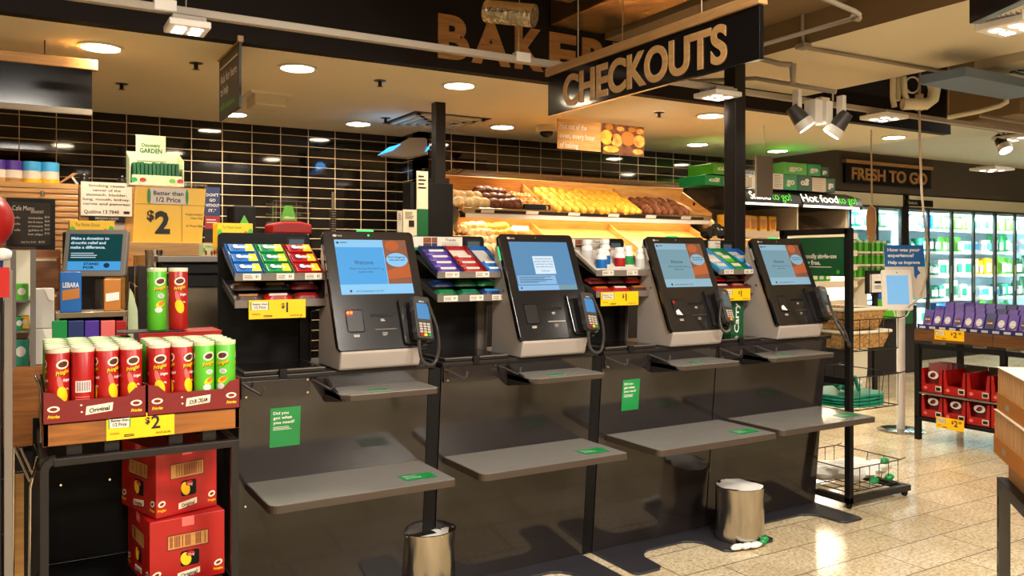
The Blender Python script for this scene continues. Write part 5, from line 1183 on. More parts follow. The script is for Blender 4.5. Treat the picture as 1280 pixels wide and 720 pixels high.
# service counter block and grey shelf on it
ct = thing('service_counter', 'dark service counter with a steel top behind the chip display', 'counter', (.7, 4.3, 0))
a = PD(40, 420, 4.0)
MB().box(.42, 1.15, 3.95, 4.75, 0, .95).build('counter_body', 'charcoal', ct); MB().box(.40, 1.17, 3.93, 4.77, .95, .97).build('counter_top', 'steel_dark', ct, bevel=.003)
x0, x1, z0, z1 = rect_y(70, 390, 158, 397, 3.97)
t = thing('counter_shelf', 'grey metal two-tier shelf on the service counter', 'shelf', ((x0+x1)/2, 4.05, .97))
MB().box(x0, x1, 3.97, 4.17, z0, z1).build('top_plate', 'steelx', t, bevel=.002); MB().box(x0, x1, 4.16, 4.17, .97, z0).build('back_plate', 'matblack', t)
for x in (x0, x1-.012): MB().box(x, x+.012, 3.97, 4.17, .97, z0).build('side_plate', 'steel_dark', t)
zs_ = z1
def pack(px0, py0, px1, y, zb, m, lb, name='packet', cat='packet', d=.04, word=None, acc='paper', py1=None):
    x0 = PY(px0, 380, y).x; x1 = PY(px1, 380, y).x; zt = PY((px0+px1)/2, py0, y).z; zb = PY((px0+px1)/2, py1, y).z if py1 else zb
    t = thing(name, lb, cat, ((x0+x1)/2, y+d/2, zb)); MB().box(x0, x1, y, y+d, zb, zt).build('packet_body', m, t, bevel=.003)
    w = x1-x0; h = zt-zb
    mb = flat(MB()).quad((x0+w*.1, y-.001, zb+h*.3), (x1-w*.1, y-.001, zb+h*.35), (x1-w*.1, y-.001, zb+h*.6), (x0+w*.1, y-.001, zb+h*.55)); mb.build('printed_label', acc, t)
    if word: flat(MB().text(word, ((x0+x1)/2, y-.0012, zb+h*.62), X, Z, h*.12, align='c', fit=w*.75, bold=.02)).build('lettering', 'white', t)
    return t
pack(75, 340, 102, 3.98, zs_, 'blue', 'bright blue phone card pack with an orange map print', word='LEBARA', acc='orange', d=.02)
pack(130, 349, 151, 3.99, zs_, 'orange', 'orange and white boxed pack in a clear stand', acc='white', d=.03)
x0, x1, z0, z1 = rect_y(119, 349, 153, 389, 4.03); g = MB().box(x0, x1, 4.03, 4.034, zs_, z1).build('clear_stand', 'glass'); tag(centre(g), 'clear upright stand behind the orange and white pack', 'stand')
for k, (a_, b_, m, ac) in enumerate(((65, 84, 'green', 'silverprint'), (85, 105, 'navy', 'silverprint'), (106, 124, 'purple', 'paper'), (126, 144, 'pink', 'paper'), (145, 158, 'red', 'skyblue'))):
    pack(a_, 401, b_, 3.955, .97, m, 'small %s gum box in the row under the grey shelf' % ('green', 'navy blue', 'purple', 'pink', 'red and blue')[k], acc=ac, d=.05)
# white cartons, brown drawers
for (a_, b_, c_, lb, d_) in ((43, 361, 68, 'tall white carton standing behind the glass case, upper one', 411), (40, 411, 66, 'tall white carton standing behind the glass case, lower one', 462)):
    x0, x1, z0, z1 = rect_y(a_, b_, c_, d_, 3.96); z0 = max(z0, CASEZ+.002) if d_ > 420 else z0+.002; t = thing('white_carton', lb, 'carton', ((x0+x1)/2, 4.0, z0)); MB().box(x0, x1, 3.96, 4.09, z0, z1).build('carton_body', 'dirtywhite', t, bevel=.003)
    flat(MB().prism([((x0+x1)/2, 3.959, z1), (x1, 3.959, z1), (x1, 3.959, z1-.05), ((x0*.3+x1*.7), 3.959, z1-.045)], -Y*.001)).build('flap', 'paper', t)
x0, x1, z0, z1 = rect_y(42, 312, 76, 392, 5.0); t = thing('drawer_unit', 'brown timber drawer unit with pale handles left of the till', 'cabinet', ((x0+x1)/2, 5.1, 0))
MB().box(x0-.2, x1, 5.02, 5.4, 0, z1).build('carcass', 'wood', t)
for k in range(3): zz = z1-.04-.19*k; dr = MB().box(x0-.19, x1-.01, 5.0, 5.02, zz-.17, zz).build('drawer', 'wood', t, bevel=.003); MB().box(x0-.15, x1-.02, 4.992, 5.0, zz-.02, zz-.008).build('handle', 'ceiling2', dr)
# oven and steel items on the right of the service counter
x0, x1, z0, z1 = rect_y(236, 320, 290, 359, 4.2)
t = thing('steel_oven', 'stainless steel oven behind the loose chip cans', 'oven', ((x0+x1)/2, 4.4, .97))
zf = PY(255, 420, 4.2).z
MB().box(x0-.12, x1+.2, 4.2, 4.6, .971, PY(255, 358, 4.2).z).build('door', 'steelx', t, bevel=.006)
MB().box(x0-.12, x1+.2, 4.21, 4.6, PY(255, 357, 4.2).z, z1-.02).build('control_panel', 'matblack', t)
for py in (326, 340, 357): zz = PY(255, py, 4.2).z; MB().box(x0-.12, x1+.2, 4.19, 4.205, zz-.006, zz).build('trim_strip', 'chrome', t)
MB().box(x0-.14, x1+.2, 4.18, 4.62, z1-.03, z1).build('top_cover', 'steel_dark', t, bevel=.004)
x0, x1, z0, z1 = rect_y(183, 315, 207, 333, 4.3); t = thing('steel_canister', 'clear and steel canister above the loose green chip can', 'canister', ((x0+x1)/2, 4.35, z0)); MB().cyl(((x0+x1)/2, 4.35, .971), ((x0+x1)/2, 4.35, z1), (x1-x0)/2, n=22).build('canister_body', 'steel', t, smooth=40); MB().cyl(((x0+x1)/2, 4.35, z1), ((x0+x1)/2, 4.35, z1+.01), (x1-x0)*.52, n=22).build('lid', 'chrome', t, smooth=40)
x0, x1, z0, z1 = rect_y(172, 332, 184, 415, 4.1); g = MB().box(x0, x1, 4.1, 4.2, .971, z1).build('upright_board', 'charcoal', bevel=.003); tag(centre(g), 'upright black board left of the loose green chip can', 'board')
a = PY(160, 412, 4.02); t = thing('curved_stand', 'pale leaf-shaped steel stand left of the loose chip cans', 'stand', (a.x, 4.02, .971))
P = [PY(*p, 4.02) for p in ((159, 412), (161, 358), (166, 366), (172, 388), (174, 412))]; P[0].z = P[4].z = .972
MB().prism(P, Y*.01).build('leaf_plate', 'lidgreen', t); MB().tube([PY(157, 412, 4.0), PY(160, 375, 4.0), PY(162, 352, 4.0), PY(172, 358, 4.0)], .003, 6).build('steel_rod', 'chrome', t)
x0, x1, z0, z1 = rect_y(155, 317, 167, 333, 4.6); t = thing('orange_tag', 'small orange price tag hanging beside the till screen', 'price tag', ((x0+x1)/2, 4.6, z0)); MB().box(x0, x1, 4.6, 4.603, z0, z1).build('tag_card', 'orange', t); flat(MB().text('SALE', (x0+.005, 4.6, z0+.03), X, Z, .015, fit=(x1-x0)*.7)).build('lettering', 'red', t)
# charity box with green ribbon hat and red base
y = 5.0; x0, x1, z0, z1 = rect_y(341, 250, 390, 292, y)
t = thing('charity_box', 'clear collection box with a red base and a green peaked label', 'collection box', ((x0+x1)/2, y+.1, z0)); w = x1-x0; h = z1-z0
MB().prism([(x0, y, z0), (x1, y, z0), (x1, y, z0+h*.28), ((x0+x1)/2+w*.2, y, z0+h*.36), ((x0+x1)/2-w*.2, y, z0+h*.36), (x0, y, z0+h*.28)], Y*.2).build('red_base', 'red', t, bevel=.01)
MB().box(x0+.005, x1-.005, y+.01, y+.19, z0+h*.3, z1).build('clear_hood', 'glass', t)
MB().prism([(x0+w*.3, y+.08, z0+h*.4), (x0+w*.7, y+.08, z0+h*.4), (x0+w*.58, y+.08, z0+h*.85), (x0+w*.42, y+.08, z0+h*.85)], Y*.03).build('peaked_label', 'brightgreen', t)
flat(MB().text('ribbon', (x0+w*.5, y+.079, z0+h*.46), X, Z, .015, align='c', fit=w*.26, bold=.02)).build('lettering', 'white', t)
MB().box(x0+.03, x1-.03, y+.05, y+.15, 0, z0).build('stand_column', 'matblack', t)
t = thing('grinder_pole', 'short upright chrome pole against the black tiles', 'pole', PY(416, 290, 5.4)); p = PY(416, 240, 5.4)
MB().cyl((p.x, 5.4, 0), (p.x, 5.4, p.z), .012).build('pole', 'chrome', t, smooth=40); mb = MB()
for k in range(9): mb.cyl((p.x, 5.4, PY(416, 262+3*k, 5.4).z), (p.x, 5.4, PY(416, 264+3*k, 5.4).z), .022)
mb.build('spring_ring', 'charcoal', t)
x0, x1, z0, z1 = rect_y(292, 257, 320, 290, 5.2); t = thing('black_machine', 'black boxy machine with a green triangle sign behind the first rack', 'machine', ((x0+x1)/2, 5.3, 0)); MB().box(x0, x1, 5.2, 5.4, 0, z1).build('machine_body', 'matblack', t, bevel=.01)
a = PY(302, 270, 5.0); b = PY(308, 280, 5.0); MB().prism([(PY(300, 286, 5.1).x, 5.15, PY(300, 284, 5.15).z), (PY(316, 286, 5.1).x, 5.15, PY(316, 284, 5.15).z), (PY(308, 268, 5.1).x, 5.15, PY(308, 269, 5.15).z)], Y*.01).build('triangle_sign', 'brightgreen', t)
# insect light trap in the corner
c = PD(548-50, 186, 7.0); t = thing('insect_light_trap', 'grey wall-mounted insect trap glowing blue in the tiled corner', 'light fitting', c)
P = [PD(473, 193, 6.9), PD(483, 196, 6.9), PD(533, 190, 6.9), PD(536, 173, 6.9), PD(513, 171, 6.9), PD(500, 180, 6.9)]
n = Vector((SR, CR, 0))
MB().prism([PD(473, 194, 6.7), PD(512, 172, 6.7), PD(532, 172, 6.7), PD(533, 191, 6.7), PD(508, 197, 6.7)], n*.12).build('housing', 'lightgrey', t, bevel=.004)
M['uv'] = mat('uv_blue', '#3080ff', .3, emit='#2aa0ff', es=1.8)
MB().prism([PD(472, 194, 6.69), PD(486, 184, 6.69), PD(501, 180, 6.69), PD(490, 188, 6.69)], n*.02).build('uv_tube', 'uv', t)
MB().prism([PD(531, 190, 6.69), PD(536, 186, 6.69), PD(537, 181, 6.69), PD(533, 186, 6.69)], n*.02).build('uv_tube', 'uv', t)
L = bpy.data.lights.new('uv', 'POINT'); L.energy = 1; L.color = (.1, .45, 1); L.shadow_soft_size = .05; lo = bpy.data.objects.new('uv_lamp', L); lo.location = PD(492, 181, 6.75); COL.objects.link(lo)
# notices hanging beside the bread display
for (a_, b_, c_, d_, m, lb, hd) in ((521, 214, 535, 291, 'creamboard', 'tall narrow notice with a dark green lower half beside the bread racks', True), (504, 262, 521, 292, 'creamboard', 'cream leaflet with a small dark picture behind the first terminal', False), (497, 264, 503, 292, 'lightgrey', 'grey edge of a folder beside the cream leaflet', False)):
    y = 5.42 if hd else 5.3; x0, x1, z0, z1 = rect_y(a_, b_, c_, d_, y); z0 -= .1; t = thing('hanging_notice', lb, 'notice', ((x0+x1)/2, y, z0)); MB().box(x0, x1, y, y+.01, z0, z1).build('sheet', m, t); h = z1-z0; w = x1-x0
    if hd: MB().box(x0, x1, y-.002, y, z0, z0+h*.5).build('green_half', 'dkgreen', t)
    mb = flat(MB()); mb.lines((x0+w*.12, y-.003, z0+h*.75), X, Z, w*.7, h*.2, 4)
    if not hd and w > .05: mb.quad((x0+w*.4, y-.002, z0+h*.55), (x0+w*.8, y-.002, z0+h*.55), (x0+w*.8, y-.002, z0+h*.72), (x0+w*.4, y-.002, z0+h*.72))
    mb.build('printed_text', 'charcoal', t)
    MB().box((x0+x1)/2-.01, (x0+x1)/2+.01, y+.012, y+.03, 0, z0+.2).build('support_post', 'matblack', t)

# ================================================================== BREAD DISPLAY
t = thing('bread_display', 'two-tier pine bread display with slanted trays in front of the black tiles', 'bread display', (4.4, 5.9, 0))
XA = 3.0; XB = PY(888, 275, 5.8).x
def tier(x0, x1, yf, zf, yr, zr, wall=.10, divs=()):
    v = Vector((0, yr-yf, zr-zf)); L = v.length; uy = v.normalized(); n = Vector((0, -uy.z, uy.y))
    o = Vector((x0, yf, zf)); w = x1-x0
    f = MB().prism([o, o+X*w, o+X*w+uy*L, o+uy*L], -n*.015).build('tray_floor', 'pine', t)
    MB().prism([o+uy*L, o+uy*L+X*w, o+uy*L+X*w+n*wall*1.1, o+uy*L+n*wall*1.1], uy*.015).build('rear_board', 'pine', t)
    MB().prism([o-n*.015, o-n*.015+X*w, o-n*.015+X*w+n*.045, o-n*.015+n*.045], -uy*.012).build('front_rail', 'steelx', t)
    MB().prism([o-uy*.0125+X*.1-n*.01, o-uy*.0125+X*(w-.1)-n*.01, o-uy*.0125+X*(w-.1)+n*.015, o-uy*.0125+X*.1+n*.015], -uy*.002).build('price_strip', 'charcoal', t)
    for d in (0,)+tuple(divs)+(1,):
        xx = x0+w*d-(.009)
        e = MB().prism([(xx, yf-.01, zf-.01), (xx, yf-.02, zf+.05), (xx, yr, zr+wall*.9), (xx, yr, zr-.02)], X*.018).build('end_panel' if d in (0, 1) else 'divider', 'pinez', t, bevel=.003)
        if d in (0, 1): c = o+X*(xx-x0)+uy*L*.55+n*.045; MB().cyl(c-X*.001, c+X*.0195, .018, n=14).build('hand_hole', 'matblack', e)
    k = 0
    while .2+k*.42 < w-.2:
        a = o-uy*.016+X*(.15+k*.42)-n*.008; tk = flat(MB().poly([a, a+X*.12, a+X*.12+n*.03, a+n*.03])).build('price_ticket', 'paper', t); k += 1
    return o, uy, n, L
d1 = (PY(683, 268, 5.8).x-XA)/(XB-XA); d2 = (PY(800, 271, 5.8).x-XA)/(XB-XA)
T1 = tier(XA, XB, 5.8, 1.83, 6.22, 2.03, .11, (d1, d2))
XC = 2.93; XD = PY(884, 290, 5.9).x-.1
T2 = tier(XC, XD, 5.5, 1.43, 6.05, 1.715, .07, ((PY(690, 300, 5.7).x-XC)/(XD-XC), (PY(790, 300, 5.7).x-XC)/(XD-XC)))
MB().box(XC-.05, XB+.08, 6.26, 6.32, 0, 2.2).build('back_board', 'matblack', t)
MB().box(XC-.02, XD, 5.52, 6.26, 0, 1.38).build('base_cabinet', 'charcoal', t)
for xx in (XA-.05, XB+.03): MB().prism([(xx, 6.26, 1.2), (xx, 5.9, 1.55), (xx, 5.78, 1.8), (xx, 5.84, 1.85), (xx, 6.26, 2.0)], X*.012).build('side_bracket', 'steelx', t)
MB().box(XA+.02, XB, 5.90, 5.93, 1.835, 1.855).build('added_light_batten', 'white', t)  # batten added to carry a hidden light for the bread
MB().box(XA+.02, XB-.02, 5.80, 5.803, 1.775, 1.812).build('pale_valance', 'paper', t)
MB().box(XA+.06, XB-.04, 5.905, 5.925, 1.830, 1.8345).build('light_strip', 'lamp', t)  # glowing strip added beneath the upper tray, brightens the rolls
MB().prism([(XB+.0, 5.78, 1.84), (XB+.03, 5.78, 2.06), (XB+.03, 6.2, 2.16), (XB+.03, 6.2, 1.86)], X*.004).build('clear_side_guard', 'glass', t)
MB().prism([(XA, 6.235, 2.14), (XB, 6.235, 2.14), (XB, 6.0, 2.175), (XA, 6.0, 2.175)], Z*.006).build('clear_canopy', 'glass', t)
L = bpy.data.lights.new('bread', 'AREA'); L.shape = 'RECTANGLE'; L.size = XB-XA-.2; L.size_y = .03; L.energy = 9; L.color = (1, .8, .5); lo = bpy.data.objects.new('added_bread_lamp', L); lo.location = ((XA+XB)/2, 5.915, 1.828); lo.rotation_euler = (math.radians(-25), 0, 0); COL.objects.link(lo)  # area lamp added under the upper tray to brighten the bread
def roll_mesh(kind, m):
    mb = MB(); r = .045
    if kind == 'round': mb.sph((0, 0, r*.8), r*1.25, 14, sc=(1, 1, .8), jit=.05)
    elif kind == 'long':
        for k in range(5): mb.sph((0, (k-2)*.034, .034), .048-.005*abs(k-2), 10, sc=(.95, 1.0, .95), jit=.04)
    else:
        for k in range(7): mb.sph((random.uniform(-.035, .035), random.uniform(-.035, .035), .035), .032, 8, sc=(1, 1, .9), jit=.15)
    return mb.build('bread_roll', m, smooth=60)
def lay(proto, T, fx0, fx1, u0, u1, nx, nu, lab, cat, grp, XX, jit=.01, first=[None]):
    o, uy, n, L = T; tilt = math.atan2(uy.z, uy.y); rows = ('front', 'second', 'third', 'fourth')
    for r in range(nu):
        for c in range(nx):
            p = o+X*((fx0+(fx1-fx0)*(c+.5)/nx)-o.x)+uy*L*(u0+(u1-u0)*(r+.5)/nu)+n*.003
            p.x += random.uniform(-jit, jit)
            if proto.get('label') is None: q = proto
            else: q = proto.copy(); COL.objects.link(q)
            q.location = p; q.rotation_euler = (tilt, 0, random.uniform(-.25, .25)); q.scale = [random.uniform(.9, 1.1)]*3
            q['label'] = '%s in the %s row' % (lab, rows[r]); q['category'] = cat; q['group'] = grp+', %s row' % rows[r]
xp = lambda px: PY(px, 262, 5.85).x
lay(roll_mesh('round', 'breadw'), T1, xp(569), xp(612), .04, .62, 4, 2, 'pale sugared bun at the left of the upper tray', 'bun', 'pale buns', XA)
lay(roll_mesh('round', 'breadd'), T1, xp(612), xp(650), .04, .85, 4, 3, 'dark brown bun beside the pale buns', 'bun', 'dark buns', XA)
lay(roll_mesh('lump', 'bread'), T1, xp(654), xp(682), .08, .7, 3, 2, 'knobbly golden bun in the low black box', 'bun', 'knobbly buns', XA)
lay(roll_mesh('long', 'bready'), T1, xp(690), xp(797), .02, .98, 11, 3, 'long golden bread roll in the middle upper tray', 'bread roll', 'golden long rolls', XA)
lay(roll_mesh('long', 'breadd'), T1, xp(803), xp(858), .04, .7, 6, 2, 'long brown bread roll in the right upper tray', 'bread roll', 'brown long rolls', XA)
xq = lambda px: PY(px, 300, 5.8).x
lay(roll_mesh('lump', 'breadw'), T2, xq(562), xq(586), .3, .95, 3, 2, 'seeded pale roll at the left of the lower tray', 'bread roll', 'seeded pale rolls', XC)
lay(roll_mesh('round', 'breadw'), T2, xq(588), xq(616), .1, .95, 3, 4, 'flour-dusted white roll in the lower tray', 'bread roll', 'white rolls', XC)
lay(roll_mesh('round', 'bready'), T2, xq(617), xq(645), .3, .95, 3, 3, 'bright yellow roll in the lower tray', 'bread roll', 'yellow rolls', XC)
g = MB().box(xp(652), xp(684), 5.80, 5.83, 1.86, 1.90).build('low_box', 'matblack'); tag(centre(g), 'low black box front in the upper bread tray holding knobbly buns', 'box')
# price tickets and paper on the lower tier
g = MB().prism([PY(560+77, 288, 5.9), PY(661, 288, 5.9), PY(661, 283, 5.95), PY(641, 282, 5.95)], Y*.004).build('paper_sheet', 'white'); tag(centre(g), 'white paper sheet lying in the empty part of the lower bread tray', 'paper sheet')
# dark plastic bag right of the bread display
t = thing('black_bag', 'shiny black plastic bag heaped at the right end of the bread display', 'bag', PY(895, 298, 5.2)); mb = MB()
for k in range(6): q = PY(884+6*k, 292-3*(k % 3), 5.3); mb.sph(q, .06, 9, jit=.35, sc=(1, 1, .8))
mb.build('bag_body', 'blackgloss', t, smooth=30); q = PY(895, 298, 5.3); MB().box(q.x-.12, q.x+.2, 5.28, 5.5, 0, q.z-.02).build('bin_body', 'charcoal', t)

# ================================================================== HOT FOOD UNIT
YH = 5.6
t = thing('hot_food_unit', 'hot food cabinet with a lit Hot food to go awning and cream shelves', 'food cabinet', (7.0, 6.0, 0))
HX0 = XB+.08; HX1 = PY(1078, 260, YH).x; HM = PY(1004, 260, YH).x
MB().box(HX0+.02, HX1-.1, YH+.75, YH+.8, 0, 2.0).build('rear_panel', 'creamboard', t)
MB().box(HX0, HX1-.1, YH+.05, YH+.8, 0, .55).build('base_cabinet', 'matblack', t)
for a, b, nm_ in ((HX0, HM-.02, 'l'), (HM, HX1, 'r')):
    z0 = PY(1010, 259, YH).z; z1 = PY(1010, 240, YH).z
    prof = [(YH, z0), (YH-.005, z0+.03), (YH+.02, z0+.11), (YH+.08, z1-.02), (YH+.2, z1+.02), (YH+.8, z1+.02), (YH+.8, z0)]
    aw = MB().prism([(a, p, q) for p, q in prof], X*(b-a)).build('awning', 'charcoal', t, smooth=50)
    MB().box(a, b-.06, YH-.008, YH, z0, z0+.022).build('light_edge', 'neonwhite', aw)
sg = Vector((0, .055, .11)).normalized()
for s_, m, px0, px1 in (('Snacks', 'neonwhite', 938, 963), ('to go!', 'neongreen', 965, 989), ('Hot food', 'neonwhite', 1003, 1048), ('to go!', 'neongreen', 1049, 1071)):
    a = PY(px0, 252, YH-.0).x; b = PY(px1, 252, YH).x
    flat(MB()).text(s_, (a, YH+.002, PY(1010, 254, YH).z+.01), X, sg, .085, fit=b-a, bold=.0, off=.012, ext=.008).build('lettering', m, t)
SH = [(282, 294, 'hot'), (297, 305, 'lo'), (318, 326, 'a'), (340, 350, 'b'), (362, 370, 'c')]
for k, (pa, pb, kk) in enumerate(((291, 298, 0), (313, 320, 1), (331, 338, 2), (352, 360, 3), (376, 384, 4))):
    zt = PY(1040, pa, YH).z; zb = PY(1040, pb, YH).z
    sh = MB().box(HX0, HX1-.04, YH+.05, YH+.75, zt-.02, zt).build('shelf', 'ceiling2', t)
    MB().box(HX0, HX1-.04, YH+.03, YH+.05, zb, zt+.004).build('shelf_front', 'creamboard', sh)
    MB().box(HX0+.03, HX1-.06, YH+.10, YH+.12, zt-.028, zt-.0205).build('light_strip', 'neonwhite', sh)
    L = bpy.data.lights.new('hot', 'AREA'); L.shape = 'RECTANGLE'; L.size = HX1-HX0-.2; L.size_y = .04; L.energy = 26; L.color = (1, .88, .68); lo = bpy.data.objects.new('shelf_lamp', L); lo.location = ((HX0+HX1)/2, YH+.2, zt-.032); COL.objects.link(lo)
MB().box(HM-.02, HM, YH+.06, YH+.75, .55, 2.0).build('mid_panel', 'creamboard', t)
MB().box(HX1-.14, HX1-.1, YH+.1, YH+.75, .5, 2.0).build('side_panel', 'creamboard', t)
MB().prism([(HM+.3, YH+.1, PY(1040, 288, YH).z), (HX1-.2, YH+.1, PY(1040, 288, YH).z), (HX1-.3, YH+.4, PY(1040, 268, YH).z), (HM+.3, YH+.4, PY(1040, 268, YH).z)], Z*.006).build('sneeze_guard', 'glass', t)
zt = PY(1040, 291, YH).z
bx = []
x = HX0+.1; k = 0
base = None
while x < HM-.2:
    if base is None:
        base = thing('food_pack', 'golden hot food pack standing on the top shelf beside the thick post', 'food pack', (x, YH+.2, zt), group='golden packs on the hot food shelf')
        MB().box(x-.05, x+.05, YH+.15, YH+.25, zt, zt+.16).build('pack', 'bready', base, bevel=.01); MB().box(x-.03, x+.03, YH+.148, YH+.15, zt+.03, zt+.12).build('label', 'orange', base)
    else: dup(base, loc=(x, YH+.2+random.uniform(0, .05), zt))
    x += .13
base = None; x = HM+.06
while x < HX1-.2:
    if base is None:
        g = MB().sph((0, 0, .025), .045, 10, sc=(1.1, .9, .6), jit=.15).build('hot_snack', 'breadd', smooth=60); tag(g, 'brown hot snack lying on the top shelf under the Hot food sign', 'hot snack', 'hot snacks on the top shelf'); g.location = (x, YH+.15, zt+.0); base = g
    else:
        g = base.copy(); COL.objects.link(g); g.location = (x, YH+.15+random.uniform(0, .12), zt); g.rotation_euler = (0, 0, random.random()*3)
        if random.random() < .5: g.data = g.data
    x += .085
# products on the lower shelves of the unit
pp = None
for kz, (py, m, n_) in enumerate(((313, 'bready', 14), (331, 'brightgreen', 14), (352, 'green', 14))):
    zt = PY(1040, py, YH).z; pp = None
    for k in range(n_):
        x = HX0+.12+(HX1-HX0-.36)*k/n_
        if abs(x-HM) < .06: continue
        if pp is None:
            pp = thing('food_pack', '%s pack on the %s shelf of the hot food unit' % ({'bready': 'golden', 'brightgreen': 'lime green', 'green': 'green'}[m], ('second', 'third', 'fourth')[kz]), 'food pack', (x, YH+.2, zt), group='packs on the %s shelf of the hot food unit' % ('second', 'third', 'fourth')[kz])
            MB().box(x-.045, x+.045, YH+.12, YH+.2, zt, zt+.10).build('pack', m, pp, bevel=.008); MB().box(x-.03, x+.03, YH+.118, YH+.12, zt+.02, zt+.07).build('label', 'paper', pp)
        else: dup(pp, loc=(x, YH+.2+random.uniform(0, .03), zt))
# cartons on top of the unit
zt = PY(1010, 240, YH).z+.022
def gocarton(px0, py0, px1, py1, z0, m, word, lb, yy=YH+.12, flip=False, wm='paper'):
    x0 = PY(px0, 230, yy).x; x1 = PY(px1, 230, yy).x; h = PY((px0+px1)/2, py0, yy).z-PY((px0+px1)/2, py1, yy).z
    t = thing('stacked_carton', lb, 'carton', ((x0+x1)/2, yy, z0), group=None)
    MB().box(x0+.002, x1-.002, yy, yy+.35, z0+.001, z0+h-.002).build('carton_body', m, t, bevel=.003)
    if word:
        w = (x1-x0)*.6
        ux = -X if flip else X; uy = -Z if flip else Z
        mb = flat(MB()); o = Vector(((x0+x1)/2, yy-.001, z0+h*(.62 if flip else .36)))
        vs, fs, a, b = text_data(word, .05, 0); k_ = h*.38/CAP; xs_ = w/((b-a)*k_); st = 0
        for vx, vy, vz in vs: mb.v.append(tuple(o+ux*((vx-(a+b)/2)*k_*xs_)+uy*(vy*k_)))
        for f in fs: mb.af(f)
        mb.build('lettering', wm, t)
    else:
        mb = flat(MB()); mb.lines((x0+.02, yy-.001, z0+h*.1), X, Z, x1-x0-.04, h*.8, 6, ragged=.4); mb.build('printed_pattern', 'lightgrey', t)
    return h
h1 = gocarton(912, 224, 940, 238, zt, 'white', None, 'white printed carton beside the thick black post, lower row')
gocarton(881, 225, 905, 238, zt, 'green', 'go', 'dark green carton lettered upside down at the left end of the row', flip=True)
h2 = gocarton(966, 220, 979.5, 240, zt, 'white', None, 'plain white carton end left of the bright green carton, lower row')
gocarton(979.5, 220, 997, 240, zt, 'green', 'go', 'bright green carton lettered go, lower row')
gocarton(997, 220, 1015, 240, zt, 'dkgreen', 'go', 'green carton lettered go upside down, lower row', flip=True)
gocarton(1015, 222, 1033, 240, zt, 'creamboard', None, 'pale patterned carton in the lower row of green cartons')
gocarton(1033, 222, 1044, 240, zt, 'dkgreen', 'go', 'narrow dark green carton at the right end of the lower row')
hz = zt+h2
gocarton(892, 210, 915, 224, zt+h1, 'brightgreen', 'go', 'lime green carton lettered upside down on the left stack, partly behind the post', flip=True)
gocarton(980, 205, 1009, 220, hz, 'brightgreen', 'go', 'lime green carton lettered go, left one of the upper row')
gocarton(1009, 205, 1026, 220, hz, 'green', 'go', 'green carton lettered go in the middle of the upper row')
gocarton(1026, 208, 1036, 220, hz, 'dkgreen', 'go', 'small dark green carton at the right end of the upper row')
# grey hanging board right of the post
a = PY(946, 246, 5.0); b = PY(966, 196, 5.0); t = thing('hanging_board', 'plain grey board hanging just right of the thick black post', 'board', (a.x, 5, a.z)); MB().box(a.x, b.x, 5.0, 5.02, a.z, b.z).build('board', 'steel_dark', t)
MB().tube([((a.x+b.x)/2, 5.01, b.z), ((a.x+b.x)/2, 5.01, ZC)], .003, 5).build('hanger_wire', 'cablewhite', t)

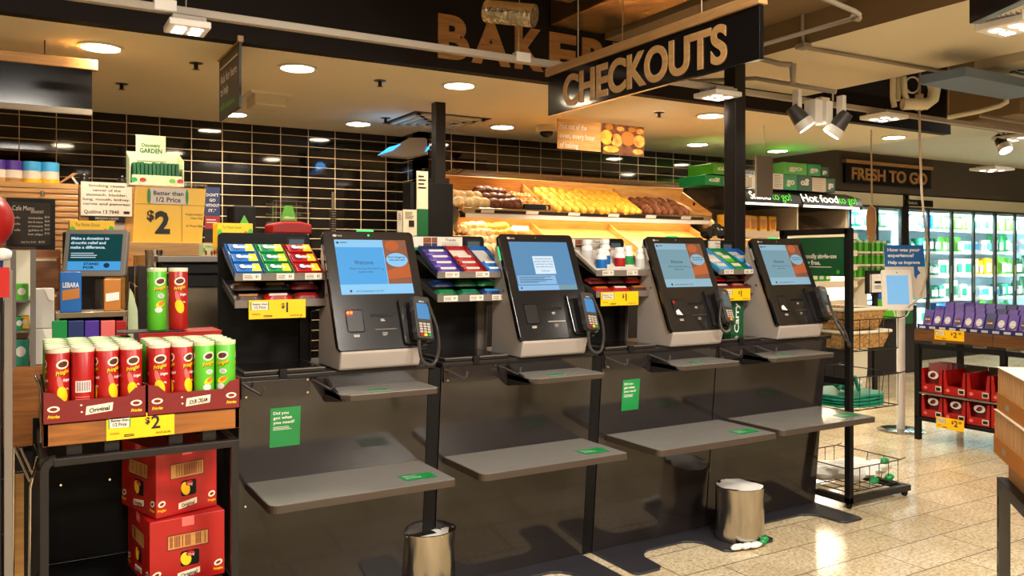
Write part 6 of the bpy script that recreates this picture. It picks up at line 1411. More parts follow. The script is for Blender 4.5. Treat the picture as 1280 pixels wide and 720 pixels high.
# ================================================================== FRESH TO GO WALL AND FRIDGES
x0, x1, z0, z1 = rect_y(1057, 208, 1164, 232, 7.15)
t = thing('fresh_sign', 'black sign board reading FRESH TO GO in wooden letters on the grey wall', 'sign', ((x0+x1)/2, 7.15, z0))
MB().box(x0, x1, 7.15, 7.19, z0, z1).build('board', 'matblack', t); MB().box(x0-.01, x1+.02, 7.13, 7.2, z1, z1+.045).build('wooden_top_rail', 'sign_woodx', t)
MB().text('FRESH TO GO', ((x0+x1)/2, 7.15, z0+(z1-z0)*.2), X, Z, (z1-z0)*.58, align='c', bold=.03, ext=.03, fit=(x1-x0)*.88).build('lettering', 'sign_woodx', t)
YF = 7.2
for nm_, pxa, pxb in (('left', 1028, 1127), ('right', 1130, 1360)):
    xa = PY(pxa, 300, YF).x; xb = PY(pxb, 300, YF).x
    t = thing('drinks_fridge', 'brightly lit glass-door fridge, %s' % ('the part left of the dark upright, behind the survey stand' if nm_ == 'left' else 'the long part behind the chocolate display'), 'fridge', ((xa+xb)/2, YF+.3, 0))
    zt = 2.18
    MB().box(xa, xb, YF+.62, YF+.65, 0, 2.36).build('rear_wall', 'fridge_in', t)
    MB().box(xa, xb, YF+.05, YF+.64, 2.12, 2.3).build('ceiling_liner', 'fridge_in', t)
    for s_ in (xa, xb-.03): MB().box(s_, s_+.03, YF+.03, YF+.64, 0, 2.2).build('side_wall', 'fridge_in', t)
    MB().box(xa, xb, YF, YF+.64, 0, .28).build('base', 'charcoal', t)
    MB().box(xa, xb, YF-.02, YF+.05, zt, zt+.16).build('header', 'ceiling2', t)
    for z in (.5, .85, 1.2, 1.55, 1.88): 
        sh = MB().box(xa+.03, xb-.03, YF+.14, YF+.6, z-.015, z).build('shelf', 'fridge_in', t); MB().box(xa+.03, xb-.03, YF+.125, YF+.14, z-.03, z+.01).build('price_strip', 'white', sh)
    MB().box(xa+.05, xb-.05, YF+.09, YF+.11, 2.09, 2.115).build('light_tube', 'fridgelamp', t)
    n_ = max(1, round((xb-xa)/1.0))
    L = bpy.data.lights.new('fridge', 'AREA'); L.shape = 'RECTANGLE'; L.size = xb-xa-.2; L.size_y = .05; L.energy = 34*(xb-xa)/2; L.color = (.68, .92, 1); lo = bpy.data.objects.new('fridge_lamp', L); lo.location = ((xa+xb)/2, YF+.1, 2.08); lo.rotation_euler = (math.radians(18), 0, 0); COL.objects.link(lo)
    nd = {'left': 3, 'right': 9}[nm_]
    for k in range(nd):
        a = xa+(xb-xa)*k/nd; b = xa+(xb-xa)*(k+1)/nd
        d = MB(); 
        thick = .035 if k % 2 == 0 else .02
        d.box(a, a+thick, YF-.01, YF+.03, .28, zt); d.box(b-.02, b, YF-.01, YF+.03, .28, zt); d.box(a+thick, b-.02, YF-.01, YF+.03, .28, .32); d.box(a+thick, b-.02, YF-.01, YF+.03, zt-.03, zt)
        dd = d.build('door', 'darkgrey', t); MB().box(a+thick, b-.02, YF+.005, YF+.012, .32, zt-.03).build('pane', 'door_glass', dd); MB().box(a+thick, a+thick+.02, YF+.035, YF+.05, .35, zt-.05).build('light_tube', 'fridgelamp', dd)
        L = bpy.data.lights.new('fridge', 'AREA'); L.shape = 'RECTANGLE'; L.size = .04; L.size_y = 1.7; L.energy = 8; L.color = (.7, .93, 1); lo = bpy.data.objects.new('fridge_door_lamp', L); lo.location = (a+thick+.01, YF+.055, 1.25); lo.rotation_euler = (PI/2, 0, 0); COL.objects.link(lo); MB().box(b-.06, b-.04, YF-.04, YF-.02, .95, 1.35).build('handle', 'steelx', dd)
MB().box(PY(1127, 300, YF).x, PY(1130, 300, YF).x+.08, YF-.02, YF+.3, 0, 2.36).build('trim_1', 'charcoal')['kind'] = 'structure'
x0, x1, z0, z1 = rect_y(1132, 250, 1166, 258, 7.17); t = thing('salads_sign', 'small dark header sign reading Salads above the fridge doors', 'sign', (x0, 7.17, z0)); MB().box(x0, x1, 7.165, 7.178, z0, z1).build('board', 'matblack', t); flat(MB().text('Salads', (x0+.06, 7.165, z0+(z1-z0)*.3), X, Z, (z1-z0)*.42, fit=(x1-x0)*.32)).build('lettering', 'paper', t)
# products in the fridges: each bag or tub is a thing of its own
random.seed(21)
protos = []
def pbag(name, lb, cat, m, m2, shape):
    t = thing(name, lb, cat, (0, 0, 0), group=lb.split(' on ')[0]+'s')
    mb = MB()
    if shape == 'bag':
        for z_, w_, d_ in ((0, .07, .05), (.04, .085, .055), (.13, .085, .04), (.19, .08, .01)):
            pass
        secs = []
        for z_, w_, d_ in ((0, .085, .06), (.05, .105, .07), (.17, .1, .045), (.25, .09, .006)):
            secs.append([mb.av((w_*math.cos(2*PI*q/10), d_*math.sin(2*PI*q/10), z_)) for q in range(10)])
        for a, b in zip(secs, secs[1:]):
            for q in range(10): r = (q+1) % 10; mb.af([a[q], a[r], b[r], b[q]])
        mb.af(secs[0][::-1]); mb.af(secs[-1])
    elif shape == 'tub': mb.lathe([(.07, 0), (.09, .01), (.095, .16), (.1, .17), (.001, .172)], n=14)
    else: mb.box(-.085, .085, -.06, .06, 0, .23)
    mb.build('package', m, t, world=False, smooth=40); MB().box(-.055, .055, -.098 if shape == 'tub' else -.074, -.070 if shape != 'tub' else -.094, .04, .13 if shape == 'tub' else .16).build('label', m2, t, world=False)
    return t
KS = [('salad_bag', 'green salad bag', 'salad bag', 'green', 'white', 'bag'), ('salad_bag', 'bright green salad bag', 'salad bag', 'brightgreen', 'paper', 'bag'), ('salad_tub', 'clear white salad tub', 'salad tub', 'bottlewhite', 'skyblue', 'tub'),
      ('salad_bag', 'dark leafy salad bag', 'salad bag', 'dkgreen', 'white', 'bag'), ('meal_box', 'white boxed meal', 'meal box', 'white', 'teal', 'box'), ('salad_tub', 'teal salad tub', 'salad tub', 'teal', 'white', 'tub'), ('meal_box', 'pink and orange boxed meal', 'meal box', 'pink', 'orange', 'box'), ('meal_box', 'blue boxed meal', 'meal box', 'blue', 'paper', 'box'), ('meal_box', 'yellow boxed meal', 'meal box', 'yellow', 'white', 'box')]
pr = {}
names_z = {.5: 'lowest', .85: 'second', 1.2: 'middle', 1.55: 'fourth', 1.88: 'top'}
for pxa, pxb, side in ((1032, 1123, 'left'), (1134, 1300, 'right')):
    xa = PY(pxa, 300, YF+.2).x; xb = PY(pxb, 300, YF+.2).x
    for z in (.85, 1.2, 1.55, 1.88, .5):
        x = xa+.1; run = 0
        while x < xb-.1:
            if run == 0:
                kk = random.choices(range(9), weights=(5, 3, 5, 5, 4, 4, 1, 1.5, 1))[0] if z < 1.8 else random.choices(range(9), weights=(2, 2, 6, 2, 6, 2, 1, 1, .5))[0]; run = random.randint(2, 4)
            key = (kk, z, side); nm_, lb, cat, m, m2, shp = KS[kk]
            if z > .55 or side == 'right':
                lb2 = '%s on the %s shelf of the %s fridge section' % (lb, names_z[z], side)
                if kk not in pr: pr[kk] = q = pbag(nm_, lb2, cat, m, m2, shp); q.location = (x, YF+.24, z)
                else: q = dup(pr[kk], loc=(x, YF+.24+random.uniform(-.02, .05), z), rz=random.uniform(-.3, .3), label=lb2)
                q['group'] = '%ss on the %s shelf, %s fridge' % (lb, names_z[z], side)
                q.scale = (1, 1, random.uniform(.9, 1.25))
            x += random.uniform(.17, .21); run -= 1
# dark bins under/next to the fridge on the left side of the walkway
x0, x1, z0, z1 = rect_y(1028, 384, 1146, 475, 6.5)
t = thing('bulk_cabinet', 'long low dark cabinet behind the survey stand', 'cabinet', ((x0+x1)/2, 6.6, 0)); MB().box(x0, x1, 6.5, 6.95, 0, z1).build('cabinet_body', 'charcoal', t, bevel=.005)
MB().box(PY(1095, 390, 6.45).x, PY(1122, 390, 6.45).x, 6.46, 6.49, PY(1108, 399, 6.45).z, PY(1108, 374, 6.45).z).build('green_panel', 'brightgreen', t); MB().box(PY(1130, 390, 6.45).x, PY(1142, 390, 6.45).x, 6.46, 6.49, PY(1135, 405, 6.45).z, PY(1135, 385, 6.45).z).build('green_panel', 'dkgreen', t)
# produce stand with green pots and a framed notice
t = thing('produce_stand', 'small tiered stand of green pots beside the survey stand', 'stand', PZ(1090, 470, 0)); ys = 6.0
pot = None
for r, (py, m) in enumerate(((300, 'brightgreen'), (316, 'brightgreen'), (332, 'green'))):
    x0 = PY(1068, py, ys).x; x1 = PY(1113, py, ys).x; z = PY(1090, py, ys).z
    MB().box(x0, x1, ys+.0, ys+.3, z-.15, z-.13).build('shelf', 'ceiling2', t)
    for k in range(6):
        x = x0+(x1-x0)*(k+.5)/6
        if pot is None:
            pot = thing('green_pot', 'green packet with a pale top on the stand beside the survey stand', 'packet', (x, ys+.08, z-.13), group='green packets on the produce stand')
            MB().box(x-.03, x+.03, ys+.04, ys+.12, z-.13, z-.03).build('packet_body', m, pot, bevel=.006); MB().box(x-.032, x+.032, ys+.04, ys+.12, z-.03, z-.005).build('packet_top', 'yellow' if r == 1 else 'lidgreen', pot)
        else: dup(pot, loc=(x, ys+.08, z-.13))
MB().box(PY(1068, 320, ys).x, PY(1113, 320, ys).x, ys+.3, ys+.33, 0, PY(1090, 300, ys).z).build('back_panel', 'ceiling2', t)
x0, x1, z0, z1 = rect_y(1084, 338, 1112, 367, 5.8); nt_ = thing('framed_notice', 'dark framed white notice standing left of the survey stand', 'notice', ((x0+x1)/2, 5.8, z0)); MB().box(x0, x1, 5.8, 5.83, z0, z1).build('frame', 'charcoal', nt_); w = x1-x0; h = z1-z0
fr_ = MB().box(x0+w*.12, x1-w*.04, 5.795, 5.8, z0+h*.06, z1-h*.16).build('sheet', 'white', nt_); mb = flat(MB()).lines((x0+w*.3, 5.794, z0+h*.45), X, Z, w*.5, h*.12, 1, fill=.9); mb.lines((x0+w*.3, 5.794, z0+h*.2), X, Z, w*.5, h*.15, 3); mb.build('printed_text', 'charcoal', nt_)
MB().box((x0+x1)/2-.03, (x0+x1)/2+.03, 5.83, 5.86, 0, z0+.1).build('post', 'charcoal', nt_)

# ================================================================== BAG RACK
RX, RY0, RY1 = 4.14, 3.14, 3.62
t = thing('bag_rack', 'tall black metal rack of wire baskets with a green bag notice at its top', 'rack', (4.35, 3.4, 0))
zt = PX(1060, 285, RX).z
for y in (RY0, RY1): MB().box(RX-.018, RX+.018, y-.018, y+.018, .03, zt).build('upright', 'matblack', t, bevel=.002)
MB().box(RX-.018, RX+.018, RY0, RY1, zt-.035, zt).build('top_bar', 'matblack', t)
mbs = [(RX-.018, RX+.56, RY0-.018, RY0+.02), (RX-.018, RX+.56, RY1-.02, RY1+.018), (RX-.018, RX+.02, RY0, RY1), (RX+.52, RX+.56, RY0, RY1)]
bf = MB()
for a, b, c, d in mbs: bf.box(a, b, c, d, .03, .065)
bf.build('base_frame', 'charcoal', t, bevel=.002)
for x in (RX, RX+.52):
    for y in (RY0, RY1): MB().cyl((x, y-.01, .018), (x, y+.01, .018), .018, n=14).build('caster', 'matblack', t)
# green notice
z0 = PX(1030, 345, RX).z; z1 = PX(1053, 296, RX).z
nb_ = MB().box(RX-.006, RX+.006, RY0+.03, RY1-.02, z0, z1).build('notice_board', 'dkgreen', t)
mb = flat(MB()); 
for k, (s_, f_) in enumerate((("We're proudly single-use", .92), ('plastic bag free.', .62))): mb.text(s_, (RX-.006, RY1-.05, z0+(z1-z0)*(.46-.17*k)), -Y, Z, .026, fit=(RY1-RY0-.1)*f_, bold=.03)
mb.lines((RX-.006, RY1-.18, z0+(z1-z0)*.2), -Y, Z, .2, .012, 1); mb.build('lettering', 'paper', nb_); flat(MB().ell((RX-.006, RY0+.07, z0+(z1-z0)*.11), -Y, Z, .012, .012)).build('emblem', 'brightgreen', nb_)
def wire_basket(z0, z1, m='wire', x1=RX+.47):
    b = MB(); r = .0035; x0 = RX+.02; y0, y1 = RY0+.01, RY1-.01
    for z in (z0, z1): b.tube([(x0, y0, z), (x1+(.03 if z == z1 else 0), y0, z), (x1+(.03 if z == z1 else 0), y1, z), (x0, y1, z), (x0, y0, z)], r, 5)
    for k in range(6):
        x = x0+(x1-x0)*k/5; b.tube([(x, y0, z1), (x, y0, z0), (x, y1, z0), (x, y1, z1)], r*.8, 5)
    for k in range(1, 4):
        y = y0+(y1-y0)*k/4; b.tube([(x0, y, z0), (x1, y, z0), (x1+.03, y, z1)], r*.8, 5)
    for y in (y0, y1): b.tube([(x1+.02, y, z1), (x1+.07, y, z1+.008)], r, 5)
    b.build('wire_basket', m, t)
BK = []
for pa, pb in ((398, 436), (468, 508), (578, 606)):
    zz0 = PX(1070, pb, RX+.2).z; zz1 = PX(1070, pa, RX+.2).z; BK.append((zz0, zz1)); wire_basket(zz0, zz1)
MB().box(RX+.0, RX+.018, RY0-.02, RY1, BK[1][1]-.04, BK[1][1]).build('cross_bar', 'matblack', t)
# wicker baskets
M['wickerm'] = mat('wicker_weave', '#c79a5c', .8, noise='#8c6230', nscale=60, bump=.9, bscale=80)
def wicker(x0, x1, y0, y1, z0, z1, lb):
    t = thing('wicker_basket', lb, 'basket', ((x0+x1)/2, (y0+y1)/2, z0)); e = .03; th = .008
    for (a, b, c, d) in ((x0, y0, x1, y0), (x1, y0, x1, y1), (x1, y1, x0, y1), (x0, y1, x0, y0)):
        cx, cy = (x0+x1)/2, (y0+y1)/2
        o = lambda x, y, s_: (x+(e if x > cx else -e)*s_, y+(e if y > cy else -e)*s_)
        A = o(a, c if False else b, 0); pts = []
        pa0 = (a, b); pb0 = (c, d); pa1 = o(a, b, 1); pb1 = o(c, d, 1)
        nrm = Vector((pb0[1]-pa0[1], pa0[0]-pb0[0], 0)).normalized()*-th
        MB().prism([(pa0[0], pa0[1], z0), (pb0[0], pb0[1], z0), (pb1[0], pb1[1], z1), (pa1[0], pa1[1], z1)], nrm).build('woven_side', 'wickerm', t)
    MB().box(x0, x1, y0, y1, z0, z0+.006).build('woven_base', 'wickerm', t)
    R = [(x0-e, y0-e), (x1+e, y0-e), (x1+e, y1+e), (x0-e, y1+e), (x0-e, y0-e)]
    MB().tube([(a, b, z1) for a, b in R], .011, 8).build('braided_rim', 'ceiling2', t, smooth=60)
z0, z1 = BK[0]; hgt = (z1-z0)
wicker(RX+.07, RX+.40, RY0+.06, RY1-.08, z0+.006, z0+.105, 'wicker basket in the top wire basket, lower one with the wide rim')
wicker(RX+.06, RX+.37, RY0+.07, RY1-.09, z0+.12, z0+.24, 'wicker basket stacked inside the lower one on the bag rack')
# green shopping bags
def folded(x0, x1, y0, y1, z, th, m, lb, k, n='folded_bag'):
    t = thing(n, lb, 'shopping bag', ((x0+x1)/2, (y0+y1)/2, z), group='folded teal bags in the middle basket')
    r_ = random.Random(k); mb = MB(); P = []
    N = 24
    for q in range(N):
        a = 2*PI*q/N; cx, cy = (x0+x1)/2, (y0+y1)/2; sx, sy = (x1-x0)/2, (y1-y0)/2
        ex = 1.0; c, s_ = math.cos(a), math.sin(a); P.append((cx+sx*math.copysign(abs(c)**.6, c)*r_.uniform(.93, 1.05), cy+sy*math.copysign(abs(s_)**.6, s_)*r_.uniform(.93, 1.05), z+r_.uniform(0, .004)))
    mb.prism(P, Z*th).build('bag_body', m, t, bevel=.005)
    return t
z = BK[1][0]+.004
for k in range(4): folded(RX+.03, RX+.46, RY0+.03, RY1-.06, z+.018*k, .014, 'teal', 'folded teal shopping bag in the middle wire basket', k)
t = thing('crumpled_bag', 'loose teal bag with pale handle flopped over the folded bags', 'shopping bag', (RX+.2, RY0+.2, z+.08)); mb = MB()
mb.sph((RX+.22, RY0+.2, z+.115), .05, 12, jit=.3, sc=(1.3, 1, .7)); mb.build('bag_body', 'teal', t, smooth=50); MB().tube([(RX+.1, RY0+.15, z+.1), (RX+.16, RY0+.14, z+.17), (RX+.24, RY0+.14, z+.165), (RX+.29, RY0+.15, z+.08)], .012, 8).build('handle', 'teal', t, smooth=60); MB().sph((RX+.3, RY0+.16, z+.12), .022, 8, jit=.3).build('pale_lining', 'paper', t, smooth=50)
# white bags with green knots
z = BK[2][0]+.004
t = thing('white_bag_pile', 'crumpled white plastic bags with green knotted handles in the bottom basket', 'bags', (RX+.25, RY0+.2, z)); mb = MB(); r_ = random.Random(9)
for k in range(9): mb.sph((RX+.06+.055*k, RY0+.12+.22*r_.random(), z+.05+.03*r_.random()), .065, 12, jit=.35, sc=(1.3, 1.2, .65))
mb.build('bag_body', 'white', t, smooth=40)
for a in ((RX+.27, RY0+.03, z+.03), (RX+.4, RY0+.02, z+.035), (RX+.5, RY0+.12, z+.1), (RX+.02, RY1-.03, z+.15)): MB().sph(a, .028, 9, jit=.25, sc=(1.2, .9, .8)).build('knotted_handle', 'green', t, smooth=50)

# ================================================================== SURVEY STAND
b0 = PZ(1126, 538, 0); t = thing('survey_stand', 'slim white survey stand with tablet and blue board asking How was your experience', 'survey stand', b0)
MB().lathe([(.19, 0), (.19, .006), (.17, .012), (.03, .016), (.001, .017)], b0, 36).build('foot_plate', 'steel', t, smooth=30)
zt = PD(1126, 388, 6.9).z
MB().cyl(b0+Z*.01, (b0.x, b0.y, zt), .033, n=20).build('pole', 'white_plastic', t, smooth=40)
ux = Vector((CR, -SR, 0)).normalized(); nb = ux.cross(Z); dep = 6.9
def FP(px, py, d=0): return PD(px, py, dep-d)
o = FP(1105, 388, .06); uy = (Z-nb*.12).normalized(); w = (1142-1105)/F*6.85; h = (388-337)/F*6.85; ux2 = (ux).normalized()
tb = MB().rrect(o, ux2, uy, w, h, .02, .03).build('tablet', 'white', t, bevel=.003); nn = ux2.cross(uy)
flat(MB().poly([o+ux2*w*.13+uy*h*.15+nn*.001, o+ux2*w*.87+uy*h*.15+nn*.001, o+ux2*w*.87+uy*h*.86+nn*.001, o+ux2*w*.13+uy*h*.86+nn*.001])).build('screen', 'scr_pale', tb)
flat(MB().ell(o+ux2*w*.5+uy*h*.93, ux2, uy, .005, .005)).build('camera_lens', 'charcoal', tb)
o = FP(1107, 350, 0); w = (1158-1108)/F*dep; h = (350-306)/F*dep
bd = MB().rrect(o-uy*.15, ux, uy, w, h+.15, .01, .006).build('board', 'paper', t)
flat(MB().poly([o+uy*h*.38+nn*.001, o+ux*w+uy*h*.38+nn*.001, o+ux*w+uy*h+nn*.001, o+uy*h+nn*.001])).build('blue_field', 'blue', bd)
mb = flat(MB())
for k, (s_, f_, y_) in enumerate((('How was your', .82, .82), ('experience?', .66, .66), ('Help us improve', .8, .46))): mb.text(s_, o+ux*w*.08+uy*h*y_+nn*.002, ux, uy, h*.09, fit=w*f_, bold=.04)
mb.build('lettering', 'white', bd)
flat(MB().poly([o+ux*w*.72+uy*h*.39+nn*.0015, o+ux*w*.72+uy*h*.12+nn*.0015, o+ux*w*.77+uy*h*.02+nn*.0015, o+ux*w*.79+uy*h*.12+nn*.0015, o+ux*w*.88+uy*h*.2+nn*.0015, o+ux*w*.82+uy*h*.3+nn*.0015, o+ux*w*.82+uy*h*.39+nn*.0015])).build('arrow_emblem', 'blue', bd)
MB().tube([FP(1117, 388, 0), FP(1119, 396, 0), FP(1126, 399, 0), FP(1134, 394, 0), FP(1138, 386, 0)], .005, 6).build('charging_cable', 'white', t, smooth=60)

# ================================================================== CHOCOLATE DISPLAY
CX0 = 6.2; ya = PX(1143, 415, CX0).y; yb_ = 2.7
t = thing('chocolate_display', 'black framed timber display of chocolate blocks in front of the fridges', 'display table', (CX0+.3, 3.4, 0))
zt = PX(1145, 411, CX0).z; zb = PX(1145, 425, CX0).z; ym = PX(1241, 430, CX0).y
MB().box(CX0, CX0+.02, ym+.002, ya, zb, zt).build('timber_board', 'woody', t); MB().box(CX0, CX0+.02, yb_, ym-.002, zb, zt).build('timber_board', 'woody', t)
MB().box(CX0+.02, CX0+.62, yb_, ya, zb+.02, zb+.04).build('tray_floor', 'woody', t); MB().box(CX0+.6, CX0+.62, yb_, ya, zb, zt).build('timber_board', 'woody', t)
zr = PX(1145, 429, CX0).z; zl_ = PX(1145, 520, CX0).z
for x in (CX0+.02, CX0+.6):
    for y in (ya-.02, ya-.42 if False else (ya+yb_)/2+.0, yb_+.02): MB().box(x-.02, x+.02, y-.02, y+.02, 0, zr).build('leg', 'matblack', t)
    MB().box(x-.015, x+.015, yb_, ya, zr-.035, zr).build('top_rail', 'matblack', t); MB().box(x-.015, x+.015, yb_, ya, zl_-.03, zl_).build('lower_rail', 'matblack', t)
MB().box(CX0, CX0+.6, yb_, ya, zl_-.01, zl_).build('lower_shelf', 'charcoal', t)
zm = PX(1150, 490, CX0).z; MB().box(CX0+.0, CX0+.6, yb_, ya-.03, zm-.012, zm).build('middle_shelf', 'steel_dark', t)
for y in (ya-.2, ym+.1, ym-.15): MB().box(CX0+.05, CX0+.1, y, y+.08, zr, zb+.02).build('tray_support', 'paper', t)
a = PX(1168, 420, CX0-.003); b = PX(1205, 420, CX0-.003); zc = PX(1168, 411.5, CX0).z; zd = PX(1168, 424, CX0).z
card_at((CX0-.002, a.y, zd), -Y, a.y-b.y, zc-zd, '240', 'yellow two dollars forty price card on the timber board under the chocolate', save=False)
a = PX(1170, 530, CX0-.02); b = PX(1205, 530, CX0-.02); zc = PX(1170, 520, CX0-.02).z; zd = PX(1170, 534, CX0-.02).z
card_at((CX0-.02, a.y, zd), -Y, a.y-b.y, zc-zd, '230', 'yellow two dollars thirty price card hanging under the red cartons', save=False)
zs_ = zb+.045
cc = [('purple', 'pink'), ('purple', 'dkred'), ('purple', 'brown'), ('purple', 'ceiling'), ('purple', 'orange'), ('purple', 'paper'), ('navy', 'brown'), ('purple', 'paper'), ('purple', 'pink'), ('purple', 'ceiling'), ('navy', 'skyblue'), ('purple', 'orange'), ('purple', 'paper')]
nms = ['pink', 'dark red', 'brown', 'cream', 'orange', 'white', 'dark brown', 'white', 'pink', 'cream', 'sky blue', 'orange', 'white']
n_ = 15; dy = .083
od = ('first', 'second', 'third', 'fourth', 'fifth', 'sixth', 'seventh', 'eighth', 'ninth', 'tenth', 'eleventh', 'twelfth', 'thirteenth', 'fourteenth', 'fifteenth')
for k in range(n_):
    y1 = ya-.02-k*dy; m, m2 = cc[k % 13]
    for r in range(3):
        x = CX0+.04+.14*r; z = zs_+.03*r; lean = .07
        lb = 'chocolate block with %s print, %s from the far end, %s row' % (nms[k % 13], od[k], ('front', 'middle', 'back')[r])
        t = thing('chocolate_block', lb, 'chocolate block', (x, y1-dy/2, z), group='chocolate blocks, %s row' % ('front', 'middle', 'back')[r])
        P = [(x, y1-.004, z), (x+lean, y1-.004, z+.195), (x+lean, y1-dy+.004, z+.195), (x, y1-dy+.004, z)]
        MB().prism(P, Vector((.02, 0, -.006))).build('wrapper', 'purple' if m == 'purple' else 'navy', t, bevel=.003)
        if r == 0 or True:
            uy = Vector((lean, 0, .195)).normalized(); o = Vector((x, y1-.01, z)); mb = flat(MB())
            mb.poly([o+uy*.03-X*.002, o-Y*(dy-.02)+uy*.02-X*.002, o-Y*(dy-.02)+uy*.10-X*.002, o+uy*.08-X*.002], 0); mb.ell(o-Y*dy*.38+uy*.13, -Y, uy, .024, .03, m=1, off=.002); mb.text('Dairy Milk', o-Y*dy*.38+uy*.125, -Y, uy, .011, m=2, align='c', fit=.04, off=.003, bold=.03)
            mb.build('printed_label', [m2, 'silverprint' if k % 3 else 'brown', 'white'], t)
t = thing('display_carton', 'long navy display carton holding the chocolate blocks', 'display carton', (CX0+.1, (ya+yb_)/2, zb+.04)); mb = MB()
MB().box(CX0+.022, CX0+.028, yb_+.05, ya-.01, zb+.041, zt+.04).build('front_wall', 'navy', t)
mb = flat(MB())
for k in range(n_): mb.poly([(CX0+.021, ya-.03-k*dy, zt+.008), (CX0+.021, ya-.03-k*dy-.05, zt+.008), (CX0+.021, ya-.03-k*dy-.05, zt+.026), (CX0+.021, ya-.03-k*dy, zt+.026)])
mb.build('printed_label', 'silverprint', t)
# red bag cartons
M['kraft_in'] = mat('kraft_inside', '#4a3a22', .8)
def redcarton(y1, wy, z0, h, lb, full, k):
    t = thing('red_display_carton', lb, 'display carton', (CX0+.15, y1-wy/2, z0)); x0 = CX0+.02; d = .3; y0 = y1-wy+.004; zz = z0+.002
    MB().box(x0, x0+d, y0, y1, zz, zz+.003).build('base', 'red', t)
    P = [(x0, y1, zz), (x0, y0, zz), (x0, y0, zz+h), (x0, y0+.02, zz+h), (x0, y0+.035, zz+h*.38), (x0, y1-.035, zz+h*.38), (x0, y1-.02, zz+h), (x0, y1, zz+h)]
    MB().prism(P, X*.003).build('front_wall', 'red', t)
    for y in (y0, y1-.003): MB().box(x0, x0+d, y, y+.003, zz, zz+h).build('side_wall', 'red', t)
    MB().box(x0+d-.003, x0+d, y0, y1, zz, zz+h*1.15).build('rear_wall', 'kraft_in', t)
    mb = flat(MB()); mb.ell((x0, y1-wy*.2, zz+h*.2), -Y, Z, .016, .013, m=0); mb.poly([(x0-.001, y0+.06, zz+h*.1), (x0-.001, y0+.012, zz+h*.1), (x0-.001, y0+.012, zz+h*.32), (x0-.001, y0+.06, zz+h*.32)], 1); mb.poly([(x0-.0015, y0+.055, zz+h*.13), (x0-.0015, y0+.017, zz+h*.13), (x0-.0015, y0+.017, zz+h*.27), (x0-.0015, y0+.055, zz+h*.27)], 2)
    mb.build('printed_label', ['pink', 'paper', 'charcoal'], t)
    if full:
        for r in range(full):
            b = thing('sweet_bag', 'dark red sweet bag with a pale print, %s in the %s' % (('front one', 'second one', 'third one')[r], lb.replace('red carton ', '')[:60]), 'sweet bag', (x0+.06+.06*r, y1-wy/2, zz)); b['label'] = 'dark red sweet bag with a pale print, %s in the %s' % (('front one', 'second one', 'third one')[r], ' '.join(lb.split()[1:3]+lb.split()[-5:])) ; b['label'] = '%s bag in the %s' % (('front', 'second', 'third')[r], lb.replace('of sweet bags ', '')); mb = MB(); secs = []
            xb = x0+.05+.07*r
            for z_, w_, d_ in ((.004, wy*.4, .02), (h*.35, wy*.42, .028), (h*.95, wy*.4, .02), (h*1.22, wy*.41, .003)): secs.append([mb.av((xb+d_*math.sin(2*PI*q/12)+z_*.12, y1-wy/2+w_*math.cos(2*PI*q/12), zz+z_)) for q in range(12)])
            for a, c in zip(secs, secs[1:]):
                for q in range(12): e = (q+1) % 12; mb.af([a[q], a[e], c[e], c[q]])
            mb.af(secs[0][::-1]); mb.af(secs[-1]); mb.build('bag_body', 'dkred', b, smooth=50)
            flat(MB().ell((xb-.022+.02, y1-wy/2, zz+h*.75), -Y, Z, wy*.24, h*.17, off=.034).ell((xb-.022+.02, y1-wy/2, zz+h*.75), -Y, Z, wy*.13, h*.1, m=1, off=.035, rot=.5).ell((xb-.022+.02, y1-wy*.42, zz+h*.70), -Y, Z, wy*.06, h*.05, m=1, off=.035)).build('printed_label', ['pink' if r else 'silverprint', 'dkred'], b)
wy = .185
ys_ = ya-.045
for k, (f, lb) in enumerate(((3, 'red carton of sweet bags at the far end of the middle shelf'), (0, 'empty red carton, second on the middle shelf'), (0, 'empty red carton, third on the middle shelf'), (0, 'empty red carton, fourth on the middle shelf, behind the box stack'))): redcarton(ys_-wy*k, wy, zm, .19, lb, f, k)
for k, (f, lb) in enumerate(((1, 'red carton on the lower shelf, far end'), (1, 'red carton on the lower shelf, second one'), (1, 'red carton on the lower shelf, third one'), (1, 'red carton on the lower shelf, fourth one'))): redcarton(ys_-wy*k, wy, zl_, .17, lb, f, k)

# ================================================================== BOX STACK AT THE RIGHT EDGE
A40 = math.atan2(.69, .797)
d1 = -Vector((math.cos(A40), math.sin(A40), 0))       # towards us along the visible side
d2 = Vector((math.sin(A40), -math.cos(A40), 0))        # away to the right
DEP = 2.95
c0 = PD(1246, 598, DEP)
zt = c0.z
t = thing('side_table', 'dark slotted metal table frame at the right edge carrying stacked book boxes', 'display table', (c0.x, c0.y, 0))
def orient(o, a, b, h, mb, m=0, z0=0): o = Vector(o); return mb.hexa([o+Z*z0, o+Z*z0+a, o+Z*z0+a+b, o+Z*z0+b, o+Z*(z0+h), o+Z*(z0+h)+a, o+Z*(z0+h)+a+b, o+Z*(z0+h)+b], m)
cf = Vector((c0.x, c0.y, 0))
for e in (0, .9):
    for f in (0, .45): orient(cf+d1*e+d2*f, d1*.035, d2*.035, zt, MB()).build('leg', 'darkgrey', t)
for f in (0, .45): orient(cf+d1*.0+d2*f, d1*.93, d2*.03, .035, MB(), z0=zt-.035).build('side_rail', 'darkgrey', t)
for e in (0, .9): orient(cf+d1*e, d1*.03, d2*.48, .035, MB(), z0=zt-.035).build('cross_rail', 'darkgrey', t)
orient(cf, d1*.93, d2*.48, .006, MB(), z0=zt).build('table_top', 'charcoal', t)
sl_ = MB()
for k in range(7): orient(cf+d1*.01-d2*.0006, d1*.012, d2*.001, .03, sl_, z0=.1+.08*k)
sl_.build('slot_row', 'matblack', t)
M['pagewhite'] = mat('box_pages', '#cdb699', .7)
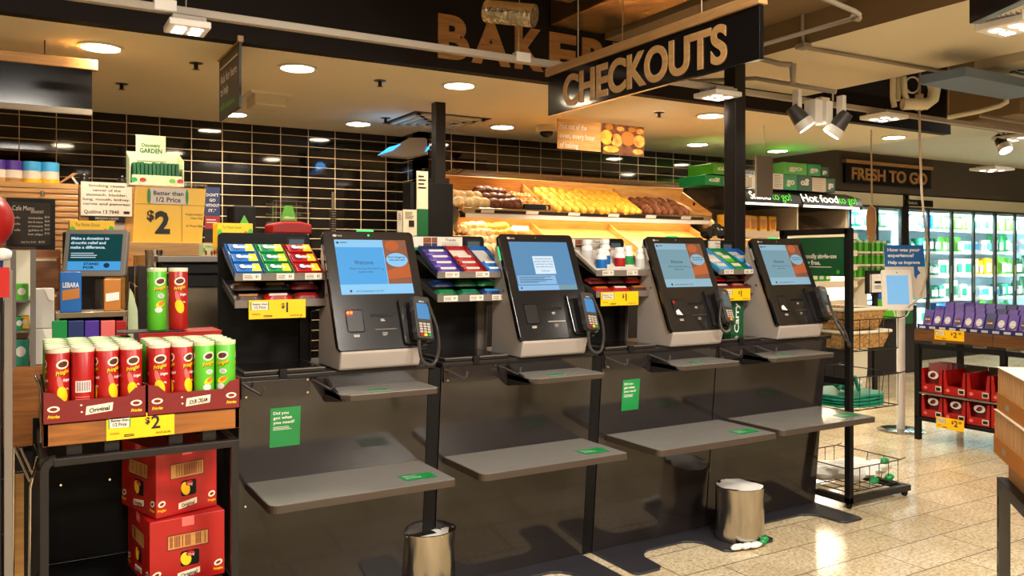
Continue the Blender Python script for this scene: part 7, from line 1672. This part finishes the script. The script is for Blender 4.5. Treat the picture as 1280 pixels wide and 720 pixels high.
def bookbox(o, z0, L, Wd, h, lb, k):
    t = thing('book_box', lb, 'box', (o.x, o.y, z0)); o = Vector((o.x, o.y, 0))
    orient(o, d1*L, d2*Wd, h*.42, MB(), z0=z0).build('orange_tray', 'orange', t)
    sp = MB()
    orient(o+d1*.012+d2*.004, d1*(L-.024), d2*(Wd-.01), h*.575, MB(), z0=z0+h*.42).build('stacked_pages', 'pagewhite', t)
    for q in range(int(L/.024)):
        orient(o+d1*(.014+q*.024)+d2*.0005, d1*.004, d2*.004, h*.56, sp, z0=z0+h*.42)
    sp.build('spine_gap', 'carton_brown', t)
    orient(o, d1*L, d2*Wd, .004, MB(), z0=z0+h*.996).build('lid_sheet', 'creamboard', t)
    fl = flat(MB()); q = o+d1*L*.35-d2*.001+Z*(z0+h*.14)
    fl.poly([q, q+d1*.05, q+d1*.05+Z*h*.14, q+Z*h*.14]); fl.build('printed_label', 'lightgrey', t)
b0 = cf+d1*.02+d2*.02
orient(b0+d1*.01+d2*.01, d1*.75, d2*.36, .085, MB(), z0=zt+.008).build('carton_body', 'carton_brown', thing('brown_carton', 'plain brown carton at the bottom of the stack of book boxes', 'carton', (b0.x, b0.y, zt+.008)))
hh = .15; z = zt+.094
for k in range(2):
    bookbox(b0-d2*(.03 if k == 0 else .02)-d1*.02, z+hh*k, .36, .32, hh, 'orange tray of upright pale packs, %s layer of the far column' % ('lower', 'upper')[k], k)
    bookbox(b0+d1*.345-d2*(.03 if k == 0 else .02), z+hh*k, .36, .32, hh, 'orange tray of upright pale packs, %s layer of the near column' % ('lower', 'upper')[k], k)
q = b0+d2*.16+d1*.12; bookbox(q, z+2*hh+.002, .3, .18, .12, 'orange tray of packs lying on top of the stack, set back from its edge', 3)
q = PD(1262, 560, DEP-.32); 
a = b0+d1*.5-d2*.035
t = thing('price_card', 'small yellow price card on the brown carton at the right edge', 'price card', (a.x, a.y, zt)); orient(a, d1*.15, d2*.003, .08, MB(), z0=zt+.0).build('card', 'yellow', t)

# ================================================================== CAMERA, LIGHT
cam = bpy.data.cameras.new('camera'); cam.sensor_width = 36; cam.lens = F/1280*36; cam.shift_y = (HY-360)/1280; cam.clip_end = 100
co = bpy.data.objects.new('camera', cam); COL.objects.link(co); co.location = CAM; co.rotation_euler = (PI/2, 0, -YAW); SC.camera = co
def added_panel_light(x, y, z, sx, sy, e, col=(1, .93, .82), lab='square light panel added out of view over the customer aisle'):  # unseen fill panels, added to raise the general light of the store
    t = thing('added_light_panel', lab, 'light fitting', (x, y, z), group='added light panels over the aisle')
    MB().box(x-sx/2-.03, x+sx/2+.03, y-sy/2-.03, y+sy/2+.03, z, z+.06).build('housing', 'white', t)
    MB().box(x-sx/2, x+sx/2, y-sy/2, y+sy/2, z-.004, z-.001).build('diffuser', 'ledlamp', t)
    L = bpy.data.lights.new('panel', 'AREA'); L.shape = 'RECTANGLE'; L.size = sx; L.size_y = sy; L.energy = e; L.color = col
    lo = bpy.data.objects.new('added_panel_lamp', L); lo.location = (x, y, z-.01); COL.objects.link(lo)
for x, y, e_ in ((-1.5, .6, 70), (1.6, .6, 130), (3.2, -.9, 150), (6.6, .6, 150), (0, -2.2, 120), (9.0, 1.6, 190), (11.5, 3.2, 190)):
    added_panel_light(x, y, 3.3, .7, .7, e_)
w = bpy.data.worlds.new('world'); SC.world = w; w.use_nodes = True
w.node_tree.nodes['Background'].inputs[0].default_value = (1, .85, .68, 1); w.node_tree.nodes['Background'].inputs[1].default_value = .25
SC.view_settings.view_transform = 'Standard'; SC.view_settings.look = 'None'; SC.view_settings.gamma = 1; SC.view_settings.exposure = 0.38
SC.cycles.use_denoising = True
SC.cycles.max_bounces = 8; SC.cycles.transparent_max_bounces = 12; SC.cycles.caustics_reflective = False; SC.cycles.caustics_refractive = False
SC.cycles.sample_clamp_indirect = 6
